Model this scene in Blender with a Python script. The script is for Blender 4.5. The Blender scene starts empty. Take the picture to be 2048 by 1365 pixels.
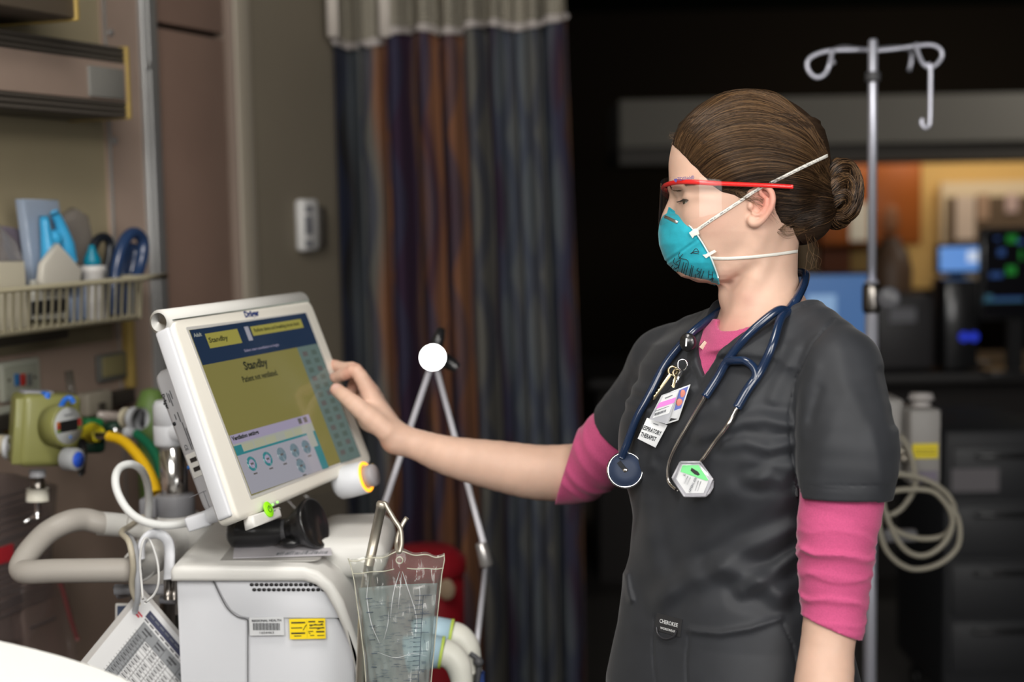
import bpy, bmesh, math, random
import numpy as np
from mathutils import Vector, Matrix
from mathutils.bvhtree import BVHTree
try:
    import openvdb as vdb
except Exception:
    import pyopenvdb as vdb
PI = math.pi
rnd = random.Random(7)
rng = np.random.default_rng(7)
SC = bpy.context.scene
COL = SC.collection
# ------------------------------------------------------------------ camera frame
FPX = 2844.0
PITCH = math.radians(5.46); ROLL = math.radians(1.07)
CAMZ = 1.57
_F = np.array([0, math.cos(PITCH), -math.sin(PITCH)])
_U = np.array([0, math.sin(PITCH), math.cos(PITCH)])
_X = np.array([1.0, 0, 0])
_r = math.cos(ROLL) * _X - math.sin(ROLL) * _U
_u = math.cos(ROLL) * _U + math.sin(ROLL) * _X
M3 = np.stack([_r, -_u, _F], axis=1)          # camera space (x right, y down, z forward) -> world
CAMP = np.array([0, 0, CAMZ])
def C(px, py, D):                              # measured pixel + distance along the view axis -> camera space
    return np.array([(px - 1024.0) / FPX * D, (py - 682.5) / FPX * D, D])
def c2w(P): return np.asarray(P) @ M3.T + CAMP
def w2c(P): return (np.asarray(P) - CAMP) @ M3
def W(px, py, D): return c2w(C(px, py, D))
def Wz(px, py, z):                             # where the measured line of sight meets height z
    d = W(px, py, 1.0) - CAMP
    return CAMP + d * ((z - CAMZ) / d[2])
def Wpl(px, py, o, n):                         # ... meets a plane
    d = W(px, py, 1.0) - CAMP
    return CAMP + d * (np.dot(np.asarray(o) - CAMP, n) / np.dot(d, n))
def nz(v):
    v = np.asarray(v, float); return v / (np.linalg.norm(v) + 1e-12)
# ------------------------------------------------------------------ objects
ORI = {}
def tag(o, label=None, cat=None, group=None, kind=None):
    if label: o['label'] = label
    if cat: o['category'] = cat
    if group: o['group'] = group
    if kind: o['kind'] = kind
    return o
def thing(name, label, cat, loc, group=None):
    o = bpy.data.objects.new(name, None); o.empty_display_size = .05
    COL.objects.link(o); o.location = Vector(loc); ORI[o.name] = np.array(loc, float)
    return tag(o, label, cat, group)
def obj(name, V, F, mats, parent=None, mi=None, smooth=True, auto=None, origin=None):
    V = np.asarray(V, float).reshape(-1, 3)
    if parent is not None: org = ORI[parent.name]
    elif origin is not None: org = np.asarray(origin, float)
    else: org = np.array([(V[:, 0].min() + V[:, 0].max()) / 2, (V[:, 1].min() + V[:, 1].max()) / 2, V[:, 2].min()])
    me = bpy.data.meshes.new(name)
    me.from_pydata((V - org).tolist(), [], F if isinstance(F, list) else F.tolist())
    if not isinstance(mats, (list, tuple)): mats = [mats]
    for m in mats: me.materials.append(m)
    if mi is not None: me.polygons.foreach_set('material_index', np.asarray(mi, np.int32))
    if smooth is True or smooth is False:
        me.polygons.foreach_set('use_smooth', [bool(smooth)] * len(me.polygons))
    else: me.polygons.foreach_set('use_smooth', smooth)
    me.update()
    if auto is not None:
        try: me.set_sharp_from_angle(angle=math.radians(auto))
        except Exception: pass
    o = bpy.data.objects.new(name, me); COL.objects.link(o)
    ORI[o.name] = org
    if parent is not None: o.parent = parent
    else: o.location = Vector(org)
    return o
def copy_tree(o, parent=None):
    c = o.copy(); COL.objects.link(c); ORI[c.name] = ORI[o.name]
    if parent is not None: c.parent = parent
    for ch in list(o.children): copy_tree(ch, c)
    return c
def cat_rom(P, n=8, closed=False):
    P = np.asarray(P, float); m = len(P); out = []
    rngi = range(m if closed else m - 1)
    for i in rngi:
        if closed: p0, p1, p2, p3 = P[(i - 1) % m], P[i], P[(i + 1) % m], P[(i + 2) % m]
        else:
            p1, p2 = P[i], P[i + 1]
            p0 = P[i - 1] if i > 0 else 2 * p1 - p2
            p3 = P[i + 2] if i + 2 < m else 2 * p2 - p1
        for k in range(n):
            t = k / n
            out.append(.5 * ((2 * p1) + (-p0 + p2) * t + (2 * p0 - 5 * p1 + 4 * p2 - p3) * t * t + (-p0 + 3 * p1 - 3 * p2 + p3) * t ** 3))
    if not closed: out.append(P[-1])
    return np.array(out)
def frames(P, closed=False, up=None):
    P = np.asarray(P); n = len(P)
    T = np.zeros_like(P)
    for i in range(n):
        a = P[(i - 1) % n] if (closed or i > 0) else P[i]
        b = P[(i + 1) % n] if (closed or i < n - 1) else P[i]
        T[i] = nz(b - a)
    N = np.zeros_like(P)
    v = np.array(up, float) if up is not None else (np.array([0, 0, 1.]) if abs(T[0][2]) < .9 else np.array([1., 0, 0]))
    for i in range(n):
        v0 = np.array(up, float) if up is not None else v
        v = v0 - T[i] * np.dot(v0, T[i]); v = nz(v); N[i] = v
    return T, N, np.cross(T, N)
class MB:
    def __init__(s): s.V = []; s.F = []; s.I = []; s.S = []; s.n = 0
    def add(s, V, F, mi=0, smooth=True):
        V = np.asarray(V, float).reshape(-1, 3)
        s.V.append(V); o = s.n
        for f in F: s.F.append([int(i) + o for i in f])
        s.I += [mi] * len(F); s.S += [smooth] * len(F); s.n += len(V); return s
    def box(s, c, size, X=(1, 0, 0), Y=(0, 1, 0), Z=None, bev=0, seg=2, mi=0):
        X = nz(X); Y = np.asarray(Y, float); Y = nz(Y - X * np.dot(X, Y)); Z = np.cross(X, Y)
        bm = bmesh.new(); bmesh.ops.create_cube(bm, size=1)
        for v in bm.verts: v.co = Vector((v.co.x * size[0], v.co.y * size[1], v.co.z * size[2]))
        if bev > 0:
            bmesh.ops.bevel(bm, geom=bm.edges[:] + bm.verts[:], offset=min(bev, min(size) * .49), segments=seg, affect='EDGES', profile=.5)
        bm.verts.index_update()
        V = np.array([v.co[:] for v in bm.verts]); F = [[v.index for v in f.verts] for f in bm.faces]; bm.free()
        R = np.stack([X, Y, Z]); return s.add(V @ R + np.asarray(c), F, mi, bev > 0)
    def tube(s, P, r, n=12, closed=False, caps=True, mi=0, up=None, sx=1, sy=1, smooth=True):
        P = np.asarray(P, float); m = len(P); r = np.broadcast_to(np.asarray(r, float), (m,)) if np.ndim(r) == 0 else np.asarray(r, float)
        if len(r) != m: r = np.interp(np.linspace(0, 1, m), np.linspace(0, 1, len(r)), r)
        T, N, B = frames(P, closed, up)
        a = np.arange(n) * 2 * PI / n
        V = (P[:, None, :] + r[:, None, None] * (sx * np.cos(a)[None, :, None] * N[:, None, :] + sy * np.sin(a)[None, :, None] * B[:, None, :])).reshape(-1, 3)
        F = []
        for i in range(m if closed else m - 1):
            i2 = (i + 1) % m
            for k in range(n):
                k2 = (k + 1) % n
                F.append([i * n + k, i2 * n + k, i2 * n + k2, i * n + k2][::-1])
        if caps and not closed:
            F.append(list(range(n))[::1]); F.append([(m - 1) * n + k for k in range(n)][::-1])
        return s.add(V, F, mi, smooth)
    def lathe(s, prof, o, axis, n=28, mi=0, ref=None, smooth=True, sx=1, sy=1):
        A = nz(axis); v = np.array(ref, float) if ref is not None else (np.array([0, 0, 1.]) if abs(A[2]) < .9 else np.array([1., 0, 0]))
        N = nz(v - A * np.dot(v, A)); B = np.cross(A, N); o = np.asarray(o, float)
        a = np.arange(n) * 2 * PI / n
        V = []; F = []
        for (r, z) in prof:
            V.append(o + A * z + r * (sx * np.cos(a)[:, None] * N + sy * np.sin(a)[:, None] * B))
        V = np.concatenate(V); m = len(prof)
        for i in range(m - 1):
            for k in range(n):
                k2 = (k + 1) % n; F.append([i * n + k, i * n + k2, (i + 1) * n + k2, (i + 1) * n + k])
        F.append([k for k in range(n)][::-1]); F.append([(m - 1) * n + k for k in range(n)])
        return s.add(V, F, mi, smooth)
    def prism(s, poly, o, X, Y, th, bev=0, mi=0, seg=2):
        X = nz(X); Y = np.asarray(Y, float); Y = nz(Y - X * np.dot(X, Y)); Z = np.cross(X, Y)
        bm = bmesh.new(); vs = [bm.verts.new((p[0], p[1], 0)) for p in poly]; f = bm.faces.new(vs)
        r = bmesh.ops.extrude_face_region(bm, geom=[f]); 
        for g in r['geom']:
            if isinstance(g, bmesh.types.BMVert): g.co.z += th
        if bev > 0:
            bm.normal_update()
            ed = [e for e in bm.edges if abs(e.verts[0].co.z - e.verts[1].co.z) < 1e-6]
            bmesh.ops.bevel(bm, geom=ed, offset=bev, segments=seg, affect='EDGES', profile=.5)
        bmesh.ops.recalc_face_normals(bm, faces=bm.faces[:])
        bm.verts.index_update()
        V = np.array([v.co[:] for v in bm.verts]); F = [[v.index for v in q.verts] for q in bm.faces]; bm.free()
        R = np.stack([X, Y, Z]); return s.add(V @ R + np.asarray(o), F, mi, bev > 0)
    def grid(s, fn, nu, nv, mi=0, closed_u=False, smooth=True, flip=False):
        V = [fn(i / (nu if closed_u else nu - 1), j / (nv - 1)) for i in range(nu) for j in range(nv)]
        F = []
        for i in range(nu if closed_u else nu - 1):
            i2 = (i + 1) % nu
            for j in range(nv - 1):
                q = [i * nv + j, i2 * nv + j, i2 * nv + j + 1, i * nv + j + 1]
                F.append(q[::-1] if flip else q)
        return s.add(V, F, mi, smooth)
    def ball(s, c, r, n=16, mi=0, R=None):
        r = np.broadcast_to(np.asarray(r, float), (3,)); V = []; F = []
        for i in range(n // 2 + 1):
            th = PI * i / (n // 2)
            for k in range(n):
                ph = 2 * PI * k / n
                V.append([r[0] * math.sin(th) * math.cos(ph), r[1] * math.sin(th) * math.sin(ph), r[2] * math.cos(th)])
        for i in range(n // 2):
            for k in range(n):
                k2 = (k + 1) % n; F.append([i * n + k, (i + 1) * n + k, (i + 1) * n + k2, i * n + k2])
        V = np.array(V)
        if R is not None: V = V @ np.asarray(R).T
        return s.add(V + np.asarray(c), F, mi, True)
    def text(s, txt, o, X, Y, size, mi=0, th=.0002, align='CENTER', sx=1.0, bold=0.0, shear=0, fn=None):
        V, F = text_mesh(txt, size, align, sx, bold, th, shear)
        X = nz(X); Y = np.asarray(Y, float); Y = nz(Y - X * np.dot(X, Y)); Z = np.cross(X, Y)
        P = V @ np.stack([X, Y, Z]) + np.asarray(o)
        if fn is not None: P = np.array([fn(p) for p in P])
        return s.add(P, F, mi, False)
    def build(s, name, mats, parent=None, auto=None, smooth=None, origin=None):
        return obj(name, np.concatenate(s.V), s.F, mats, parent, s.I, s.S if smooth is None else smooth, auto, origin)
def text_mesh(txt, size, align='CENTER', sx=1.0, bold=0.0, th=0.0002, shear=0):
    cu = bpy.data.curves.new('t', 'FONT'); cu.body = txt; cu.size = size; cu.align_x = align; cu.align_y = 'CENTER'
    cu.extrude = th / 2; cu.resolution_u = 2; cu.offset = bold; cu.shear = shear
    o = bpy.data.objects.new('t', cu); COL.objects.link(o)
    dg = bpy.context.evaluated_depsgraph_get(); dg.update()
    me = o.evaluated_get(dg).to_mesh()
    V = np.array([v.co[:] for v in me.vertices]).reshape(-1, 3); F = [list(p.vertices) for p in me.polygons]
    o.evaluated_get(dg).to_mesh_clear()
    bpy.data.objects.remove(o); bpy.data.curves.remove(cu)
    if len(V): V[:, 0] *= sx
    return V, F
def text_fit(mb, txt, o, X, Y, w, h, mi=0, bold=0.0, th=.0002, shear=0):   # lettering scaled to a measured width and height
    V, F = text_mesh(txt, 1.0, 'CENTER', 1.0, bold, .01, shear)
    lo, hi = V.min(0), V.max(0); X = nz(X); Y = np.asarray(Y, float); Y = nz(Y - X * np.dot(X, Y)); Z = np.cross(X, Y)
    V = (V - (lo + hi) / 2) / (hi - lo) * np.array([w, h, th]); mb.add(V @ np.stack([X, Y, Z]) + np.asarray(o), F, mi, False)
def rrect(w, h, r, n=5, cx=0, cy=0):
    P = []
    for (sx, sy, a0) in ((1, 1, 0), (-1, 1, 90), (-1, -1, 180), (1, -1, 270)):
        for k in range(n + 1):
            a = math.radians(a0 + 90 * k / n)
            P.append((cx + sx * (w / 2 - r) + r * math.cos(a), cy + sy * (h / 2 - r) + r * math.sin(a)))
    return P
# ------------------------------------------------------------------ materials
def lin(c):
    if isinstance(c, str):
        c = [int(c[i:i + 2], 16) / 255 for i in (0, 2, 4)]
        return tuple((x / 12.92 if x <= .04045 else ((x + .055) / 1.055) ** 2.4) for x in c)
    return tuple(c)
MATS = {}
def mat(name, col=(.8, .8, .8), rough=.5, metal=0, spec=.5, trans=0, ior=1.45, coat=0, sheen=0, emit=None, es=0, alpha=1,
        bump=0, bscale=200, bdist=.001, var=0, vscale=8, sss=0, attr=None, bdetail=2, stretch=None, aniso=0, var2=None):
    if name in MATS: return MATS[name]
    m = bpy.data.materials.new(name); m.use_nodes = True; MATS[name] = m
    nt = m.node_tree; b = nt.nodes['Principled BSDF']; col = lin(col)
    I = b.inputs
    I['Base Color'].default_value = (*col, 1); I['Roughness'].default_value = rough; I['Metallic'].default_value = metal
    I['Specular IOR Level'].default_value = spec; I['IOR'].default_value = ior; I['Transmission Weight'].default_value = trans
    I['Coat Weight'].default_value = coat; I['Coat Roughness'].default_value = .08; I['Sheen Weight'].default_value = sheen; I['Alpha'].default_value = alpha
    I['Anisotropic'].default_value = aniso
    if sheen: I['Sheen Roughness'].default_value = .4
    if sss:
        I['Subsurface Weight'].default_value = sss; I['Subsurface Radius'].default_value = (1, .35, .2); I['Subsurface Scale'].default_value = .006
    if emit is not None: I['Emission Color'].default_value = (*lin(emit), 1); I['Emission Strength'].default_value = es
    tc = nt.nodes.new('ShaderNodeTexCoord'); vec = tc.outputs['Object']
    if stretch:
        mp = nt.nodes.new('ShaderNodeMapping'); mp.inputs['Scale'].default_value = stretch
        nt.links.new(vec, mp.inputs['Vector']); vec = mp.outputs['Vector']
    src = None
    if attr:
        an = nt.nodes.new('ShaderNodeAttribute'); an.attribute_name = attr; src = an.outputs['Color']
    if var > 0:
        nn = nt.nodes.new('ShaderNodeTexNoise'); nn.inputs['Scale'].default_value = vscale; nn.inputs['Detail'].default_value = 4
        nt.links.new(vec, nn.inputs['Vector'])
        mx = nt.nodes.new('ShaderNodeMix'); mx.data_type = 'RGBA'
        c2 = tuple(max(0, c * (1 - var)) for c in col) if var2 is None else lin(var2)
        if src is not None:
            mul = nt.nodes.new('ShaderNodeMix'); mul.data_type = 'RGBA'; mul.blend_type = 'MULTIPLY'; mul.inputs['Factor'].default_value = 1
            nt.links.new(src, mul.inputs['A']); mul.inputs['B'].default_value = (1 - var, 1 - var, 1 - var, 1)
            nt.links.new(src, mx.inputs['A']); nt.links.new(mul.outputs['Result'], mx.inputs['B'])
        else:
            mx.inputs['A'].default_value = (*col, 1); mx.inputs['B'].default_value = (*c2, 1)
        rp = nt.nodes.new('ShaderNodeMapRange'); rp.inputs['From Min'].default_value = .35; rp.inputs['From Max'].default_value = .65
        nt.links.new(nn.outputs['Fac'], rp.inputs['Value']); nt.links.new(rp.outputs['Result'], mx.inputs['Factor']); src = mx.outputs['Result']
    if src is not None: nt.links.new(src, b.inputs['Base Color'])
    if bump > 0:
        n2 = nt.nodes.new('ShaderNodeTexNoise'); n2.inputs['Scale'].default_value = bscale; n2.inputs['Detail'].default_value = bdetail
        nt.links.new(vec, n2.inputs['Vector'])
        bp = nt.nodes.new('ShaderNodeBump'); bp.inputs['Strength'].default_value = bump; bp.inputs['Distance'].default_value = bdist
        nt.links.new(n2.outputs['Fac'], bp.inputs['Height']); nt.links.new(bp.outputs['Normal'], b.inputs['Normal'])
    return m
# ------------------------------------------------------------------ distance fields (all in camera space, metres)
def vlen(a): return np.sqrt((a * a).sum(-1))
def smin(a, b, k):
    h = np.clip(.5 + .5 * (b - a) / k, 0, 1); return b * (1 - h) + a * h - k * h * (1 - h)
def smax(a, b, k): return -smin(-a, -b, k)
def cap(P, a, b, ra, rb):
    a = np.asarray(a, np.float32); b = np.asarray(b, np.float32); ab = b - a
    h = np.clip(((P - a) @ ab) / (ab @ ab + 1e-12), 0, 1)
    return vlen(P - a - h[:, None] * ab) - (ra + (rb - ra) * h)
def chain(P, pts, k=.004, sub=3):
    d = None
    if len(pts) > 2 and sub > 1:                 # run a smooth curve through the joints
        Q = cat_rom(np.array([list(p) + [r] for p, r in pts]), sub); pts = [(q[:3], q[3]) for q in Q]; k = min(k, .0015)
    for (a, ra), (b, rb) in zip(pts[:-1], pts[1:]):
        e = cap(P, a, b, ra, rb); d = e if d is None else (np.minimum(d, e) if k == 0 else smin(d, e, k))
    return d
def ell(P, c, r, R=None):
    q = P - np.asarray(c, np.float32)
    if R is not None: q = q @ np.asarray(R, np.float32)       # columns of R = axes
    r = np.asarray(r, np.float32)
    k0 = vlen(q / r); k1 = vlen(q / (r * r)) + 1e-9
    return k0 * (k0 - 1) / k1
def plane(P, o, n): return (P - np.asarray(o, np.float32)) @ np.asarray(nz(n), np.float32)
def proj(P):
    return P[:, 0] / P[:, 2] * FPX + 1024.0, P[:, 1] / P[:, 2] * FPX + 682.5
def polysd(u, v, poly, closed=True):           # signed 2-D distance (negative inside)
    poly = np.asarray(poly, float); n = len(poly); d = np.full(u.shape, 1e9); ins = np.zeros(u.shape, bool)
    for i in range(n if closed else n - 1):
        x0, y0 = poly[i]; x1, y1 = poly[(i + 1) % n]; ex, ey = x1 - x0, y1 - y0
        wx, wy = u - x0, v - y0; t = np.clip((wx * ex + wy * ey) / (ex * ex + ey * ey + 1e-12), 0, 1)
        dx, dy = wx - ex * t, wy - ey * t; d = np.minimum(d, dx * dx + dy * dy)
        c = ((y0 <= v) != (y1 <= v))
        with np.errstate(divide='ignore', invalid='ignore'):
            xi = x0 + (v - y0) * ex / (ey if ey != 0 else 1e-9)
        ins ^= c & (u < xi)
    d = np.sqrt(d)
    return np.where(ins, -d, d) if closed else d
def wob(P, f, seed, n=5):                       # smooth cheap noise, about -1..1
    r = np.random.default_rng(seed); s = 0
    for i in range(n):
        k = r.normal(0, 1, 3); k = k / np.linalg.norm(k) * f * r.uniform(.6, 1.5); s = s + np.sin(P @ k.astype(np.float32) + r.uniform(0, 6.28))
    return s / n
def mesh_sdf(fn, lo, hi, h, B=4, slack=1.6):
    lo = np.asarray(lo, float); hi = np.asarray(hi, float)
    nb = np.ceil((hi - lo) / (h * B)).astype(int) + 1; H = h * B
    g = np.stack(np.meshgrid(*[np.arange(n) for n in nb], indexing='ij'), -1).reshape(-1, 3)
    cen = (lo + (g + .5 - .5 / B) * H).astype(np.float32)
    dc = np.concatenate([fn(cen[i:i + 400000]) for i in range(0, len(cen), 400000)]).astype(np.float32)
    act = np.abs(dc) < H * .9 * slack
    A = np.broadcast_to(np.sign(dc).reshape(*nb)[:, None, :, None, :, None] * (3 * h), (nb[0], B, nb[1], B, nb[2], B)).copy().astype(np.float32)
    off = np.stack(np.meshgrid(*[np.arange(B)] * 3, indexing='ij'), -1).reshape(-1, 3)
    ga = g[act]
    for i in range(0, len(ga), 6000):
        gg = ga[i:i + 6000]
        P = (lo + (gg[:, None, :] * B + off[None]) * h).astype(np.float32).reshape(-1, 3)
        d = fn(P).astype(np.float32).reshape(len(gg), B, B, B)
        A[gg[:, 0], :, gg[:, 1], :, gg[:, 2], :] = d
    A = A.reshape(nb[0] * B, nb[1] * B, nb[2] * B)
    A = np.clip(A, -3 * h, 3 * h)
    G = vdb.FloatGrid(3 * h); G.copyFromArray(A)
    pts, quads = G.convertToQuads(0.0)
    pts = np.asarray(pts, float) * h + lo
    F = np.asarray(quads)
    return pts, F
def keep_main(V, F, minv=400):                  # drop crumbs
    n = len(V); lab = np.arange(n)
    E = np.concatenate([F[:, [0, 1]], F[:, [1, 2]], F[:, [2, 3]], F[:, [3, 0]]])
    while True:
        l2 = lab.copy(); np.minimum.at(l2, E[:, 0], lab[E[:, 1]]); np.minimum.at(l2, E[:, 1], lab[E[:, 0]])
        l2 = l2[l2]
        if (l2 == lab).all(): break
        lab = l2
    u, c = np.unique(lab, return_counts=True); good = np.isin(lab, u[c >= minv])
    idx = -np.ones(n, int); idx[good] = np.arange(good.sum()); F2 = F[good[F[:, 0]]]
    return V[good], idx[F2]
def smooth_pts(V, F, it=1, w=.5):
    n = len(V); E = np.concatenate([F[:, [0, 1]], F[:, [1, 2]], F[:, [2, 3]], F[:, [3, 0]]]); cnt = np.bincount(E[:, 0], minlength=n) + np.bincount(E[:, 1], minlength=n)
    for _ in range(it):
        S = np.stack([np.bincount(E[:, 0], V[E[:, 1], k], n) + np.bincount(E[:, 1], V[E[:, 0], k], n) for k in range(3)], 1)
        V = V + w * (S / np.maximum(cnt, 1)[:, None] - V)
    return V
def sdf_obj(name, fn, lo, hi, h, mats, parent=None, sm=1, minv=400, origin=None):
    V, F = mesh_sdf(fn, lo, hi, h); V, F = keep_main(V, F, minv)
    if sm: V = smooth_pts(V, F, sm)
    Wv = c2w(V)
    # outward winding
    a = Wv[F[:, 1]] - Wv[F[:, 0]]; b = Wv[F[:, 2]] - Wv[F[:, 0]]
    nn = np.cross(a, b); vol = (Wv[F[:, 0]] * nn).sum()
    if ((Wv[F[:, 0]] - Wv.mean(0)) * nn).sum() < 0: F = F[:, ::-1]
    o = obj(name, Wv, F, mats, parent, None, True, origin=origin)
    return o, Wv, F
def bvh_of(Wv, F): return BVHTree.FromPolygons([tuple(v) for v in Wv], [tuple(int(i) for i in f) for f in F])
def surf(bvh, px, py, off=0.0, fallback=None):   # point of a built surface on a measured line of sight
    d = nz(W(px, py, 1.0) - CAMP); h = bvh.ray_cast(Vector(CAMP), Vector(d))
    if h[0] is None: return fallback
    n = np.array(h[1]); n = -n if np.dot(n, d) > 0 else n
    return np.array(h[0]) + n * off
def near_surf(bvh, p, off=0.0):
    h = bvh.find_nearest(Vector(p)); q = np.array(h[0]); n = np.array(h[1]); 
    return q + n * off
# ================================================================== the person
DH = 1.76                                       # depth of the head's middle plane
HEAD = np.array([
 (258,1366,1624,.060),(270,1356,1632,.067),(295,1346,1638,.071),
 (325,1340,1641,.0735),(350,1339,1640,.0735),(372,1339,1636,.072),(386,1343,1632,.0705),(399,1349,1628,.069),(412,1348,1622,.0675),(430,1345,1608,.0655),
 (450,1344,1592,.063),(470,1343,1572,.060),(490,1350,1546,.0555),(510,1354,1522,.050),(530,1360,1498,.044),(543,1369,1480,.038),
 (553,1382,1466,.032),(561,1400,1454,.025),(568,1420,1444,.013)], float)
NECK = np.array([(400,1500,1600,.040),(440,1486,1606,.046),(470,1468,1600,.049),(500,1457,1594,.050),(550,1449,1593,.051),(585,1447,1600,.053),(615,1446,1614,.058),
 (640,1440,1628,.066),(670,1428,1640,.078),(700,1415,1650,.090)], float)
def rows_sd(P, rows, D, p=2.3, fc=.6):
    xp = P[:, 0] / D * FPX + 1024.0; yp = P[:, 1] / D * FPX + 682.5
    y = rows[:, 0]; f = np.interp(yp, y, rows[:, 1]); b = np.interp(yp, y, rows[:, 2]); w = np.interp(yp, y, rows[:, 3])
    xc = f + fc * (b - f); L = np.where(xp < xc, xc - f, b - xc) * D / FPX; dx = np.abs(xp - xc) * D / FPX
    q = ((dx / L) ** p + (np.abs(P[:, 2] - D) / w) ** p) ** (1 / p)
    d = (q - 1) * np.minimum(L, w)
    return np.maximum(d, np.maximum(y[0] - yp, yp - y[-1]) * D / FPX)
def norm_sd(fn, P, e=.002):                     # rescale a field to true distance near its surface
    d = fn(P); g = 0
    for k in range(3):
        Q = P.copy(); Q[:, k] += e; g = g + ((fn(Q) - d) / e) ** 2
    return d / np.clip(np.sqrt(g), .25, 3)
def hw_at(rows, px, py, p=2.3, fc=.6):          # half width of a section at a measured point
    y = rows[:, 0]; f = np.interp(py, y, rows[:, 1]); b = np.interp(py, y, rows[:, 2]); w = np.interp(py, y, rows[:, 3])
    xc = f + fc * (b - f); L = xc - f if px < xc else b - xc
    return w * max(0, 1 - min(1, abs(px - xc) / L) ** p) ** (1 / p)
def mir(P):
    Q = P.copy(); Q[:, 2] = DH - np.abs(P[:, 2] - DH); return Q
def Hp(px, py, z):                              # head point: lateral measure at the head plane, z = offset toward the camera
    return np.array([(px - 1024.0) / FPX * DH, (py - 682.5) / FPX * DH, DH - z])
def Hm(px, py, z, side):
    c = C(px, py, DH - z); c[2] = DH - z * side; return c
def Hv(px, py, z):                              # head point seen at px,py but lying z in front of the middle plane
    return C(px, py, DH - z)
EAR = [(1503,405),(1497,392),(1504,380),(1517,373),(1531,374),(1542,383),(1546,398),(1543,414),(1535,429),(1526,440),(1515,447),(1505,447),(1500,438)]
def ear_z(px): return .066 + np.clip((px - 1498) / 50.0, 0, 1) * .016
def sd_ear(P):
    pts = [(Hv(x, y, ear_z(x)), r) for (x, y), r in zip(EAR, [.002,.0026,.003,.0032,.0032,.0034,.0034,.0033,.0031,.0034,.0042,.0042,.003])]
    helix = chain(P, pts, .002)
    inner = chain(P, [(Hv(1521, 389, .073), .0022), (Hv(1532, 396, .0765), .0026), (Hv(1533, 410, .0765), .0027), (Hv(1526, 423, .0745), .0025), (Hv(1515, 430, .0715), .0026), (Hv(1506, 426, .069), .0022)], .002)
    fork = chain(P, [(Hv(1532, 398, .076), .0022), (Hv(1520, 382, .073), .0018)], .001)
    trag = ell(P, Hv(1501, 413, .0685), (.0035, .005, .0032))
    c = Hv(1522, 410, .0665); ax = nz(Hv(1545, 410, ear_z(1545)) - Hv(1498, 410, ear_z(1498)))
    yv = nz(np.array([-.12, 1, 0.]) - ax * np.dot([-.12, 1, 0.], ax)); R = np.stack([ax, yv, np.cross(ax, yv)], 1)
    plate = ell(P, c, (.0150, .0225, .0040), R)
    lobe = ell(P, Hv(1509, 442, .0665), (.0068, .0070, .0042))
    d = smin(smin(plate, helix, .003), lobe, .004)
    d = smin(smin(d, inner, .0025), fork, .002)
    d = smax(d, -ell(P, Hv(1512, 414, .0735), (.0062, .0082, .0070)), .0015)
    d = smax(d, -ell(P, Hv(1524, 392, .0775), (.0060, .0045, .0030)), .0015)
    return smin(d, trag, .002)
EYE = (1379.5, 408, .0315)
def sd_skull(Q):
    return smin(norm_sd(lambda p: rows_sd(p, HEAD, DH), Q), ell(Q, Hp(1492, 326, 0), (.0935, .0795, .0725)), .006)
def sd_head(P):
    Q = mir(P)
    d = sd_skull(Q)
    # brow, cheek bone, socket, nose, lips, chin
    d = smin(d, ell(Q, Hp(1358, 377, .018), (.010, .006, .020)), .010)
    d = smin(d, ell(Q, Hp(1402, 436, .040), (.022, .016, .013)), .02)
    d = smax(d, -ell(Q, Hp(1345, 402, .032), (.0075, .0075, .010)), .009)
    d = smin(d, chain(P, [(Hp(1354, 388, 0), .0068), (Hp(1346, 412, 0), .0078), (Hp(1338, 436, 0), .0092), (Hp(1337, 450, 0), .0098)], .006), .007)
    d = smin(d, ell(Q, Hp(1344, 455, .011), (.0095, .0075, .0070)), .006)
    d = smin(d, ell(Q, Hp(1344, 484, 0), (.008, .0045, .020)), .006)
    d = smin(d, ell(Q, Hp(1346, 498, 0), (.009, .0055, .018)), .005)
    d = smin(d, ell(Q, Hp(1374, 533, 0), (.014, .013, .018)), .012)
    # jaw bone
    d = smin(d, chain(Q, [(Hp(1508, 478, .048), .010), (Hp(1492, 512, .044), .010), (Hp(1446, 541, .032), .009), (Hp(1402, 545, .014), .008)], .01), .014)
    # eyelids over the ball
    e = Hp(*EYE); r = .0132
    lid = vlen(Q - e.astype(np.float32)) - r
    up = plane(Q, e + np.array([-.0, .0008, 0]), (-.22, 1, 0)); lo = plane(Q, e + np.array([0, .0005, 0]), (-.35, -1, 0))
    slit = np.maximum(-up, -lo)                 # negative inside the slit
    lid = smax(lid, -np.maximum(np.maximum(-up, -lo), plane(Q, e + np.array([-.002, 0, 0]), (1, 0, -.25))), .0012)
    d = smin(smax(d, -(vlen(Q - e.astype(np.float32)) - .0124), .001), lid, .0035)
    return smin(d, sd_ear(Q), .004)
def sd_neck(P):
    d = rows_sd(P, NECK, DH + .005, 2.1, .5)
    # sternomastoid ridges, larynx, collar bones
    d = smin(d, chain(P, [(Hp(1535, 470, .040), .008), (Hp(1500, 560, .040), .008), (Hp(1462, 660, .020), .007)], .01), .012)
    d = smin(d, chain(P, [(Hp(1535, 470, -.040), .008), (Hp(1495, 560, -.035), .008), (Hp(1450, 660, -.010), .007)], .01), .012)
    return smin(d, ell(P, Hp(1457, 590, 0), (.012, .018, .012)), .012)
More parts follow.
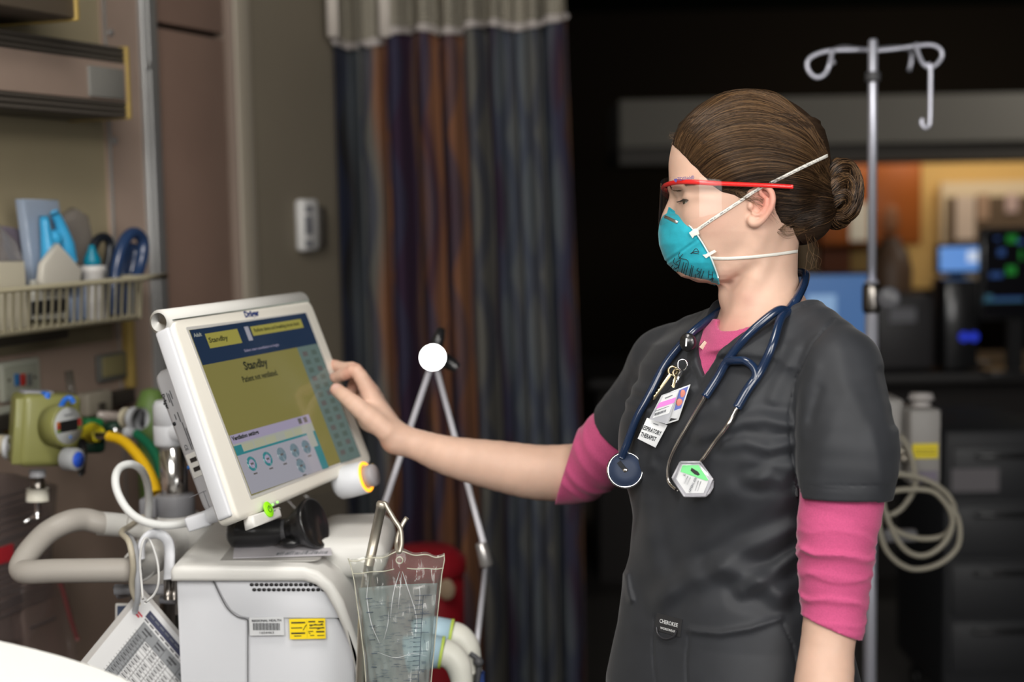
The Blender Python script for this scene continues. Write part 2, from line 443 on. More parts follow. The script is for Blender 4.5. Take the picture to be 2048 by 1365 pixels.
# torso: sections along the body, t = across (towards her left shoulder), n = front
TT = nz(np.array([.585, 0, -.81])); TN = np.array([-.81, 0, -.585]); DT = 1.795
TOR = np.array([(600,1548,.045,.050),(630,1540,.066,.060),(660,1520,.110,.076),(690,1508,.150,.088),(730,1500,.165,.098),(790,1498,.168,.106),(850,1492,.164,.112),
 (920,1486,.156,.112),(1000,1476,.147,.111),(1080,1468,.143,.110),(1160,1463,.144,.112),(1260,1464,.154,.119),(1365,1464,.171,.133),(1470,1466,.178,.138),(1540,1466,.178,.138)], float)
def tor_coords(P):
    yp = P[:, 1] / DT * FPX + 682.5
    cx = (np.interp(yp, TOR[:, 0], TOR[:, 1]) - 1024) / FPX * DT
    dx = P[:, 0] - cx; dz = P[:, 2] - DT
    return yp, dx * TT[0] + dz * TT[2], dx * TN[0] + dz * TN[2]
def sd_torso(P, off=0.0, bottom=1480):
    yp, t, n = tor_coords(P)
    a = np.interp(yp, TOR[:, 0], TOR[:, 2]) + off; b = np.interp(yp, TOR[:, 0], TOR[:, 3]) + off
    q = ((np.abs(t) / a) ** 2.4 + (np.abs(n) / b) ** 2.4) ** (1 / 2.4)
    d = (q - 1) * np.minimum(a, b)
    # bust
    for s in (-1, 1):
        c = tp(s * .066, .064, 890); d = smin(d, ell(P, c, np.array([.066, .070, .050]) + (off if np.ndim(off) == 0 else -.012), np.stack([TT, [0, 1, 0], TN], 1)), .05)
    return np.maximum(d, np.maximum(600 - yp, yp - bottom) * DT / FPX)
def tp(t, n, py):
    y = (py - 682.5) / FPX * DT; cx = (np.interp(py, TOR[:, 0], TOR[:, 1]) - 1024) / FPX * DT
    return np.array([cx + t * TT[0] + n * TN[0], y, DT + t * TT[2] + n * TN[2]])
SHN = C(1682, 733, 1.645); SHF = C(1332, 727, 1.93)   # near and far shoulder
def sd_yoke(P, off=0.0):
    d = chain(P, [(C(1575, 628, 1.75), .030 + off), (C(1633, 672, 1.69), .0345 + off), (SHN, .0440 + off)], .02, 2)
    e = chain(P, [(C(1470, 645, 1.80), .027 + off), (C(1392, 680, 1.88), .033 + off), (SHF, .0430 + off)], .02, 2)
    return np.minimum(d, e)
FARM = [((795,878,2.12),.0212),((840,892,2.12),.0232),((900,913,2.11),.0295),((1000,933,2.10),.0372),((1080,946,2.09),.0405),((1158,945,2.075),.041)]
def sd_hand(P):
    w = C(790, 877, 2.12)
    fing = {
     'i': [((740,792,2.122),.0122),((714,744,2.117),.0101),((690,749,2.130),.0091),((669,756,2.150),.0079)],
     'm': [((739,783,2.140),.0122),((712,741,2.140),.0101),((688,737,2.155),.0091),((667,730,2.175),.0080)],
     'r': [((744,786,2.158),.0115),((721,752,2.166),.0090),((707,768,2.175),.0080),((702,785,2.170),.0070)],
     'p': [((752,797,2.174),.0105),((732,778,2.184),.0080),((719,791,2.190),.0070),((716,805,2.184),.0062)]}
    d = None
    for k, pts in fing.items():
        pp = [(C(*c), r) for c, r in pts]
        e = chain(P, pp, .003)
        pad = ell(P, pp[-1][0] * .75 + pp[-2][0] * .25 + np.array([0, .0015, 0]), (.0085, .0078, .0075)); e = smin(e, pad, .003)
        d = e if d is None else smin(d, e, .0025)
    palm = None
    for (c, r, wz) in (((740,792,2.122),.0118,-.006),((739,783,2.140),.0118,0),((744,786,2.158),.0112,.008),((752,797,2.174),.0105,.014)):
        e = cap(P, w + np.array([0, 0, wz]), C(*c), .0165, r); palm = e if palm is None else smin(palm, e, .012)
    d = smin(d, palm, .006)
    th = chain(P, [(C(772, 862, 2.105), .0165), (C(722, 820, 2.098), .0142), (C(692, 795, 2.106), .0112), (C(673, 780, 2.122), .0098)], .005)
    th = smin(th, ell(P, C(742, 838, 2.112), (.020, .020, .015)), .01)
    return smin(d, th, .007)
def sd_farm(P):
    d = chain(P, [(C(*c), r) for c, r in FARM], .01)
    d = smin(d, sd_hand(P), .014)
    return smin(d, chain(P, [(C(1165, 941, 2.07), .037), (C(1203, 905, 2.03), .0375), (C(1243, 860, 2.0), .036), (SHF, .033)]), .008)
NARM = [((1686,735,1.645),.042),((1680,1000,1.625),.0405),((1669,1190,1.62),.0335),((1655,1290,1.612),.0300),((1648,1365,1.60),.0325),((1632,1480,1.575),.030),((1600,1640,1.53),.021)]
def sd_nhand(P):
    w = C(1600, 1640, 1.53); d = None
    for i in range(4):
        a = C(1583, 1745, 1.515 + i * .022); b = C(1560, 1815, 1.505 + i * .023); c = C(1535, 1865, 1.51 + i * .023); e3 = C(1512, 1890 - 8 * abs(i - 1), 1.52 + i * .022)
        e = chain(P, [(w, .018), (a, .011), (b, .0088), (c, .008), (e3, .0072)], .004); d = e if d is None else smin(d, e, .003)
    th = chain(P, [(w, .016), (C(1565, 1710, 1.50), .013), (C(1535, 1750, 1.49), .0105), (C(1515, 1780, 1.49), .009)], .004)
    return smin(d, th, .006)
def sd_narm(P): return smin(chain(P, [(C(*c), r) for c, r in NARM], .012), sd_nhand(P), .01)
def sd_body(P):
    d = smin(sd_head(P), sd_neck(P), .010)
    tb = smin(sd_torso(P, -.020), sd_yoke(P, -.014), .03)
    d = smin(d, tb, .022)
    return smin(smin(d, sd_farm(P), .012), sd_narm(P), .012)

M_SKIN = mat('skin', (.7, .45, .35), .48, spec=.35, sss=.12, attr='tint', var=.10, vscale=28, bump=.12, bscale=700, bdist=.0006)
M_HAIR = mat('hair_scalp', (.028, .016, .009), .55, spec=.25, bump=.5, bscale=60, stretch=(1, 1, 8), bdist=.002)
M_SCRUB = mat('charcoal_scrub_cloth', (.024, .026, .031), .60, spec=.40, sheen=.14, bump=.22, bscale=1400, bdist=.0003, var=.16, vscale=30)
M_PINK = mat('pink_jersey', (.55, .088, .215), .88, spec=.2, sheen=.3, bump=.25, bscale=900, bdist=.0004, var=.16, vscale=600)
M_PINK2 = M_PINK

foot = c2w(C(1470, 1365, 1.80)); PORG = np.array([foot[0], foot[1], 0.0])
BODY_B = ((-.32, -.325, 1.42), (.50, .46, 2.24))
V, F = mesh_sdf(sd_body, *BODY_B, .0018); V, F = keep_main(V, F, 2000); V = smooth_pts(V, F, 1, .4)
# legs (under the trousers) as a coarser continuation
tw = c2w(TT[None] + 0)[0] - CAMP; nw = c2w(TN[None])[0] - CAMP; tw[2] = 0; nw[2] = 0; tw = nz(tw); nw = nz(nw)
def leg_pts(s, extra=0):
    hip = PORG + tw * s * .085 + np.array([0, 0, .92]); knee = PORG + tw * s * .095 + nw * (.02 + .02 * s) + np.array([0, 0, .50]); ank = PORG + tw * s * .10 + nw * .02 * s + np.array([0, 0, .10])
    return [(w2c(hip), .088 + extra), (w2c(knee), .058 + extra), (w2c(ank), .036 + extra * 1.6)]
RT = np.stack([TT, [0, 1, 0], TN], 1)
def sd_legs(P):
    d = np.minimum(chain(P, leg_pts(-1), .02), chain(P, leg_pts(1), .02))
    for s in (-1, 1):
        a = PORG + tw * s * .10 + nw * .02 * s; d = smin(d, cap(P, w2c(a + [0, 0, .05]), w2c(a + nw * .17 + [0, 0, .035]), .036, .026), .02)
    return smin(d, ell(P, w2c(PORG + [0, 0, .93]), (.135, .12, .09), RT), .03)
lc = w2c(PORG + [0, 0, .5])
V2, F2 = mesh_sdf(sd_legs, lc - [.35, .65, .40], lc + [.35, .72, .40], .008)
tint = np.tile(np.array([.645, .425, .325]), (len(V), 1))
def blend(mask, col):
    global tint
    tint = tint + mask[:, None] * (np.array(col) - tint)
def gauss(P, c, r): return np.exp(-(vlen((P - c) / np.asarray(r)) ** 2))
Q = mir(V)
blend(.9 * gauss(Q, Hv(1532, 398, .075), (.016, .026, .02)), (.66, .25, .19))
blend(.35 * gauss(Q, Hv(1420, 440, .055), (.03, .025, .03)), (.66, .35, .275))
for (x, y, r, s) in ((1465, 655, .018, .5), (1490, 600, .014, .3), (1480, 685, .016, .45), (1455, 560, .012, .25)):
    blend(s * gauss(V, Hv(x, y, .03), (r, r, .05)), (.64, .28, .235))
blend(.85 * gauss(Q, Hp(1340, 491, 0), (.010, .009, .02)), (.52, .21, .19))
for c in ((665,728,2.175),(668,756,2.15),(671,780,2.122),(716,738,2.13),(700,748,2.12),(705,770,2.17),(735,775,2.13),(760,890,2.12)):
    blend(.5 * gauss(V, C(*c), .014), (.68, .27, .20))
nail = gauss(V, C(672, 772, 2.113), (.0055, .0065, .006)); blend(.5 * np.clip(nail, 0, 1), (.72, .52, .49))
Vw = c2w(V); Fall = F.tolist() + (F2 + len(V)).tolist()
a = Vw[F[:, 1]] - Vw[F[:, 0]]; b = Vw[F[:, 2]] - Vw[F[:, 0]]
if (Vw[F[:, 0]] * np.cross(a, b)).sum() < 0: Fall = [f[::-1] for f in Fall]
person = obj('person', np.concatenate([Vw, c2w(V2)]), Fall, [M_SKIN], origin=PORG)
tag(person, 'woman in grey scrubs over a pink shirt, brown hair in a bun, touching the screen', 'person')
tint = np.concatenate([tint, np.tile([.66, .44, .345], (len(V2), 1))])
ca = person.data.color_attributes.new('tint', 'FLOAT_COLOR', 'POINT')
ca.data.foreach_set('color', np.concatenate([tint, np.ones((len(tint), 1))], 1).astype(np.float32).ravel())
BV_BODY = bvh_of(Vw, F)
# eyes
M_EYE = mat('eye_white', (.50, .46, .44), .15, coat=.5); M_IRIS = mat('iris', (.10, .09, .06), .1, coat=.6); M_PUP = mat('pupil', (.004, .004, .004), .1, coat=1)
for s in (1, -1):
    mb = MB(); e = Hp(EYE[0], EYE[1], EYE[2] * s); ew = c2w(e); look = nz(c2w(e + nz([-1, .30, -.10])) - ew)
    mb.ball(ew, .0120, 20, 0)
    mb.lathe([(.0068, .0100), (.0064, .0114), (.0045, .0120), (.0026, .0123)], ew, look, 20, 1); mb.lathe([(.0028, .0118), (.0024, .01245), (.0008, .0126)], ew, look, 16, 2)
    mb.build('eye', [M_EYE, M_IRIS, M_PUP], person)
M_LASH = mat('lash', (.03, .02, .015), .6)
for s in (1, -1):
    mb = MB()
    e = Hp(EYE[0], EYE[1], EYE[2] * s); lid_ = [e + .01335 * nz(np.array([-math.cos(a), .075 - .22 * math.cos(a), -s * math.sin(a)])) for a in np.linspace(-.75, 1.15, 14)]
    mb.tube(c2w(lid_), [.0002, .00045, .0006, .0006, .0003], 6)
    for k in range(30):                        # upper lashes, looking down
        a = -.7 + 1.75 * k / 29; b0 = np.array([-math.cos(a), .075 - .22 * math.cos(a), -s * math.sin(a)]); p0 = e + .0134 * nz(b0); o = nz(np.array([-math.cos(a), .45 + .1 * math.sin(k), -s * math.sin(a) * .9]))
        mb.tube(c2w([p0, p0 + o * .0030 + [0, .0004, 0], p0 + o * .0058 + [0, .0002, 0], p0 + o * .0078 + [0, -.0006, 0]]), [.00022, .00018, .00012, .00005], 3)
    mb.build('eyelashes', [M_LASH], person)


# ------------------------------------------------------------------ hair
HPOLY = [(1352,292),(1362,300),(1378,318),(1398,338),(1415,356),(1430,372),(1446,381),(1470,388),(1488,396),(1497,385),(1510,373),(1528,370),(1545,378),(1553,400),(1556,425),(1566,445),(1582,462),(1598,480),
         (1625,505),(1700,500),(1760,420),(1740,250),(1600,120),(1400,130),(1330,240),(1342,280)]
def hair_off(Q):
    u, v = proj(Q); s = polysd(u, v, HPOLY)
    return np.minimum(.0085, -s * .000615 * .30 + .0006)
def sd_hair(P):
    Q = mir(P); hd = sd_skull(Q); off = hair_off(Q)
    nape = ell(Q, Hp(1603, 438, .012), (.030, .032, .036)); nape2 = ell(Q, Hp(1622, 400, .01), (.028, .040, .045))
    d = hd - off
    u, v = proj(Q); s = polysd(u, v, HPOLY) * .000615
    d = smin(d, np.maximum(smin(nape, nape2, .02), s), .008)
    g = np.sin(np.arctan2(Q[:, 1] - Hp(1660, 385, 0)[1], Q[:, 0] - Hp(1660, 385, 0)[0]) * 90 + 40 * Q[:, 2])
    d = d - .00012 * g
    return d
ho, HV, HF = sdf_obj('hair', sd_hair, Hp(1300, 150, .1) , Hp(1730, 560, -.1), .0016, [M_HAIR], person, 1, 800) if False else (None, None, None)
lo = np.minimum(Hp(1300, 150, .1), Hp(1730, 560, -.1)); hi = np.maximum(Hp(1300, 150, .1), Hp(1730, 560, -.1))
ho, HV, HF = sdf_obj('hair', sd_hair, lo, hi, .0018, [M_HAIR], person, 1, 800)
BV_HAIR = bvh_of(HV, HF)
HC = [mat('hair_strand_dark', (.014, .0075, .004), .42, spec=.3), mat('hair_strand_brown', (.062, .033, .015), .36, spec=.5), mat('hair_strand_light', (.19, .105, .046), .36, spec=.6)]
def bez(p0, p1, p2, p3, t): return (1 - t) ** 3 * p0 + 3 * (1 - t) ** 2 * t * p1 + 3 * (1 - t) * t * t * p2 + t ** 3 * p3
def A2(*a): return np.array(a, float)
FAM = [  # (count, upper curve, lower curve, exponent, light strand share that paints crown highlight and lower shade)
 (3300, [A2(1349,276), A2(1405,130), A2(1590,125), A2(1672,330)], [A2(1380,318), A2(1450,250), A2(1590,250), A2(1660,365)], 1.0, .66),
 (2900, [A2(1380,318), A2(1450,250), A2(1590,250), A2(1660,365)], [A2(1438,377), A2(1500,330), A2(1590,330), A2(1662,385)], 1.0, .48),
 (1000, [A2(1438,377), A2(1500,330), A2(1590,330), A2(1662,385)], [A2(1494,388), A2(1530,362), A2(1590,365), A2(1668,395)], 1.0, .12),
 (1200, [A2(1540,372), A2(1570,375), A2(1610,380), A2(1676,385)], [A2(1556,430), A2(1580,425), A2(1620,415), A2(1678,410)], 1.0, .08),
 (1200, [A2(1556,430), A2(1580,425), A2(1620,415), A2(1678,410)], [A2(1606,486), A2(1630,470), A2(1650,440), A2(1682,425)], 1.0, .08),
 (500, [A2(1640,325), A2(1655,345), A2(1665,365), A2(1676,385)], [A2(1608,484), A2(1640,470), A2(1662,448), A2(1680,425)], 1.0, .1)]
mb = [MB(), MB(), MB()]
for cnt, U, L, ex, light in FAM:
    for i in range(cnt):
        s = rnd.random() ** ex; side = 1 if rnd.random() < .72 else -1
        cp = [U[k] * (1 - s) + L[k] * s + A2(rnd.gauss(0, 2.0), rnd.gauss(0, 2.0)) * (k in (1, 2)) for k in range(4)]; cp[0] = cp[0] + (cp[0] - cp[1]) * rnd.uniform(0, .11)
        t0 = 0 if rnd.random() < .68 else rnd.uniform(0, .6); t1 = rnd.uniform(.8, 1.0)
        K = 15; pts = []; lift = .0004 + abs(rnd.gauss(0, .0006)); ph = rnd.uniform(0, 6.28); fl = rnd.random() < .03
        for j in range(K):
            u = j / (K - 1); t = t0 + (t1 - t0) * (u ** 1.45 if t0 == 0 else u); q = bez(*cp, t)
            z = max(hw_at(HEAD, q[0], max(q[1], 270)) * math.sqrt(max(.05, 1 - (max(0, 300 - q[1]) / 112) ** 2)), .012)
            if q[0] > 1585: z = max(z, .052 - max(0, q[0] - 1640) * .0008)
            p = c2w(Hm(q[0], q[1], abs(z) + .008, side)); r0 = near_surf(BV_HAIR, p, lift * (math.sin(PI * u) * .4 + .6) + (.0035 * math.sin(PI * u) if fl else 0)); pts.append(r0)
        pts = np.array(pts); pts[1:-1] = (pts[:-2] + 2 * pts[1:-1] + pts[2:]) / 4; pts[1:-1] = (pts[:-2] + 2 * pts[1:-1] + pts[2:]) / 4
        r = rnd.uniform(.00014, .00029) * (.6 if fl else 1); x = rnd.random()
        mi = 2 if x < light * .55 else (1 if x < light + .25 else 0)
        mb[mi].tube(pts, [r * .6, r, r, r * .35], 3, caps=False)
# bun: wound locks
bc = Hp(1676, 392, .0); locks = []
def lock(P2, rad, nst, zs=1):
    P = cat_rom(np.array([Hp(x, y, z) for x, y, z in P2]), 6); Pw = c2w(P); m = len(Pw)
    mb[0].tube(Pw, [rad * .75] + [rad * .93] * 4 + [rad * .7], 10)
    T, N, B = frames(Pw)
    for k in range(nst):
        a0 = rnd.uniform(0, 6.28); tw_ = rnd.uniform(.5, 1.6); r = rnd.uniform(.00018, .00036); x = rnd.random()
        rr = [rad * (.97 + .06 * rnd.random()) * min(1, .72 + 1.6 * min(i, m - 1 - i) / m) for i in range(m)]
        st = [Pw[i] + rr[i] * (math.cos(a0 + tw_ * i / m * 3) * N[i] + math.sin(a0 + tw_ * i / m * 3) * B[i]) for i in range(m)]
        mb[2 if x < .20 else (1 if x < .55 else 0)].tube(st, r, 3, caps=False)
lock([(1650,372,.028),(1662,346,.030),(1684,340,.024),(1700,362,.020),(1703,392,.018),(1696,424,.014),(1680,440,.006)], .0105, 170)
lock([(1640,400,.040),(1655,378,.040),(1674,366,.034),(1688,378,.030),(1690,402,.028),(1680,424,.026),(1664,440,.020)], .0095, 170)
lock([(1645,420,.036),(1660,402,.040),(1674,398,.038),(1682,410,.034),(1676,428,.030),(1660,436,.026)], .0085, 140)
lock([(1655,350,.022),(1668,335,.020),(1682,346,.014),(1680,366,.010),(1690,392,.0),(1694,420,-.006),(1672,445,-.008)], .0095, 120)
lock([(1640,425,.030),(1652,442,.022),(1672,444,.014),(1690,430,.0),(1702,400,-.006),(1700,368,-.008),(1680,348,-.006)], .0105, 120)
lock([(1650,380,-.02),(1670,350,-.024),(1695,370,-.022),(1700,400,-.02),(1685,435,-.02),(1655,430,-.02)], .011, 80)
mb[0].ball(c2w(Hp(1670, 393, .004)), (.020, .024, .028), 16)
lock([(1672,345,.018),(1680,334,.016),(1692,333,.014),(1698,342,.012),(1692,350,.012),(1682,349,.014)], .0050, 60)
EDGE = np.array([(1351,290),(1364,300),(1380,318),(1399,338),(1416,356),(1431,371),(1446,380),(1468,387),(1487,393)], float)
for k in range(620):                            # fine hairs softening the hairline
    u = rnd.random() * (len(EDGE) - 1); i = int(u); e0 = EDGE[i] + (EDGE[min(i + 1, len(EDGE) - 1)] - EDGE[i]) * (u - i); g = u / (len(EDGE) - 1)
    dr = np.array([1.0, -.75 + .55 * g]) if k % 3 else np.array([.9, -.2 + .25 * g]); dr = dr / np.linalg.norm(dr); L0 = rnd.uniform(10, 26); a0 = e0 - dr * rnd.uniform(0, 7) + A2(rnd.gauss(0, 1.5), rnd.gauss(0, 1.5)); pts = []
    for j in range(6):
        q = a0 + dr * L0 * j / 5 + A2(0, -1.5 * math.sin(j)); z = max(hw_at(HEAD, max(q[0], 1350), max(q[1], 270)), .012); p = c2w(Hm(q[0], q[1], z + .006, 1 if k % 5 else -1))
        h1 = near_surf(BV_BODY, p, .0003); h2 = near_surf(BV_HAIR, p, .0006); pts.append(h1 if np.linalg.norm(h1 - p) < np.linalg.norm(h2 - p) else h2)
    mb[1 if rnd.random() < .7 else 2].tube(pts, [.00016, .00020, .00022, .0001], 3, caps=False)
# loose wisps at the temple, ear and nape
for k in range(70):
    kind = rnd.random()
    if kind < .35: P2 = [(1440 + rnd.uniform(0, 40), 383, .066), (1470 + rnd.uniform(-10, 20), 398 + rnd.uniform(0, 15), .0695), (1495 + rnd.uniform(-5, 12), 402 + rnd.uniform(0, 25), .072), (1515 + rnd.uniform(-5, 25), 420 + rnd.uniform(0, 40), .072)]
    elif kind < .55: P2 = [(1600 + rnd.uniform(-20, 15), 470 + rnd.uniform(-20, 5), .04), (1612 + rnd.uniform(-10, 20), 495 + rnd.uniform(-5, 15), .03), (1615 + rnd.uniform(-15, 20), 520 + rnd.uniform(-10, 20), .028), (1610 + rnd.uniform(-20, 30), 535 + rnd.uniform(-15, 25), .025)]
    elif kind < .85: P2 = [(1560 + rnd.uniform(-8, 20), 450 + rnd.uniform(-20, 10), .05), (1545 + rnd.uniform(-15, 10), 465, .053), (1560, 470 + rnd.uniform(-10, 15), .052), (1600, 462 + rnd.uniform(-10, 10), .045)]
    else: P2 = [(1355 + rnd.uniform(0, 20), 282 + rnd.uniform(-10, 10), .01), (1348 + rnd.uniform(-6, 6), 274 + rnd.uniform(-8, 8), .008), (1342 + rnd.uniform(-8, 4), 272 + rnd.uniform(-10, 10), .006)]
    mb[1 if rnd.random() < .6 else 2].tube(c2w(cat_rom(np.array([Hp(*q) for q in P2]), 4)), [.00018, .00015, .00008], 3, caps=False)
for i, nme in enumerate(('dark', 'brown', 'light')):
    o = mb[i].build('hair_strands', [HC[i]], ho); 
# eyebrows
for s in (1, -1):
    mb1 = MB()
    for k in range(110):
        u = rnd.random(); x = 1343 + 44 * u; y = 378 - 5 * math.sin(u * 2.2) + rnd.uniform(-2.2, 2.2); z = hw_at(HEAD, max(x, 1345), y) if False else .012 + .030 * u
        p = near_surf(BV_BODY, c2w(Hp(x - 6, y, z * s)), .0003); q = near_surf(BV_BODY, c2w(Hp(x + 4, y - 2 + u * 3, (z + .004) * s)), .0008)
        mb1.tube([p, (p + q) / 2, q], [.00022, .0002, .00008], 3, caps=False)
    mb1.build('eyebrow', [HC[1]], person)

# ------------------------------------------------------------------ clothes
def ring_folds(P, a, b, seeds):                 # soft creases running round a sleeve
    ab = b - a; L = np.linalg.norm(ab); ab = ab / L; s = (P - a) @ ab.astype(np.float32); r = 0
    for k, (pos, amp, wid, til) in enumerate(seeds):
        x = s / L + til * ((P - a) @ np.array([.3, 0, 1.], np.float32)) * 6 + .015 * np.sin(P[:, 2] * 160 + k)
        r = r + amp * np.exp(-((x - pos) / wid) ** 2)
    return r
NP = [((1684,960,1.628),.0480),((1683,1000,1.626),.0470),((1671,1100,1.62),.0428),((1669,1200,1.62),.0372),((1660,1285,1.612),.0345)]
def sd_pink(P):
    yy = P[:, 1] / DT * FPX + 682.5
    d = smin(sd_torso(P, np.interp(yy, [760, 850], [-.006, -.014]), 1300), sd_yoke(P, -.006), .03)
    d = smin(d, rows_sd(P, NECK[7:] + np.array([0, -12, 12, .007]), DH + .005, 2.1, .5), .02)
    # round neckline
    hole = np.minimum(np.minimum(cap(P, C(1500, 560, 1.74), C(1500, 628, 1.735), .050, .042), cap(P, C(1490, 560, 1.79), C(1478, 622, 1.79), .050, .041)), chain(P, [(C(1510, 622, 1.74), .044), (C(1560, 592, 1.735), .056), (C(1590, 540, 1.76), .056)]))
    d = d - .0016 * np.exp(-((hole - .012) / .006) ** 2)
    d = smax(d, -hole, .002)
    n = chain(P, [(C(*c), r) for c, r in NP], .01)
    A, B = C(1683, 1000, 1.626), C(1660, 1275, 1.612)
    f = ring_folds(P, A, B, [(.16, .0010, .03, .1), (.30, .0016, .022, -.2), (.36, .0026, .018, .12), (.43, .0030, .020, -.1), (.50, .0018, .02, .25), (.60, .0014, .018, -.15), (.70, .0022, .022, .15), (.78, .0020, .016, -.2), (.86, .0016, .02, .1), (.94, .0012, .014, 0)])
    n = n - f - .0012 * wob(P, 90, 3)
    cutn = plane(P, C(1662, 1256, 1.612), nz(C(1655, 1290, 1.612) - C(1662, 1256, 1.612)) + np.array([-.20, 0, 0]))
    n = np.maximum(n, cutn)
    n = np.maximum(n, -plane(P, C(1686, 900, 1.63), (0, 1, 0)))
    e = chain(P, [(C(1300, 790, 1.965), .0385), (C(1246, 858, 2.0), .0435), (C(1205, 903, 2.03), .0455), (C(1165, 939, 2.065), .0465), (C(1110, 948, 2.085), .0450)], .012)
    A2_, B2_ = C(1262, 838, 1.99), C(1125, 945, 2.08)
    e = e - ring_folds(P, A2_, B2_, [(.35, .0018, .05, .1), (.55, .0024, .05, -.15), (.72, .0026, .045, .1), (.86, .0022, .04, -.1)]) - .0014 * wob(P, 80, 5)
    e = np.maximum(e, plane(P, C(1131, 944, 2.08), (-.94, -.30, .1)))
    d = smin(d, np.minimum(n, e), .008)
    u, v = proj(P)
    return d
SL_N = [((1682,738,1.645),.0465),((1689,800,1.635),.0525),((1695,900,1.625),.0585),((1686,1000,1.622),.0540)]
FOLDS = [  # visible creases of the tunic: measured polyline, ridge height (m), width (px)
 ([(1578,850),(1530,838),(1485,842),(1440,862),(1400,872)], .0036, 13), ([(1582,885),(1540,900),(1490,885),(1450,890)], .0026, 11), ([(1585,930),(1545,935),(1520,960)], .0022, 12), ([(1590,700),(1560,760),(1545,800)], .0016, 12),
 ([(1440,690),(1430,760),(1400,800)], .0012, 9), ([(1320,1200),(1378,1158),(1450,1142),(1510,1158),(1560,1190)], .0050, 20), ([(1440,1130),(1500,1098),(1590,1058)], .0042, 18), ([(1486,1185),(1540,1150),(1600,1104)], .0036, 13), ([(1300,1075),(1360,1010),(1450,985)], .0030, 26),
 ([(1290,1010),(1300,1100),(1330,1180)], .0025, 20), ([(1420,805),(1370,850),(1330,905)], .0018, 12),
 ([(1290,820),(1310,870),(1300,930)], .0022, 12), ([(1500,960),(1560,960),(1590,940)], .0022, 12), ([(1270,780),(1330,790),(1380,775)], .0030, 11), ([(1250,800),(1300,820),(1350,812)], .0026, 10)]
def sd_scrub(P):
    d = smin(sd_torso(P, 0, 1520), sd_yoke(P, .001), .03)
    d = smin(d, rows_sd(P, NECK[4:] + np.array([0, -14, 14, .010]), DH + .005, 2.1, .5), .03)
    u, v = proj(P); yp, t, nn = tor_coords(P)
    near = P[:, 2] < 1.80
    d = d - .0022 * wob(P, 26, 21) - .0010 * wob(P, 60, 22)
    fr = np.where(nn > -.03, 1.0, 0.0)
    for poly, amp, w in FOLDS:
        s = polysd(u, v, poly, False); d = d - fr * amp * (np.exp(-(s / w) ** 2) - .6 * np.exp(-((s - w * 1.9) / w) ** 2))
    for poly in ([(1378,1262),(1440,1268),(1500,1258),(1560,1238)], [(1252,1150),(1256,1180),(1262,1200)]):
        s = polysd(u, v, poly, False); d = d - fr * .0042 * np.exp(-(s / 6.5) ** 2)
    for poly in ([(1378,1262),(1372,1330),(1376,1400)], [(1560,1238),(1585,1290),(1598,1365)], [(1310,1235),(1305,1300),(1312,1365)]):
        s = polysd(u, v, poly, False); d = d + fr * .0016 * np.exp(-(s / 2.5) ** 2)
    n = chain(P, [(C(*c), r) for c, r in SL_N], .012)
    n = n - .0016 * wob(P, 38, 11)
    for poly, amp, w in (([(1628,735),(1608,790),(1600,870)], .0026, 15), ([(1700,790),(1668,850),(1640,920),(1636,965)], .0018, 22), ([(1762,745),(1776,800),(1786,850)], -.0042, 9), ([(1742,860),(1756,915),(1764,965)], .0018, 15), ([(1680,700),(1690,760),(1720,830)], .0016, 18), ([(1640,780),(1622,840)], -.0018, 9)):
        n = n - amp * np.exp(-(polysd(u, v, poly, False) / w) ** 2)
    n = n + .0011 * np.exp(-((v - 972) / 1.8) ** 2) + .0009 * np.exp(-((v - 979) / 1.6) ** 2)
    n = np.maximum(n, np.maximum(plane(P, C(1684, 998, 1.622), (-.02, 1, -.02)), -np.maximum(n + .0030, plane(P, C(1684, 955, 1.622), (0, -1, 0)))))
    e = chain(P, [(SHF, .0450), (C(1302, 788, 1.965), .0500), (C(1256, 858, 2.005), .0545)], .012) - .0016 * wob(P, 45, 12)
    e = e - .0022 * np.exp(-(polysd(u, v, [(1300,700),(1270,760),(1262,820)], False) / 9) ** 2) - .0018 * np.exp(-(polysd(u, v, [(1270,715),(1245,780)], False) / 8) ** 2)
    e = np.maximum(e, plane(P, C(1229, 851, 2.0), C(1229, 851, 2.0) - C(1290, 770, 1.95)))
    d = smin(d, n, .006); d = smin(d, e, .022)
    seam = polysd(u, v, [(1668,640),(1625,690),(1592,760),(1578,830),(1582,900),(1600,1000)], False)
    d = d + np.where(near, .0022 * np.exp(-(seam / 2.6) ** 2), 0)
    hgt = (752 - yp) / FPX * DT
    wv = np.maximum((np.abs(t - .020) - hgt * .78) * .8, -nn - .02)
    hole = cap(P, C(1560, 540, 1.775), C(1540, 635, 1.775), .066, .060)
    band = np.minimum(wv, hole)
    d = d + .0010 * np.exp(-((band - .009) / .0011) ** 2) + .0008 * np.exp(-((band - .014) / .0009) ** 2)
    return smax(d, -band, .0025)
po, PV, PF = sdf_obj('undershirt', sd_pink, (.03, -.08, 1.42), (.50, .42, 2.17), .0022, [M_PINK], person, 1, 2000)
so, SV, SF = sdf_obj('scrub_top', sd_scrub, (.08, -.08, 1.42), (.50, .55, 2.12), .0022, [M_SCRUB], person, 1, 3000)
BV_SCRUB = bvh_of(SV, SF); BV_PINK = bvh_of(PV, PF)
def sd_pants(P):
    d = np.minimum(chain(P, leg_pts(-1, .014), .02), chain(P, leg_pts(1, .014), .02))
    d = smin(d, ell(P, w2c(PORG + [0, 0, .90]), (.155, .12, .115), RT), .03)
    return np.maximum(d, -plane(P, w2c(PORG + [0, 0, .06]), w2c([[0, 0, 1.]])[0] - w2c([[0, 0, 0.]])[0]))
sdf_obj('scrub_trousers', sd_pants, lc - [.35, .65, .40], lc + [.35, .72, .40], .008, [M_SCRUB], person, 1, 100)
M_SHOE = mat('black_shoe', (.02, .02, .022), .5)
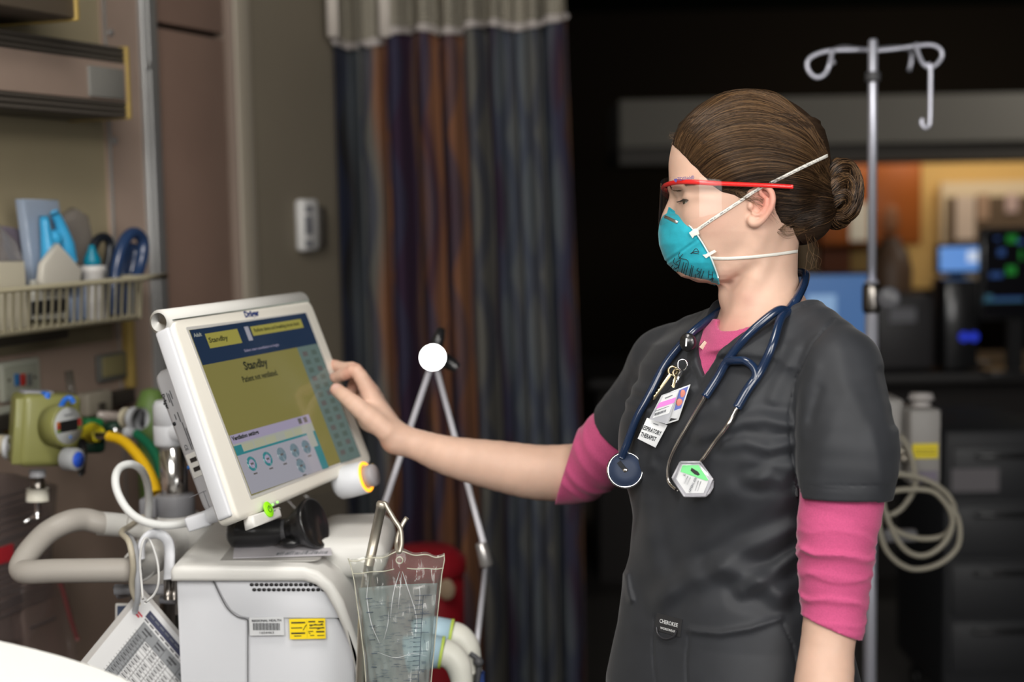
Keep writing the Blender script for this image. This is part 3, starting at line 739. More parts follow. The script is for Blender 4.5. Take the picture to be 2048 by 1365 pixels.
for s in (-1, 1):
    def sd_shoe(P):
        a = PORG + tw * s * .10 + nw * .02 * s
        d = cap(P, w2c(a - nw * .04 + [0, 0, .045]), w2c(a + nw * .18 + [0, 0, .035]), .045, .036)
        return np.maximum(d, -plane(P, w2c(PORG), w2c([[0, 0, 1.]])[0] - w2c([[0, 0, 0.]])[0]))
    cc = w2c(PORG + tw * s * .10 + nw * .06)
    sdf_obj('shoe', sd_shoe, cc - .25, cc + .25, .008, [M_SHOE], person, 1, 50)
# ================================================================== things she wears and carries
def clear_film(name, tint=(1, 1, 1), ior=1.35, rough=.03):
    m = bpy.data.materials.new(name); m.use_nodes = True; nt = m.node_tree; nt.nodes.clear()
    o = nt.nodes.new('ShaderNodeOutputMaterial'); t = nt.nodes.new('ShaderNodeBsdfTransparent'); g = nt.nodes.new('ShaderNodeBsdfGlossy'); x = nt.nodes.new('ShaderNodeMixShader'); f = nt.nodes.new('ShaderNodeFresnel')
    t.inputs['Color'].default_value = (*tint, 1); g.inputs['Roughness'].default_value = rough; f.inputs['IOR'].default_value = ior; cl = nt.nodes.new('ShaderNodeMath'); cl.operation = 'MINIMUM'; cl.inputs[1].default_value = .30; nt.links.new(f.outputs[0], cl.inputs[0])
    nt.links.new(cl.outputs[0], x.inputs[0]); nt.links.new(t.outputs[0], x.inputs[1]); nt.links.new(g.outputs[0], x.inputs[2]); nt.links.new(x.outputs[0], o.inputs[0]); return m
def vnorm(b, p):
    h = b.find_nearest(Vector(p)); n = np.array(h[1]); d = p - np.array(h[0])
    return n if np.dot(n, d) >= 0 else -n
def ribbon(mb, pts, nrm, w, th, mi=0):
    pts = np.asarray(pts); T, _, _ = frames(pts); V = []; m = len(pts); w = np.broadcast_to(w, (m,))
    for i in range(m):
        n = nz(nrm[i] - T[i] * np.dot(nrm[i], T[i])); b = np.cross(T[i], n)
        V += [pts[i] + b * w[i] / 2, pts[i] + n * th + b * w[i] / 2 * .8, pts[i] + n * th - b * w[i] / 2 * .8, pts[i] - b * w[i] / 2]
    F = [[i * 4 + k, i * 4 + (k + 1) % 4, (i + 1) * 4 + (k + 1) % 4, (i + 1) * 4 + k] for i in range(m - 1) for k in range(4)] + [[3, 2, 1, 0], [(m - 1) * 4 + k for k in range(4)]]
    return mb.add(V, F, mi)
def stroke(mb, bvh, pxs, w=.00065, off=.0004, mi=0, sub=3, th=.0003):
    P = cat_rom(np.array([(x, y, 0) for x, y in pxs], float), sub) if len(pxs) > 2 else np.linspace((*pxs[0], 0), (*pxs[1], 0), 4)
    q = [surf(bvh, a[0], a[1], off) for a in P]; q = [k for k in q if k is not None]
    if len(q) < 2: return
    ribbon(mb, q, [nz(CAMP - k) for k in q], w, th, mi)
M_MASK = mat('teal_mask', (.012, .36, .46), .78, sheen=.2, bump=.35, bscale=260, bdist=.0006, var=.22, vscale=55)
M_MEDGE = mat('mask_white_edge', (.62, .74, .74), .8); M_INK = mat('black_ink', (.012, .014, .018), .6); M_STRAP = mat('white_elastic', (.72, .70, .64), .7, bump=.3, bscale=500)
M_CLIP = mat('nose_metal', (.62, .62, .62), .35, metal=1)
XR = np.array([(412,1336),(418,1344),(424,1352),(432,1363),(450,1380),(464,1392),(480,1403),(508,1420),(535,1431),(560,1438),(572,1440)], float)
FR = np.array([(412,1337),(420,1331),(430,1325),(445,1319),(465,1317),(490,1319),(510,1326),(525,1334),(540,1347),(552,1366),(560,1390),(568,1425),(571,1440)], float)
ys = np.arange(413, 571, 3.0); MR = []
for y in ys:
    xr_ = np.interp(y, XR[:, 0], XR[:, 1]); fx = np.interp(y, FR[:, 0], FR[:, 1])
    zf = max(hw_at(HEAD, xr_ - 14, min(y, 552)), .012) + np.interp(y, [500, 545, 571], [.004, .009, .012])
    MR.append((y, fx, xr_ + 30 + (xr_ + 30 - fx) * .0, zf * 1.06))
MR = np.array(MR)
def sd_mask_solid(Q): return norm_sd(lambda p: rows_sd(p, MR, DH, 2.15, .985), Q)
def sd_mask(P):
    Q = mir(P); u, v = proj(Q); d = sd_mask_solid(Q)
    cut = (u - np.interp(v, XR[:, 0], XR[:, 1])) * .0006
    rim = .0012 * np.exp(-((cut + .0014) / .0011) ** 2)
    seam = polysd(u, v, [(1322,532),(1345,516),(1372,497),(1404,473)], False); d = d + .0011 * np.exp(-(seam / 2.2) ** 2) - .0005 * np.exp(-((seam - 5) / 3) ** 2)
    d = d - .0006 * wob(Q, 130, 31)
    return smax(smax(d - rim, cut, .0006), -(d + .0022), .0003)
respirator = thing('respirator_mask', 'teal cup respirator with handwriting over the woman\'s nose and mouth', 'mask', c2w(Hp(1345, 560, 0)))
lo = np.minimum(Hp(1295, 395, .075), Hp(1465, 590, -.075)); hi = np.maximum(Hp(1295, 395, .075), Hp(1465, 590, -.075))
mo, MV, MF = sdf_obj('mask_cup', sd_mask, lo, hi, .0011, [M_MASK], respirator, 1, 500)
BV_MASK = bvh_of(MV, MF)
mb = MB()
edge = [(1355,426),(1362,431),(1380,450),(1392,464),(1403,480),(1420,508),(1431,535),(1437,556)]
for side in (1, -1):
    pts = []
    for x, y in cat_rom(np.array([(a, b, 0) for a, b in edge], float), 4)[:, :2]:
        h = near_surf(BV_MASK, c2w(Hm(x - 1.0, y, max(hw_at(HEAD, x - 14, min(y, 552)), .010) + .009, 1)), .0007)
        c = w2c(h); c[2] = c[2] if side > 0 else 2 * DH - c[2]; pts.append(c2w(c))
    pts = np.array(pts)
    for _ in range(3): pts[1:-1] = (pts[:-2] + 2 * pts[1:-1] + pts[2:]) / 4
    mb.tube(pts, .0010, 6)
mb.build('mask_edge', [M_MEDGE], respirator)
mb = MB(); P = []
for x, y in ((1356,446),(1350,443.5),(1343,440),(1336,436.5),(1330,434)): P.append(surf(BV_MASK, x, y, .0004))
P = [p for p in P if p is not None]; ribbon(mb, P, [nz(CAMP - p) for p in P], .0040, .0008); mb.build('nose_clip', [M_CLIP], respirator)
mb = MB()
for q in ([(1383,508),(1392,497),(1398,505),(1392,503),(1381,507)], [(1384,506),(1398,508)], [(1360,505),(1357,512),(1362,516)], [(1366,508),(1358,518)], [(1350,516),(1347,524),(1353,530)], [(1346,530),(1341,536),(1345,541),(1350,534)],
          [(1360,520),(1352,526),(1358,532),(1350,538)], [(1336,534),(1341,540)], [(1362,517),(1355,545)], [(1362,517),(1377,523),(1371,550)], [(1368,524),(1363,545)], [(1373,526),(1367,546)], [(1356,541),(1352,548),(1358,550)],
          [(1384,530),(1379,552)], [(1387,532),(1382,554)], [(1397,536),(1394,541),(1399,543),(1395,549)], [(1403,538),(1398,556)], [(1408,542),(1401,560)], [(1392,548),(1390,556)], [(1418,541),(1417,556)], [(1426,543),(1424,560)], [(1418,549),(1426,550)], [(1420,559),(1427,556),(1424,563)]):
    stroke(mb, BV_MASK, q, .00065)
mb.build('handwriting', [M_INK], respirator)
BVB = bvh_of(np.concatenate([Vw, HV]), np.concatenate([F, HF + len(Vw)]))
M_GREY0 = mat('strap_ink', (.22, .22, .24), .7)
def strap(pxs, w, name, off=.0012, back=None):
    near = []
    for x, y in cat_rom(np.array([(a, b, 0) for a, b in pxs], float), 6)[:, :2]:
        h = surf(BVB, x, y, off)
        if h is not None: near.append(h)
    c = w2c(np.array(near)); n = len(c)
    for _ in range(3): c[1:-1] = (c[:-2] + 2 * c[1:-1] + c[2:]) / 4
    c[:, 2] = np.minimum(c[:, 2], DH - .004)
    far = c[::-1].copy(); far[:, 2] = 2 * DH - far[:, 2]
    allp = np.concatenate([c, back if back is not None else np.zeros((0, 3)), far]); Pw = c2w(allp)
    nr = [vnorm(BVB, p) for p in Pw]; mb = MB(); ribbon(mb, Pw, nr, w, .0007); so__ = mb.build(name, [M_STRAP], respirator)
    if name == 'head_strap':                    # small printed characters along the elastic
        mk_ = MB(); i = 3
        while i < n - 6:
            l = rnd.randint(1, 2); q = [Pw[j] + nr[j] * .0008 for j in range(i, i + l + 1)]; ribbon(mk_, [q[0] * (1 - t_) + q[-1] * t_ for t_ in (0, .45)], [nr[i]] * 2, rnd.uniform(.0006, .0012), .00012); ribbon(mk_, [q[0] * (1 - t_) + q[-1] * t_ for t_ in (.6, .8)], [nr[i]] * 2, rnd.uniform(.0006, .0014), .00012); i += l + rnd.randint(0, 1)
        mk_.build('strap_print', [M_GREY0], so__)
    return so__, Pw
strap([(1386,466),(1420,442),(1460,416),(1490,396),(1508,382),(1530,371),(1575,349),(1620,327),(1652,312)], .0042, 'head_strap', .0018)
strap([(1416,515),(1450,517),(1490,515),(1530,511),(1565,507),(1592,503)], .0040, 'neck_strap', .0016)
def prism_px(mb, pts, D, th, mi=0, bev=0, o=None):        # a flat piece whose outline was measured, lying square to the line of sight
    Pw = np.array([W(x, y, D) for x, y in pts]); o = Pw.mean(0); Z = nz(CAMP - o); X = nz(Pw[1] - Pw[0]); X = nz(X - Z * np.dot(X, Z)); Y = np.cross(Z, X)
    poly = [((p - o) @ X, (p - o) @ Y) for p in Pw]; ar = sum(poly[i][0] * poly[(i + 1) % len(poly)][1] - poly[(i + 1) % len(poly)][0] * poly[i][1] for i in range(len(poly)))
    if ar < 0: poly = poly[::-1]
    mb.prism(poly, o, X, Y, th, bev, mi); return o, X, Y, Z
for q in ([(1378,466),(1390,457),(1397,461),(1399,469),(1389,472),(1385,477)], [(1405,510),(1411,509),(1429,500),(1433,504),(1418,513),(1412,517)]):
    D_ = min(w2c(surf(BV_MASK, x, y, 0, surf(BVB, x, y, 0)))[2] for x, y in q) - .0012; mb = MB(); prism_px(mb, q, D_, .0008, 0, .0002); mb.build('strap_tab', [M_STRAP], respirator)
# ---- eye shield
M_RED = mat('red_plastic', (.75, .02, .018), .28, coat=.4); M_FILM = clear_film('clear_film', (.97, .98, .98), 1.28, .04); M_LOGO = mat('purple_print', (.045, .03, .20), .5)
shield = thing('eye_shield', 'clear wrap-round eye shield on a red plastic frame worn by the woman', 'safety glasses', c2w(Hp(1330, 440, 0)))
half = [(1586,374,.0815),(1540,371.5,.0825),(1480,369,.080),(1430,367,.0765),(1398,365,.0715),(1368,364,.060),(1346,366,.042),(1332,370,.020),(1328,372,.0)]
hp = cat_rom(np.array([Hm(x, y, z, 1) for x, y, z in half]), 6)
hf = hp[::-1][1:].copy(); hf[:, 2] = 2 * DH - hf[:, 2]
mb = MB(); fr_ = c2w(np.concatenate([hp, hf])); n = len(fr_); up = c2w([[0, -1., 0]])[0] - CAMP
mb.tube(fr_, [.0026 if (i < 18 or i > n - 19) else .0030 for i in range(n)], 8, up=up, sx=1.0, sy=.6)
mb.build('shield_frame', [M_RED], shield)
arc = np.concatenate([hp, hf]); a0 = next(i for i in range(n) if proj(arc[i:i + 1])[0][0] < 1446); arc = arc[a0:n - a0]
bowl = lambda s: 1 - abs(2 * s - 1) ** 3
def film(s, t):
    x = s * (len(arc) - 1); i = min(int(x), len(arc) - 2); p = arc[i] + (arc[i + 1] - arc[i]) * (x - i)
    ctr = np.array([Hp(1470, 0, 0)[0], 0, DH]); o = p - ctr; o[1] = 0; o = nz(o)
    p = p + o * (.0028 + .003 * t) ; p = p + np.array([0, -.0075 * (.55 + .45 * bowl(s)) + t * (.038 + .019 * bowl(s)), 0])
    return c2w(p)
mb = MB(); mb.grid(film, 48, 8); mb.build('shield_lens', [M_FILM], shield)
mb = MB(); s0 = .10
pa, pb = film(.275, .03), film(.17, .03); lx = nz(pb - pa); 
c_ = w2c(film(.24, .035)); lo_ = W(1371, 357, c_[2] - .004)
text_fit(mb, 'TIDIShield®', W(1371.5, 356.5, c_[2] - .0045), nz(W(1388, 354.5, c_[2] - .006) - W(1352, 359, c_[2] + .001)), up, .0205, .0044, bold=.012); mb.prism([(-.002, .002), (.002, .002), (.0018, -.0005), (0, -.0026), (-.0018, -.0005)][::-1], W(1351.5, 361, c_[2] - .0), nz(W(1388, 354.5, c_[2] - .004) - W(1352, 359.5, c_[2])), up, .0003)
mb.build('printed_logo', [M_LOGO], shield)
# ---- stethoscope
M_TUBE = mat('navy_tubing', (.009, .022, .058), .22, coat=.5); M_STEEL = mat('steel', (.62, .58, .55), .22, metal=1); M_DIA = mat('navy_diaphragm', (.014, .026, .060), .6); M_CHROME = mat('chrome', (.8, .8, .82), .08, metal=1); M_BLK = mat('black_plastic', (.012, .012, .013), .3, coat=.3)
def onS(x, y, off, D=None, b=None):
    h = surf(BV_SCRUB, x, y, off)
    if h is None: return W(x, y, D)
    if D is not None:
        c = w2c(h); 
        if c[2] > D: return W(x, y, D)
    return h
steth = thing('stethoscope', 'navy blue stethoscope hung round the woman\'s neck', 'stethoscope', W(1300, 960, 1.72))
mb = MB()
main = [W(1584,614,1.695), W(1597,592,1.705), W(1610,562,1.745), W(1607,546,1.79), W(1570,552,1.835), W(1500,590,1.85), W(1450,612,1.842)]
left = [onS(1426, 632, .006), onS(1395, 668, .006), onS(1362, 703, .0065), onS(1335, 740, .0075), onS(1308, 790, .009), onS(1287, 840, .010), onS(1270, 885, .012, 1.80), onS(1262, 912, .014, 1.80)]
tb = cat_rom(np.array(main + left), 8); mb.tube(tb, .0052, 14)
inn = cat_rom(np.array([W(1590,603,1.70), W(1575,620,1.690), onS(1553, 634, .012), onS(1499, 679, .0075), onS(1462, 722, .0065), onS(1440, 760, .0065), onS(1417, 800, .0065)]), 8); mb.tube(inn, .0052, 14)
out = cat_rom(np.array([W(1590,603,1.70), W(1578,624,1.689), onS(1565, 648, .010), onS(1547, 697, .008), onS(1523, 747, .007), onS(1499, 784, .007), onS(1478, 822, .0065)]), 8); mb.tube(out, [.0050, .0052, .0052, .0056, .0056], 14)
arch = cat_rom(np.array([onS(1447, 748, .0070), onS(1462, 727, .0075), onS(1480, 719, .009), onS(1499, 722, .010), onS(1513, 737, .009), onS(1515, 758, .0080), onS(1505, 776, .007)]), 6); mb.tube(arch, .0050, 14)
mb.build('tubing', [M_TUBE], steth)
mb = MB()
e1 = cat_rom(np.array([onS(1418, 798, .0065), onS(1387, 843, .006), onS(1359, 890, .006), onS(1346, 925, .006), onS(1343, 950, .006), onS(1349, 968, .007), onS(1364, 982, .008)]), 8)
e2 = cat_rom(np.array([onS(1479, 820, .0065), onS(1460, 853, .0065), onS(1435, 890, .0065), onS(1410, 922, .0065), onS(1385, 948, .006)]), 8)
mb.tube(e1, .0024, 10); mb.build('ear_tube', [M_STEEL], steth); mb = MB(); mb.tube(e2, .0024, 10); mb.build('ear_tube', [M_STEEL], steth)
cpc = onS(1251, 941, .02, 1.775); cn = nz(CAMP - cpc); cn = nz(cn + np.array([-.10, 0, .10]))
mb = MB(); Rr = 37 * w2c(cpc)[2] / FPX
mb.lathe([(Rr * .30, -.012), (Rr * .62, -.009), (Rr * .9, -.004), (Rr * 1.0, -.001), (Rr * 1.02, .0015), (Rr * .97, .0035), (Rr * .90, .0040), (Rr * .89, .0022)], cpc, cn, 40)
mb.tube([cpc - cn * .006, cpc * .5 + W(1262, 912, 1.79) * .5 - cn * .004, W(1264, 906, 1.795)], [.0045, .0042, .0038], 12); mb.build('chest_piece', [M_CHROME], steth)
mb = MB(); mb.lathe([(Rr * .895, .0015), (Rr * .895, .0032), (Rr * .4, .0036), (.0001, .0037)], cpc, cn, 40)
mb.build('diaphragm', [M_DIA], steth)
mb = MB(); ud = nz(np.cross(cn, [0, 0, 1.])); 
mb.text('LITTMANN', cpc + cn * .0040, nz(ud * .62 + np.array([0, 0, .78])), np.cross(cn, nz(ud * .62 + np.array([0, 0, .78]))), .0062, bold=.0001) if False else mb.box(cpc + cn * .0038, (.0055, .026, .0003), nz(ud * .78 - np.array([0, 0, .62])), nz(ud * .62 + np.array([0, 0, .78])))
mb.lathe([(.0035, .0034), (.0030, .0042), (.0001, .0044)], cpc, cn, 14, 1); mb.build('print', [M_INK, M_STEEL], steth)
# hexagonal name tag clipped on the ear tubes
M_CLR = clear_film('clear_plastic', (.86, .88, .90), 1.5, .1); M_WHITE = mat('white_card', (.60, .61, .62), .5); M_GREEN = mat('green_print', (.16, .62, .22), .5); M_GREY = mat('grey_print', (.16, .17, .19), .6); M_RIM = mat('clear_rim', (.50, .50, .54), .15, coat=.6, alpha=.75)
D0 = min(w2c(onS(x_, y_, .006))[2] for x_, y_ in ((1385,958),(1361,925),(1400,925),(1425,960),(1411,993),(1369,993),(1345,957)))
def hexo(pts, D): return [W(x, y, D) for x, y in pts]
HX = [(1361,925),(1400,925),(1425,960),(1411,993),(1369,993),(1345,957)]
tagt = thing('name_tag', 'clear hexagonal tag with a green and white card on the stethoscope', 'name tag', W(1386, 993, D0))
mb = MB(); prism_px(mb, HX, D0, .0012, 0, .0003); mb.build('holder', [M_RIM], tagt)
mb = MB()
for i in range(6):
    a_, b_ = HX[i], HX[(i + 1) % 6]; mb.tube([W(*a_, D0 - .0015), W(*b_, D0 - .0015)], .0014, 6)
mb.tube([W(1425,962,D0), W(1424,975,D0), W(1418,985,D0), W(1411,991,D0)], .0022, 6); mb.build('holder_rim', [M_RIM], tagt)
mb = MB(); prism_px(mb, [(1364,931),(1397,931),(1418,960),(1407,987),(1372,987),(1352,958)], D0 - .0016, .0003, 0)
prism_px(mb, [(1365,931),(1397,931),(1417,961),(1412,962),(1361,944)], D0 - .0020, .0003, 1)
prism_px(mb, [(1383,936),(1396,944),(1400,950),(1396,952),(1389,949),(1381,942)], D0 - .0024, .0002, 2)
for k, (x0, y0, x1, y1) in enumerate(((1402,963,1395,983),(1397,962,1390,982),(1391,958,1379,986),(1381,955,1374,970),(1376,952,1369,968))):
    if k == 2: continue
    mb.tube([W(x0, y0, D0 - .0040), W(x1, y1, D0 - .0040)], .0004, 4, mi=3)
p0, p1 = W(1392, 956, D0 - .0042), W(1378, 985, D0 - .0042); X_ = nz(p1 - p0); Z_ = nz(CAMP - p0)
text_fit(mb, 'RESP THERAPY', (p0 + p1) / 2, X_, np.cross(Z_, X_), np.linalg.norm(p1 - p0), .0027, 4, .02)
mb.ball(W(1369, 950, D0 - .0030), .0014, 8, 3)
mb.build('card', [M_WHITE, M_GREEN, M_BLK, mat('light_grey_print', (.42, .43, .45), .6), M_GREY], tagt)
# ---- badge reel, keys and cards
reel = thing('badge_reel', 'black badge reel clipped at the neckline of the scrub top', 'badge reel', onS(1387, 718, .004))
rc = onS(1387, 699, .016); rz = nz(nz(CAMP - rc) + np.array([-.35, 0, 0])); mb = MB()
mb.lathe([(.006, -.008), (.0105, -.006), (.0115, -.002), (.0115, .002), (.0100, .0045), (.0001, .0055)], rc, rz, 28, sx=1.0, sy=.86); mb.build('reel_case', [M_BLK], reel)
mb = MB(); mb.text('Respironics', rc + rz * .0056, nz(np.cross([0, 0, 1.], rz) * .45 + np.array([0, 0, .9])), np.cross(rz, nz(np.cross([0, 0, 1.], rz) * .45 + np.array([0, 0, .9]))), .0034) if False else mb.box(rc + rz * .0058, (.0022, .010, .0003), nz(np.cross([0, 0, 1.], rz)), (0, .3, 1)); mb.build('case_mark', [M_WHITE], reel)
mb = MB(); mb.box(W(1407, 691, w2c(rc)[2] + .004), (.010, .0035, .006), nz(W(1410, 688, 1.7) - W(1400, 700, 1.7)), (0, 1, 0), .0008); mb.build('spring_clip', [mat('rose_metal', (.75, .50, .38), .25, metal=1)], reel)
M_BRASS = mat('brass_key', (.62, .52, .33), .3, metal=1)
rb = w2c(rc)[2]
mb = MB(); mb.tube(cat_rom(np.array([W(1358, 722, rb), W(1371, 721, rb - .002), W(1374, 733, rb - .003), W(1366, 742, rb), W(1356, 735, rb)]), 5, True), .0011, 8, closed=True)
mb.tube([W(1364, 740, rb - .001), W(1358, 752, rb - .001), W(1353, 766, rb)], [.0024, .0028, .0016], 8); mb.build('swivel_hook', [M_CHROME], reel)
for k, (q, lab) in enumerate((([(1357,745),(1348,760),(1332,781),(1322,793)], 'longer brass key hanging below the badge reel'), ([(1366,748),(1364,762),(1358,778)], 'short brass key beside the cards below the reel'))):
    P = [onS(x, y, .010) for x, y in q]; mb = MB(); ax = nz(P[-1] - P[0]); zz = nz(CAMP - P[0])
    ring = [P[0] + .0055 * (math.cos(a) * ax + math.sin(a) * np.cross(zz, ax)) for a in np.linspace(0, 2 * PI, 14)[:-1]]
    mb.tube(np.array(ring), .0016, 6, closed=True); L = np.linalg.norm(P[-1] - P[0])
    yy = np.cross(zz, ax); poly = [(0, -.0018), (L * .5, -.0022)] + [(L * (.5 + .06 * i), -.0022 + (.0013 if i % 2 else 0)) for i in range(1, 8)] + [(L, 0), (L * .95, .0020), (0, .0018)]
    mb.prism(poly, P[0] + ax * .005, ax, yy, .0018, .0002); o = mb.build('key', [M_BRASS]); tag(o, lab, 'key', 'keys under the badge reel')
def card_frame(TL, TR, BL, off, D=None):
    dd = min([w2c(onS(*q, off, D))[2] for q in (TL, TR, BL)]) - .007; a, b, c = [W(q[0], q[1], dd) for q in (TL, TR, BL)]
    X = nz(b - a); Y = c - a; Y = Y - X * np.dot(X, Y); h = np.linalg.norm(Y); Y = nz(Y); return a, X, Y, np.linalg.norm(b - a), h
def card_box(mb, fr, u0, v0, u1, v1, lift, mi, th=.0003):
    a, X, Y, w_, h_ = fr; Z = np.cross(X, Y); s = -1 if np.dot(Z, CAMP - a) < 0 else 1
    c = a + X * w_ * (u0 + u1) / 2 + Y * h_ * (v0 + v1) / 2 + Z * s * lift
    mb.box(c, (abs(u1 - u0) * w_, abs(v1 - v0) * h_, th), X, Y, mi=mi)
def card_text(mb, fr, u, v, txt, size, lift, mi, sx=1, bold=0.0001):
    a, X, Y, w_, h_ = fr; Z = nz(np.cross(X, -Y)); 
    mb.text(txt, a + X * w_ * u + Y * h_ * v + Z * lift, X, -Y, size, mi, bold=bold, sx=sx)
M_CARD = mat('glossy_white_card', (.62, .63, .64), .35, coat=.3); M_BLUEP = mat('blue_photo', (.10, .13, .42), .4); M_PINKB = mat('magenta_band', (.72, .18, .55), .4); M_FACE = mat('photo_face', (.65, .22, .16), .5); M_HOLD = mat('frosted_sleeve', (.55, .56, .60), .25, alpha=.55)
def minD(pts, lift): return min(w2c(onS(x, y, 0, 1.9))[2] for x, y in pts) - lift
def pxbar(mb, a, b, w, D, mi): mb.tube([W(*a, D), W(*b, D)], w, 4, mi=mi)
CA = [(1341,784),(1381,769),(1357,841),(1330,850)]; dA = minD(CA, .004)
mb = MB(); prism_px(mb, CA, dA, .0009, 0, .0002); prism_px(mb, [(1358,781),(1377,773),(1362,817),(1348,822)], dA - .0010, .0003, 1); prism_px(mb, [(1345,829),(1361,823),(1354,839),(1338,844)], dA - .0010, .0003, 2)
mb.ball(W(1366, 789, dA - .0014), (.0034, .0006, .0058), 12, 3); mb.ball(W(1359, 806, dA - .0014), (.0042, .0006, .0052), 12, 3)
tag(mb.build('photo_card', [M_CARD, M_BLUEP, M_BLK, M_FACE]), 'white identity card with a portrait photo, behind the sleeve with the magenta band', 'badge')
CB = [(1323,791),(1360,778),(1334,849),(1298,839)]; dB = min(minD(CB, .008), dA - .003)
cardB = thing('visitor_sleeve', 'frosted plastic sleeve with a magenta band hanging below the keys', 'badge', W(1315, 845, dB)); mb = MB(); prism_px(mb, CB, dB, .0006, 0, .0001); mb.build('sleeve', [M_HOLD], cardB)
mb = MB(); prism_px(mb, [(1327,792),(1357,782),(1338,827),(1305,837)], dB - .0007, .0003, 0); prism_px(mb, [(1319,806),(1352,795),(1348,806),(1312,818)], dB - .0011, .0003, 1)
pxbar(mb, (1330,797), (1345,791), .0005, dB - .0014, 2); pxbar(mb, (1310,823), (1338,813), .0003, dB - .0014, 2)
for k in range(10): pxbar(mb, (1311 + k * 2.3, 827 - k * .8), (1309.5 + k * 2.3, 832 - k * .8), .00035 if k % 3 else .0005, dB - .0014, 2)
mb.build('insert', [M_CARD, M_PINKB, M_GREY], cardB)
CC = [(1294,836),(1335,851),(1311,896),(1275,878)]; dC = minD([(1294,840),(1335,851),(1311,893)], .003)
mb = MB(); prism_px(mb, CC, dC, .0009, 0, .0003); oC = W(1305, 866, dC - .0008); ZC = nz(CAMP - oC); XC = nz(W(1335, 851, dC) - W(1294, 836, dC)); XC = nz(XC - ZC * np.dot(XC, ZC)); YC = np.cross(ZC, XC); kk = dC / FPX
text_fit(mb, 'RESPIRATORY', W(1303, 861, dC - .0011), XC, YC, 41 * kk, 9.5 * kk, 1, .025); text_fit(mb, 'THERAPIST', W(1297, 874, dC - .0011), XC, YC, 32 * kk, 9.5 * kk, 1, .025); text_fit(mb, 'MEMBER', W(1312, 849, dC - .0011), XC, YC, 11 * kk, 2 * kk, 2, .01)
tag(mb.build('role_card', [M_CARD, M_INK, M_GREY]), 'white card reading RESPIRATORY THERAPIST below the magenta banded sleeve', 'badge')
# woven maker's label and ring on the tunic pocket
mb = MB(); a = onS(1315, 1226, .0012); b = onS(1366, 1240, .0012); c = onS(1312, 1258, .0012); fr = (a, nz(b - a), nz((c - a) - nz(b - a) * np.dot(c - a, nz(b - a))), np.linalg.norm(b - a), .021)
card_box(mb, fr, 0, 0, 1, 1, 0, 0, .0008); card_text(mb, fr, .52, .40, 'CHEROKEE', .0066, .0009, 1, 1.0, .00010); card_text(mb, fr, .52, .78, 'WORKWEAR', .0040, .0009, 1, 1.15, .00006)
mb.build('woven_label', [mat('label_black', (.02, .02, .022), .8), M_WHITE], so)
mb = MB(); rg = [onS(x, y, .004) for x, y in ((1318,1256),(1320,1268),(1330,1277),(1342,1278),(1353,1272),(1358,1260))]; mb.tube(cat_rom(np.array(rg), 5), .0013, 8); mb.build('ring', [mat('dark_ring', (.03, .03, .035), .35)], so)
# ================================================================== the room
EXPO = 0.40; EK = 2 ** -EXPO
M_PANEL = mat('mauve_laminate', (.345, .255, .205), .55, var=.12, vscale=6, bump=.1, bscale=300)
M_BROWN = mat('brown_door_laminate', (.215, .140, .108), .5, var=.1, vscale=4)
M_OLIVE = mat('olive_wall', (.29, .245, .155), .7, var=.08, vscale=5); M_BEIGE = mat('beige_wall', (.20, .170, .125), .75, var=.06, vscale=4)
M_ALU = mat('aluminium', (.33, .33, .325), .38, metal=.6); M_YEL = mat('yellowed_edge', (.36, .25, .07), .6); M_DRK = mat('dark_slot', (.045, .038, .030), .6)
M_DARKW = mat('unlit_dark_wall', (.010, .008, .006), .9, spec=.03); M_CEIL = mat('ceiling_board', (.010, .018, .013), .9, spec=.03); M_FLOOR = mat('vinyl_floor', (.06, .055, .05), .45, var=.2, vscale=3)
WD = nz(np.array([.371, .928, 0])); WN = np.array([WD[1], -WD[0], 0]); P0 = W(300, 682, 2.9); P0 = np.array([P0[0], P0[1], 0])
def PL(px, py, off): return Wpl(px, py, P0 + WN * off, WN)
def wsz(px, py, off): p = PL(px, py, off) - P0; return float(p @ WD), float(p[2])
def wbox(mb, x0, y0, x1, y1, off, depth, mi=0, bev=0, s0=None, s1=None, z0=None, z1=None):
    """a box on the head wall whose front face (off from the wall) covers the measured region"""
    a = wsz(x0, (y0 + y1) / 2, off)[0] if s0 is None else s0; b = wsz(x1, (y0 + y1) / 2, off)[0] if s1 is None else s1
    xm = (x0 + x1) / 2; t = wsz(xm, y0, off)[1] if z1 is None else z1; u = wsz(xm, y1, off)[1] if z0 is None else z0
    c = P0 + WD * (a + b) / 2 + WN * (off - depth / 2); c = np.array([c[0], c[1], (t + u) / 2])
    mb.box(c, (abs(b - a), abs(t - u), depth), WD, (0, 0, 1), bev=bev, mi=mi); return c, (a, b, u, t)
def S(name, mb, mats, auto=None):
    o = mb.build(name, mats, auto=auto); return tag(o, kind='structure')
mb = MB(); mb.box((1.3, 4.0, -.05), (10, 13, .1), mi=0); S('floor', mb, [M_FLOOR])
mb = MB(); mb.box((1.0, 4.0, 2.85), (9.5, 13, .1), mi=0); S('ceiling', mb, [M_CEIL])
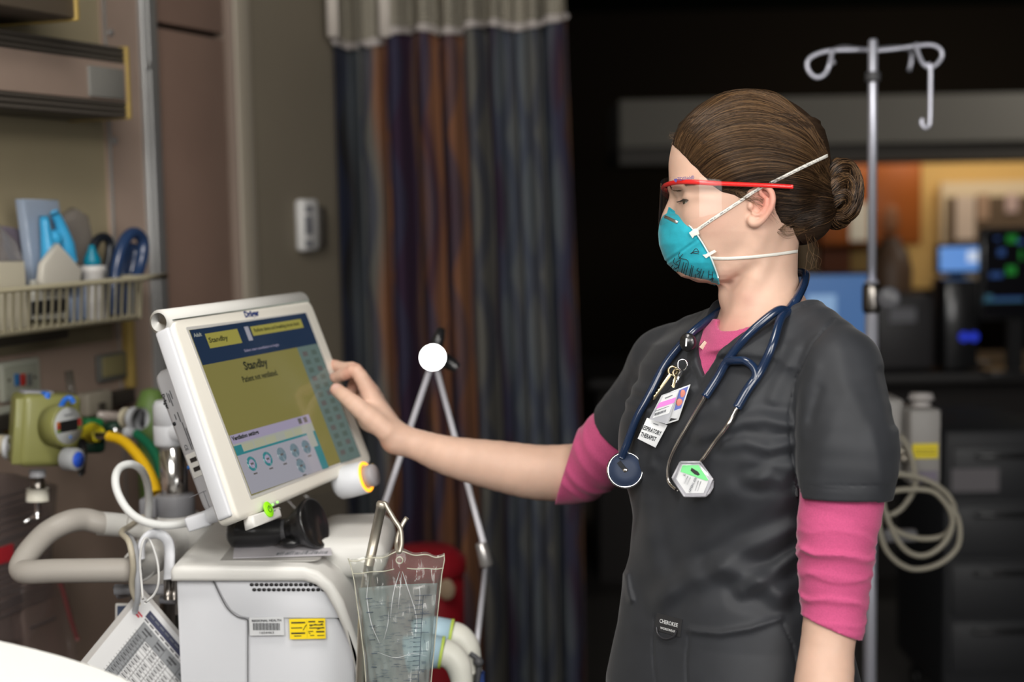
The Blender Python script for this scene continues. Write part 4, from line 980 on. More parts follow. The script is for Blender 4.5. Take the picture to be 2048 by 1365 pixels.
# head wall, split in its surfaces
sA = -1.9; sB = wsz(212, 350, -.012)[0]; sC = wsz(288, 350, 0)[0]; sD = wsz(318, 350, 0)[0]; sE = wsz(452, 350, -.03)[0]; sF = wsz(478, 350, 0)[0]; sG = wsz(508, 350, 0)[0]; sH = 1.25
def wslab(mb, s0, s1, z0, z1, off, th, mi=0, bev=0):
    c = P0 + WD * (s0 + s1) / 2 + WN * (off - th / 2); mb.box((c[0], c[1], (z0 + z1) / 2), (s1 - s0, z1 - z0, th), WD, (0, 0, 1), bev=bev, mi=mi)
zb = wsz(100, 700, 0)[1]
mb = MB(); wslab(mb, sA, sB, zb, 2.8, -.012, .1, 0); wslab(mb, sB, sC, 0, 2.8, 0, .13, 1); wslab(mb, sA, sB, 0, zb, 0, .13, 1); wslab(mb, sG, sH, 0, 2.8, 0, .13, 2)
wslab(mb, sD, sG, 0, 2.8, -.06, .07, 3); S('wall_left', mb, [M_OLIVE, M_PANEL, M_BEIGE, M_DRK])
mb = MB(); wslab(mb, sC, sD, 0, 2.8, .012, .05, 0, .004); wslab(mb, sC + .012, sD - .02, 0, 2.8, .017, .01, 0, .002); S('trim_1', mb, [M_ALU])
mb = MB(); wslab(mb, sB - .001, sB + .004, 0, 2.8, .0015, .004, 0, .0005); S('trim_2', mb, [M_ALU])
mb = MB(); wslab(mb, sF, sG, 0, 2.8, .006, .02, 0, .004); S('trim_3', mb, [mat('beige_post', (.33, .29, .23), .5)])
mb = MB(); wslab(mb, sE - .002, sE + .012, 0, 2.8, .0, .05, 0, .003); S('trim_4', mb, [mat('door_stop', (.20, .15, .12), .5)])
zt = wsz(385, 62, -.02)[1]
mb = MB(); wslab(mb, sD + .003, sE - .004, .02, zt - .006, -.02, .04, 0, .003); wslab(mb, sD + .003, sE - .004, zt + .006, 2.8, -.02, .04, 0, .003); S('door_1', mb, [M_BROWN])
def bwall(name, c, s, m): b = MB(); b.box(c, s); return S(name, b, [m])
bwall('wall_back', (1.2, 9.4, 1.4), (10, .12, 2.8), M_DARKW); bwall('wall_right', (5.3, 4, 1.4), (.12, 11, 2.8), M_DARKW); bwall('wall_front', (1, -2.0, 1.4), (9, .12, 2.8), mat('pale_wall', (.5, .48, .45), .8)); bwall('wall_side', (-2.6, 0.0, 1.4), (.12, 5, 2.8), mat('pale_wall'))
b = MB(); b.box((1.7, -1.93, 1.55), (1.7, .04, 1.4), bev=.004, mi=0); b.box((1.7, -1.905, 1.55), (1.55, .02, 1.25), mi=1); S('fill_panel_1', b, [mat('fill_panel_frame', (.7, .7, .7), .5), mat('lit_pane', (.8, .85, .9), .3, emit=(.8, .9, 1), es=1.0)])  # unseen window with a glowing pane, added to go with the fill lamp
# screws on the head wall trim
for (x, y) in ((298,131),(229,282),(237,571),(221,65)):
    b = MB(); p = PL(x, y, .017 if x == 298 else .001); b.lathe([(.0075, 0), (.007, .002), (.0045, .0035), (.0001, .004)], p, WN, 14); o = b.build('wall_screw', [M_ALU])
    tag(o, {298: 'small screw on the aluminium post of the head wall', 229: 'small screw on the mauve panel just below the rail unit', 237: 'small screw above the rim of the wire basket', 221: 'small screw on the mauve panel above the rail unit'}[x], 'screw')
# headboard rail units
ru = thing('head_wall_rail', 'mauve rail unit with dark ribbed edges and yellowed end cap, above the wire basket', 'rail unit', PL(120, 245, .0)); 
mb = MB(); wbox(mb, -160, 165, 252, 168, .13, .13, s0=sA + .3, z1=wsz(252, 96, .13)[1], z0=wsz(252, 236, .13)[1], bev=.004); a_, b_, u_, t_ = wbox(MB(), -160, 165, 252, 168, .13, .13, s0=sA + .3, z1=wsz(252, 96, .13)[1], z0=wsz(252, 236, .13)[1])[1]
mb.build('rail_body', [M_DRK], ru)
mb = MB(); wslab(mb, a_ + .01, b_ - .004, u_ + .028, t_ - .030, .134, .006, 0, .001); mb.build('face_panel', [M_PANEL], ru)
mb = MB(); wslab(mb, b_ - .004, b_ + .006, u_ - .002, t_ + .002, .136, .137, 0, .002); mb.build('end_cap', [M_YEL], ru)
mb = MB()
for k in range(3): wslab(mb, a_, b_ - .005, t_ - .006 - k * .010, t_ - .002 - k * .010, .1335, .004, 0); wslab(mb, a_, b_ - .005, u_ + .002 + k * .010, u_ + .006 + k * .010, .1335, .004, 0)
mb.build('rib', [mat('dark_rib', (.07, .06, .05), .5)], ru)
mb = MB(); wbox(mb, 180, 135, 249, 196, .139, .008, bev=.002); mb.build('cover_plate', [mat('grey_plate', (.17, .165, .15), .45)], ru)
lb = thing('wall_lamp_box', 'dark wall lamp box with a yellowed rim at the top of the head wall', 'lamp box', PL(60, 60, 0))
s1b = wsz(152, 30, .22)[0]; zlo = wsz(152, 38, .22)[1]
mb = MB(); wslab(mb, sA + .3, s1b, zlo, zlo + .2, .22, .22, 0, .004); mb.build('lamp_housing', [mat('brown_metal', (.09, .07, .05), .5)], lb)
mb = MB(); wslab(mb, s1b - .004, s1b + .005, zlo - .003, zlo + .2, .224, .228, 0, .002); wslab(mb, sA + .3, s1b - .02, zlo + .030, zlo + .2, .224, .006, 0, .001); mb.build('lamp_rim', [M_YEL], lb)
# shelf band and service outlets below the basket
M_PLATE = mat('cream_plate', (.42, .43, .36), .45); M_INSET = mat('plate_inset', (.30, .31, .25), .5)
mb = MB(); wbox(mb, -200, 670, 140, 700, .05, .05, bev=.004, s0=sA + .3); tag(mb.build('wall_ledge', [M_DRK]), 'dark ledge running under the wire basket', 'ledge')
o1 = thing('service_outlet', 'cream outlet plate with blue, red and grey sockets', 'wall outlet', PL(42, 800, 0))
mb = MB(); wbox(mb, 4, 720, 82, 800, .012, .012, bev=.004); mb.build('plate', [M_PLATE], o1)
mb = MB(); wbox(mb, 12, 730, 76, 792, .016, .005, bev=.001); mb.build('plate_inset', [M_INSET], o1)
for x, m in ((32, mat('blue_socket', (.02, .13, .33), .4)), (44, mat('red_socket', (.35, .02, .015), .4)), (57, mat('grey_socket', (.10, .10, .10), .5))):
    mb = MB(); wbox(mb, x, 748, x + 8, 772, .020, .006, bev=.001); mb.build('socket', [m], o1)
mb = MB(); wbox(mb, 18, 758, 21, 764, .018, .003); wbox(mb, 70, 752, 73, 758, .018, .003); mb.build('plate_screw', [M_DRK], o1)
o2 = thing('monitor_outlet', 'olive outlet plate in a grey frame beside the yellowed strip', 'wall outlet', PL(228, 760, 0))
mb = MB(); wbox(mb, 199, 706, 255, 762, .012, .012, bev=.004); mb.build('frame', [mat('grey_frame', (.12, .12, .11), .5)], o2)
mb = MB(); wbox(mb, 208, 712, 250, 752, .016, .005, bev=.001); mb.build('plate', [mat('olive_plate', (.24, .21, .10), .5)], o2)
mb = MB(); wbox(mb, 262, 640, 272, 776, .02, .02, bev=.002); tag(mb.build('edge_strip', [M_YEL]), 'yellowed vertical strip right of the olive outlet plate', 'strip')
rl = thing('equipment_rail', 'dark wall rail carrying the gas outlets', 'rail', PL(210, 830, 0)); mb = MB(); wbox(mb, -60, 800, 272, 812, .03, .03, s0=sA + .3, z1=wsz(270, 778, .03)[1], z0=wsz(270, 806, .03)[1], bev=.003); mb.build('rail_bar', [M_DRK], rl)
mb = MB(); wbox(mb, 176, 784, 226, 830, .05, .03, bev=.004); mb.build('rail_clamp', [mat('putty_clamp', (.27, .24, .19), .5)], rl); mb = MB(); wbox(mb, 200, 806, 212, 830, .054, .006); mb.build('clamp_slot', [M_DRK], rl)
o3 = thing('gas_outlet', 'cream gas outlet plate with a brass ring at the edge of the picture', 'wall outlet', PL(10, 860, 0)); mb = MB(); wbox(mb, -30, 815, 30, 880, .012, .012, bev=.003); mb.build('plate', [M_PLATE], o3)
mb = MB(); p = PL(16, 851, .013); mb.lathe([(.016, 0), (.015, .006), (.010, .008), (.008, .004)], p, WN, 20); mb.build('brass_ring', [mat('brass', (.35, .22, .06), .3, metal=1)], o3)
# dispenser on the beige wall
dp = thing('wall_dispenser', 'small white dispenser on the beige wall beside the curtain', 'dispenser', PL(622, 500, 0))
mb = MB(); wbox(mb, 608, 398, 640, 503, .028, .028, bev=.010); mb.build('dispenser_case', [mat('dispenser_white', (.62, .61, .60), .4)], dp)
mb = MB(); wbox(mb, 612, 412, 626, 425, .030, .004, bev=.001); wbox(mb, 612, 432, 626, 470, .0300, .003, bev=.001); wbox(mb, 613, 480, 627, 494, .030, .004, bev=.001); mb.build('dispenser_mark', [mat('grey_mark', (.20, .20, .22), .5)], dp)
mb = MB(); wbox(mb, 642, 415, 655, 495, .03, .03, bev=.004); mb.build('holder_plate', [M_DRK], dp)

# ------------------------------------------------------------------ curtain
def ramp_mat(name, stops, rough=.9, wave=True, alpha=1.0):
    m = bpy.data.materials.new(name); m.use_nodes = True; nt = m.node_tree; b = nt.nodes['Principled BSDF']; b.inputs['Roughness'].default_value = rough; b.inputs['Specular IOR Level'].default_value = .15
    at = nt.nodes.new('ShaderNodeAttribute'); at.attribute_name = 'cloth'; sp = nt.nodes.new('ShaderNodeSeparateXYZ'); nt.links.new(at.outputs['Vector'], sp.inputs[0])
    def math_(op, a, b_=None, c=None):
        n = nt.nodes.new('ShaderNodeMath'); n.operation = op
        for i, x in enumerate((a, b_, c)):
            if x is None: continue
            if isinstance(x, (int, float)): n.inputs[i].default_value = x
            else: nt.links.new(x, n.inputs[i])
        return n.outputs[0]
    u, v = sp.outputs[0], sp.outputs[1]
    wv = math_('MULTIPLY', math_('SINE', math_('MULTIPLY', v, 11.0)), .010)
    cr = nt.nodes.new('ShaderNodeValToRGB'); nt.links.new(math_('ADD', u, wv), cr.inputs[0]); cr.color_ramp.interpolation = 'LINEAR'
    el = cr.color_ramp.elements
    while len(el) > 1: el.remove(el[-1])
    for i, (p, c) in enumerate(stops):
        e = el[0] if i == 0 else el.new(p); e.position = p; e.color = (*lin(c), 1)
    # winding ogee bands
    w1 = math_('ABSOLUTE', math_('SUBTRACT', math_('FRACT', math_('MULTIPLY', math_('ADD', u, math_('MULTIPLY', math_('SINE', math_('MULTIPLY', v, 9.0)), .030)), 9.0)), .5))
    w2 = math_('ABSOLUTE', math_('SUBTRACT', math_('FRACT', math_('MULTIPLY', math_('ADD', u, math_('MULTIPLY', math_('SINE', math_('MULTIPLY', v, -9.0)), .030)), 9.0)), .5))
    k = math_('MAXIMUM', math_('LESS_THAN', w1, .10), math_('LESS_THAN', w2, .10))
    mx = nt.nodes.new('ShaderNodeMix'); mx.data_type = 'RGBA'; nt.links.new(math_('MULTIPLY', k, .55), mx.inputs['Factor']); nt.links.new(cr.outputs[0], mx.inputs['A']); mx.inputs['B'].default_value = (.035, .042, .075, 1)
    nt.links.new(mx.outputs['Result'], b.inputs['Base Color']); return m
def cloth_attr(o, uv):
    a = o.data.attributes.new('cloth', 'FLOAT_VECTOR', 'POINT'); a.data.foreach_set('vector', np.concatenate([uv, np.zeros((len(uv), 1))], 1).astype(np.float32).ravel())
OR = (.21, .095, .050); PU = (.036, .020, .040); BR = (.12, .066, .042); NV = (.022, .034, .085); GY = (.125, .120, .108); BG = (.085, .098, .112); DK = (.025, .022, .022)
ST = [(0, NV), (.05, NV), (.085, DK), (.12, BG), (.20, GY), (.225, OR), (.26, OR), (.275, PU), (.335, PU), (.355, BR), (.405, OR), (.42, PU), (.44, OR), (.485, OR), (.50, PU), (.53, OR), (.57, OR), (.585, NV), (.61, GY), (.655, GY), (.67, PU), (.71, PU), (.73, BG), (.78, GY), (.82, BG), (.87, GY), (.93, BG), (.955, PU), (.985, BR), (1, BR)]
NU = 560; xs = np.linspace(0, 1, NU); DC = 3.62
fold = .030 * np.sin(xs * 2 * PI * 9 + .8 + 1.1 * np.sin(xs * 11)) + .016 * np.sin(xs * 2 * PI * 21 + 2 * np.sin(xs * 7)) + .02 * np.sin(xs * 2 * PI * 3.2)
cu = thing('privacy_curtain', 'floor length privacy curtain with navy, orange brown and purple wavy stripes', 'curtain', W(905, 1300, DC) * [1, 1, 0])
zt0 = W(900, 70, DC)[2]
def curt(u, z, flare=0):
    i = u * (NU - 1); f_ = np.interp(i, np.arange(NU), fold); px = 664 + (1142 + 20 * np.clip((zt0 - z) / 1.0, 0, 1) - 664) * u
    base = W(px, 682, DC); return np.array([base[0] + .012 * math.sin(u * 60), base[1] + f_ * (1 + .15 * (zt0 - z)), z])
def hemz(u): return zt0 - .010 + .030 * u - .028 * math.exp(-((u - .12) / .09) ** 2) + .010 * math.sin(u * 21)
V_ = []; UV = []
zs_n = 30
for i in range(NU):
    u = xs[i]; 
    for j in range(zs_n):
        t = j / (zs_n - 1); z = hemz(u) * (1 - t) + .25 * t; V_.append(curt(u, z)); UV.append((u, z))
Fq = [[i * zs_n + j, i * zs_n + j + 1, (i + 1) * zs_n + j + 1, (i + 1) * zs_n + j] for i in range(NU - 1) for j in range(zs_n - 1)]
co = obj('curtain_cloth', V_, Fq, [ramp_mat('striped_curtain', ST[:30])], cu); cloth_attr(co, np.array(UV))
m = co.modifiers.new('th', 'SOLIDIFY'); m.thickness = .002
# open mesh header: a real lattice
def mesh_mat():
    m = bpy.data.materials.new('curtain_mesh'); m.use_nodes = True; nt = m.node_tree; b = nt.nodes['Principled BSDF']; b.inputs['Base Color'].default_value = (.33, .30, .24, 1); b.inputs['Roughness'].default_value = .9
    at = nt.nodes.new('ShaderNodeAttribute'); at.attribute_name = 'cloth'; mp = nt.nodes.new('ShaderNodeMapping'); mp.inputs['Scale'].default_value = (150, 105, 1); nt.links.new(at.outputs['Vector'], mp.inputs['Vector'])
    ch = nt.nodes.new('ShaderNodeTexVoronoi'); ch.inputs['Scale'].default_value = 1.0; ch.inputs['Randomness'].default_value = .15; nt.links.new(mp.outputs[0], ch.inputs['Vector'])
    lt = nt.nodes.new('ShaderNodeMath'); lt.operation = 'GREATER_THAN'; lt.inputs[1].default_value = .30; nt.links.new(ch.outputs['Distance'], lt.inputs[0]); nt.links.new(lt.outputs[0], b.inputs['Alpha']); return m
V_ = []; UV = []; zn = 8
for i in range(NU):
    u = xs[i]
    for j in range(zn):
        t = j / (zn - 1); z = 2.62 * (1 - t) + hemz(u) * t; V_.append(curt(u, z)); UV.append((u, z))
Fq = [[i * zn + j, i * zn + j + 1, (i + 1) * zn + j + 1, (i + 1) * zn + j] for i in range(NU - 1) for j in range(zn - 1)]
co2 = obj('mesh_header', V_, Fq, [mesh_mat()], cu); cloth_attr(co2, np.array(UV))
mb = MB(); hp_ = np.array([curt(u, hemz(u)) - [0, .004, 0] for u in xs[::4]]); ribbon(mb, hp_, [np.array([0, -1, .1])] * len(hp_), .022, .003); mb.build('header_hem', [mat('pale_hem', (.40, .36, .34), .9)], cu)
mb = MB()
for u in (.035, .245): 
    q = np.array([curt(u, z) + [0, -.045, 0] for z in np.linspace(2.62, hemz(u), 6)]); ribbon(mb, q, [np.array([0, -1, 0.])] * 6, .030, .003)
mb.build('header_band', [mat('pale_band', (.52, .47, .42), .9)], cu)
mb = MB(); mb.box(W(900, 682, DC) * [1, 1, 0] + [0, 0, 2.63], (1.6, .03, .03), bev=.004); mb.box(W(900, 682, DC) * [1, 1, 0] + [-.6, 0, 2.72], (.02, .02, .18)); mb.box(W(900, 682, DC) * [1, 1, 0] + [.6, 0, 2.72], (.02, .02, .18)); tag(mb.build('curtain_track', [M_ALU]), 'metal curtain track fixed below the ceiling', 'curtain track')

# ------------------------------------------------------------------ far end: nurses' station, unlit
YB = 8.0
def FW(px, py, Y=YB):                            # point on the upright plane y = Y
    d = W(px, py, 1.0) - CAMP; return CAMP + d * (Y / d[1])
def fbox(mb, x0, y0, x1, y1, Y, depth, mi=0, bev=0):
    a = FW(x0, (y0 + y1) / 2, Y); b = FW(x1, (y0 + y1) / 2, Y); t = FW((x0 + x1) / 2, y0, Y)[2]; u = FW((x0 + x1) / 2, y1, Y)[2]
    mb.box(((a[0] + b[0]) / 2, Y + depth / 2, (t + u) / 2), (abs(b[0] - a[0]), depth, abs(t - u)), bev=bev, mi=mi)
mb = MB(); z1 = FW(1900, 188, 6.4)[2]; z0 = FW(1900, 283, 6.4)[2]; mb.box((2.6, 6.75, (z1 + z0) / 2), (4.2, .7, z1 - z0)); tag(mb.build('bulkhead', [mat('grey_bulkhead', (.15, .14, .12), .8)]), kind='structure')
mb = MB(); mb.box((2.6, 6.9, (z0 - .04)), (4.2, .9, .07)); tag(mb.build('bulkhead_trim', [M_DRK]), kind='structure')
mb = MB(); fbox(mb, 1640, 250, 2300, 575, YB + .35, .1); tag(mb.build('alcove_wall', [mat('yellow_wall', (.62, .40, .14), .8)]), kind='structure')
cab = thing('hanging_cabinet', 'orange wood wall cabinet at the far end, under the grey bulkhead', 'cabinet', FW(1765, 492))
mb = MB(); fbox(mb, 1640, 290, 1843, 492, YB, .27, bev=.005); mb.build('cabinet_body', [mat('dark_orange_wood', (.30, .075, .015), .5)], cab)
M_ORW = mat('orange_wood', (.46, .125, .022), .45, var=.15, vscale=3, stretch=(1, 1, .2))
mb = MB(); fbox(mb, 1645, 294, 1741, 488, YB - .02, .02, bev=.004); mb.build('door', [M_ORW], cab)
mb = MB(); fbox(mb, 1746, 294, 1840, 488, YB - .02, .02, bev=.004); d2 = mb.build('door', [M_ORW], cab)
mb = MB(); fbox(mb, 1700, 405, 1736, 482, YB - .028, .004); tag(mb.build('notice', [mat('notice_paper', (.85, .80, .70), .8)]), 'white notice taped on the orange cabinet door', 'notice')
mb = MB(); mb.ball(FW(1783, 440, YB - .03), (.045, .012, .085), 14); tag(mb.build('hanging_card', [mat('brown_card', (.26, .11, .05), .6)]), 'faint oval card on the right door of the orange cabinet', 'card')
mb = MB(); fbox(mb, 1882, 362, 2200, 560, YB + .25, .05, bev=.004); nb = thing('notice_board', 'notice board with pale frame and pinned papers on the yellow wall', 'notice board', FW(1960, 560, YB + .3)); mb.build('board_frame', [mat('board_pale', (.62, .50, .34), .7)], nb)
mb = MB(); fbox(mb, 1893, 392, 2200, 545, YB + .235, .02); mb.build('board_panel', [mat('board_brown', (.12, .08, .05), .8)], nb)
for k, (x0, y0, x1, y1, c, l) in enumerate(((1912,392,1950,480,(.62,.50,.42),'pale sheet pinned at the board\'s left'), (1956,388,1978,440,(.40,.26,.18),'brown card pinned on the notice board'), (2012,388,2036,425,(.55,.40,.38),'small pink card pinned high on the notice board'))):
    mb = MB(); fbox(mb, x0, y0, x1, y1, YB + .225, .006); tag(mb.build('pinned_paper', [mat('pp%d' % k, c, .8)]), l, 'paper')
mb = MB(); fbox(mb, 1642, 300, 1700, 990, YB + .28, .06); tag(mb.build('tall_cabinet', [mat('reddish_wood', (.24, .065, .018), .5)]), 'tall reddish wood panel behind the orange cabinet', 'cabinet')
mb = MB(); fbox(mb, 1598, 440, 1634, 968, YB + .2, .1); tag(mb.build('door_panel', [mat('tan_panel', (.34, .24, .14), .7)]), 'tan door panel seen beside the woman\'s neck', 'panel')
# the desk and what stands on it
YD = 5.6
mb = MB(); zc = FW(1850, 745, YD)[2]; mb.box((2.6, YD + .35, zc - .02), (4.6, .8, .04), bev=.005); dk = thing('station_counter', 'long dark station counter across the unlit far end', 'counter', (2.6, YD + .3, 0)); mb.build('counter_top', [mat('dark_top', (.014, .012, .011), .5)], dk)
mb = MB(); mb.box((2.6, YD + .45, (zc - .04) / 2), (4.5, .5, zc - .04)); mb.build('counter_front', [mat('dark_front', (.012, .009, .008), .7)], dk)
def monitor(name, lab, x0, y0, x1, y1, Y, scr, es, tex=None):
    t = thing(name, lab, 'monitor', (FW((x0 + x1) / 2, y1, Y)[0], Y, zc)); mb = MB(); fbox(mb, x0, y0, x1, y1, Y, .05, bev=.008); mb.build('casing', [M_BLK], t)
    mb = MB(); fbox(mb, x0 + 6, y0 + 6, x1 - 6, y1 - 6, Y - .004, .004); s = mb.build('screen', [scr], t)
    mb = MB(); q = FW((x0 + x1) / 2, y1, Y); mb.box((q[0], Y + .04, (q[2] + zc) / 2), (.06, .03, max(.02, q[2] - zc))); mb.box((q[0], Y + .04, zc + .008), (.24, .16, .014), bev=.004); mb.build('stand', [M_BLK], t); return t
sb1 = mat('blue_screen', (.01, .02, .04), .3, emit=(.045, .115, .27), es=1.0 * EK); sb2 = mat('blue_screen_bright', (.01, .02, .04), .3, emit=(.12, .27, .62), es=1.0 * EK); sk = mat('dark_screen', (.005, .005, .008), .2)
t1 = monitor('desk_monitor', 'wide blue lit monitor just behind the woman\'s shoulder', 1600, 545, 1745, 695, YD, sb1, 1)
mb = MB(); fbox(mb, 1615, 590, 1672, 640, YD - .006, .002); mb.build('lit_pane', [mat('screen_pale', (.02, .02, .02), .4, emit=(.20, .33, .52), es=EK)], t1)
t2 = monitor('desk_monitor', 'small bright blue monitor in front of the notice board', 1874, 488, 1964, 548, YD + .25, sb2, 1)
mb = MB(); fbox(mb, 1935, 502, 1956, 524, YD + .244, .002); mb.build('lit_pane', [mat('screen_white', (.02, .02, .02), .4, emit=(.55, .62, .75), es=EK)], t2)
t3 = monitor('patient_monitor', 'tall black patient monitor showing green and blue figures at the picture edge', 1963, 455, 2110, 640, YD - .1, sk, 1)
mk = [mat('green_digit', (0, .02, 0), .4, emit=(.005, .12, .012), es=EK), mat('blue_digit', (0, 0, .02), .4, emit=(.012, .04, .13), es=EK), mat('teal_digit', (0, 0, .02), .4, emit=(.02, .07, .10), es=EK)]
for (x0, y0, x1, y1, mi) in ((2014,470,2034,486,0),(2013,532,2032,550,0),(2040,500,2046,520,0),(1996,498,2010,512,1),(1980,545,2005,556,1),(1970,590,1985,604,2),(1985,595,2048,600,1),(1966,600,2048,604,2),(2034,480,2048,488,1),(1990,475,2000,480,1)): mb = MB(); fbox(mb, x0, y0, x1, y1, YD - .107, .002, 0); mb.build('figure', [mk[mi]], t3)
bx = thing('computer_case', 'black box with two blue lights on the dark counter', 'computer', (FW(1905, 745, YD - .05)[0], YD, zc)); mb = MB(); fbox(mb, 1890, 560, 1958, 742, YD - .05, .18, bev=.01); mb.build('case', [M_BLK], bx)
mb = MB(); mb.ball(FW(1928, 674, YD - .06), .018, 10); mb.ball(FW(1948, 674, YD - .06), .018, 10); mb.build('indicator_lights', [mat('blue_led', (0, 0, .02), .4, emit=(.02, .04, .50), es=EK)], bx)
mb = MB(); fbox(mb, 1750, 590, 1872, 742, YD + .02, .2, bev=.02); o = mb.build('printer', [mat('dark_device', (.035, .033, .035), .5)]); tag(o, 'dark desktop printer with a pale label between the blue monitors', 'printer')
mb = MB(); fbox(mb, 1780, 617, 1832, 645, YD + .012, .008); mb.build('label_plate', [mat('dim_label', (.20, .20, .22), .6)], o)
mb = MB(); q = FW(1782, 530, YD + .6); mb.lathe([(.07, zc - q[2]), (.085, zc - q[2] + .05), (.09, -.02), (.07, .06), (.04, .10), (.045, .12)], q, (0, 0, 1), 24); tag(mb.build('brown_jug', [mat('brown_jar', (.10, .055, .03), .5)]), 'dim brown jug on the counter behind the printer', 'jug')
"""cart on the right"""
cg = thing('supply_cart', 'dark grey supply cart with a pale label, right of the infusion pump', 'cart', (FW(1965, 1150, 4.0)[0], 4.2, 0))
zq = FW(1965, 862, 4.0)[2]; x0 = FW(1890, 900, 4.0)[0]; x1 = FW(2045, 900, 4.0)[0]
mb = MB(); mb.box(((x0 + x1) / 2 + .05, 4.25, zq / 2 + .06), (x1 - x0 + .1, .5, zq - .12), bev=.01); mb.build('cart_body', [mat('cart_grey', (.018, .019, .022), .6)], cg)
for k in range(4):
    mb = MB(); zz = zq - .05 - k * .17; mb.box(((x0 + x1) / 2 + .05, 3.995, zz - .07), (x1 - x0 + .06, .012, .15), bev=.004); d_ = mb.build('drawer', [mat('cart_drawer', (.022, .023, .026), .5)], cg)
    mb = MB(); mb.box(((x0 + x1) / 2 + .05, 3.98, zz - .02), (.16, .018, .014), bev=.003); mb.build('drawer_handle', [M_BLK], d_)
for sx in (0, 1):
    for sy in (0, 1): mb = MB(); mb.lathe([(.03, -.012), (.035, -.008), (.035, .008), (.03, .012)], (x0 + .05 + sx * (x1 - x0), 4.05 + sy * .4, .036), (1, 0, 0), 16); mb.build('caster', [M_BLK], cg)
mb = MB(); fbox(mb, 1903, 938, 1998, 984, 3.985, .004); mb.build('cart_label', [mat('cart_label', (.14, .13, .14), .6)], cg)
# unseen ceiling lights of the bay, the first moved over the added wall lamp
for k, (x, y) in enumerate(((-.3, 1.2), (.9, -.9))):
    t = thing('ceiling_light', ['square ceiling light above the bed', 'square ceiling light behind the photographer'][k], 'ceiling light', (x, y, 2.76)); mb = MB()
    mb.box((x, y, 2.785), (.66, .66, .03), bev=.004); mb.build('light_frame', [M_ALU], t); mb = MB(); mb.box((x, y, 2.765), (.6, .6, .01)); mb.build('diffuser', [mat('light_diffuser', (.9, .9, .9), .5, emit=(1, .98, .95), es=3)], t)
# ================================================================== bedside equipment
M_WHT = mat('white_enamel', (.66, .65, .62), .38, spec=.45); M_WHT2 = mat('cool_white_case', (.60, .61, .64), .45); M_OFF = mat('off_white_bezel', (.70, .67, .60), .42); M_GRY = mat('grey_casting', (.22, .22, .235), .5)
M_TUBEG = mat('warm_grey_tube', (.34, .315, .285), .42); M_DGR = mat('dark_grey', (.07, .07, .075), .5); M_SATIN = mat('satin_steel', (.50, .46, .39), .42, metal=.85); M_DSTEEL = mat('dark_steel', (.25, .23, .21), .3, metal=1)
# ---- display on the ventilator
Tc = np.array([-.3288996, .08068724, 2.01451559]); Mx = np.array([[.3978579, .3638971, -.8421924], [-.0980373, .9295807, .3553426], [.9121939, -.0588096, .4055165]])
def SP(x, y, z=0): return c2w(Tc + Mx @ np.array([x, y, z]))          # display coordinates: x right, y down, z into the case
SX = (M3 @ Mx[:, 0]); SY = -(M3 @ Mx[:, 1]); SZ = -(M3 @ Mx[:, 2])    # world: right, up, out of the glass
vent = thing('ventilator', 'white hospital ventilator with a tilted touch display on a steel post', 'ventilator', W(480, 1365, 2.1) * [1, 1, 0])
case = [(-.172,-.136),(.176,-.137),(.1765,.131),(-.190,.144)]
def quad_round(q, r, n=5):
    out = []; m = len(q)
    for i in range(m):
        p, a, b = np.array(q[i]), np.array(q[i - 1]), np.array(q[(i + 1) % m]); u, v = nz(a - p), nz(b - p)
        for k in range(n + 1):
            t = k / n; out.append(tuple((1 - t) ** 2 * (p + u * r) + 2 * t * (1 - t) * p + t * t * (p + v * r)))
    return out
def sprism(mb, poly, z0, z1, mi=0, bev=0):      # outline in display coordinates (y down), from depth z0 to z1
    mb.prism([(x, -y) for x, y in poly], SP(0, 0, z1), SX, SY, (z1 - z0), bev, mi)
def sbox(mb, x0, y0, x1, y1, z0, z1, mi=0, bev=0):
    mb.box(SP((x0 + x1) / 2, (y0 + y1) / 2, (z0 + z1) / 2), (abs(x1 - x0), abs(y1 - y0), abs(z1 - z0)), SX, SY, bev=bev, mi=mi)
mb = MB(); sprism(mb, quad_round(case, .016), .0, .034, 0, .005); disp = mb.build('display_housing', [M_OFF], vent)
mb = MB(); q2 = [(-.186,-.128),(-.1865,-.137)]; sprism(mb, quad_round([(-.1785,-.128),(-.166,-.128),(-.182,.134),(-.194,.134)], .005), .006, .029, 0, .003); mb.build('side_panel', [M_WHT2], vent)
mb = MB(); mb.tube([SP(-.1765, -.1385, .0175), SP(-.174, -.1385, .0175), SP(.172, -.139, .0175), SP(.1745, -.139, .0175)], [.0125, .0165, .0165, .0125], 24); mb.build('top_cap', [M_WHT], vent)
mb = MB(); mb.tube([SP(-.170, -.1345, .0002), SP(.170, -.1355, .0002)], .0008, 6); mb.build('cap_seam', [mat('seam_grey', (.20, .24, .21), .5)], vent)
mb = MB(); sprism(mb, quad_round([(-.150,-.122),(.150,-.118),(.150,.117),(-.150,.122)], .003), -.0006, .004, 0); mb.build('glass_surround', [mat('bezel_lip', (.50, .49, .47), .25, coat=.4)], vent)
mb = MB(); sprism(mb, [(-.146,-.1175),(.146,-.1135),(.146,.1135),(-.146,.1175)], -.0012, .002, 0)
def em(name, c, k=1.0, rough=.10): return mat(name, tuple(.12 * x for x in lin(c)), rough, spec=.5, emit=tuple(x * k for x in lin(c)), es=EK)
M_SC = em('screen_olive', '716b3d'); M_SCB = em('screen_navy', '1f2c40'); M_SCY = em('screen_yellow', '88823f'); M_SCT = em('screen_teal_grey', '566561'); M_SCL = em('screen_lavender', '8a8397'); M_SCG = em('screen_grey', '8b8a92'); M_TEAL = em('screen_teal', '2f6f74'); M_TXT = em('screen_text', '25281f', .8); M_SCW = em('screen_bone', '8f9189'); M_ROW = em('screen_row', '4a5650'); M_ROWR = em('screen_row_red', '555250')
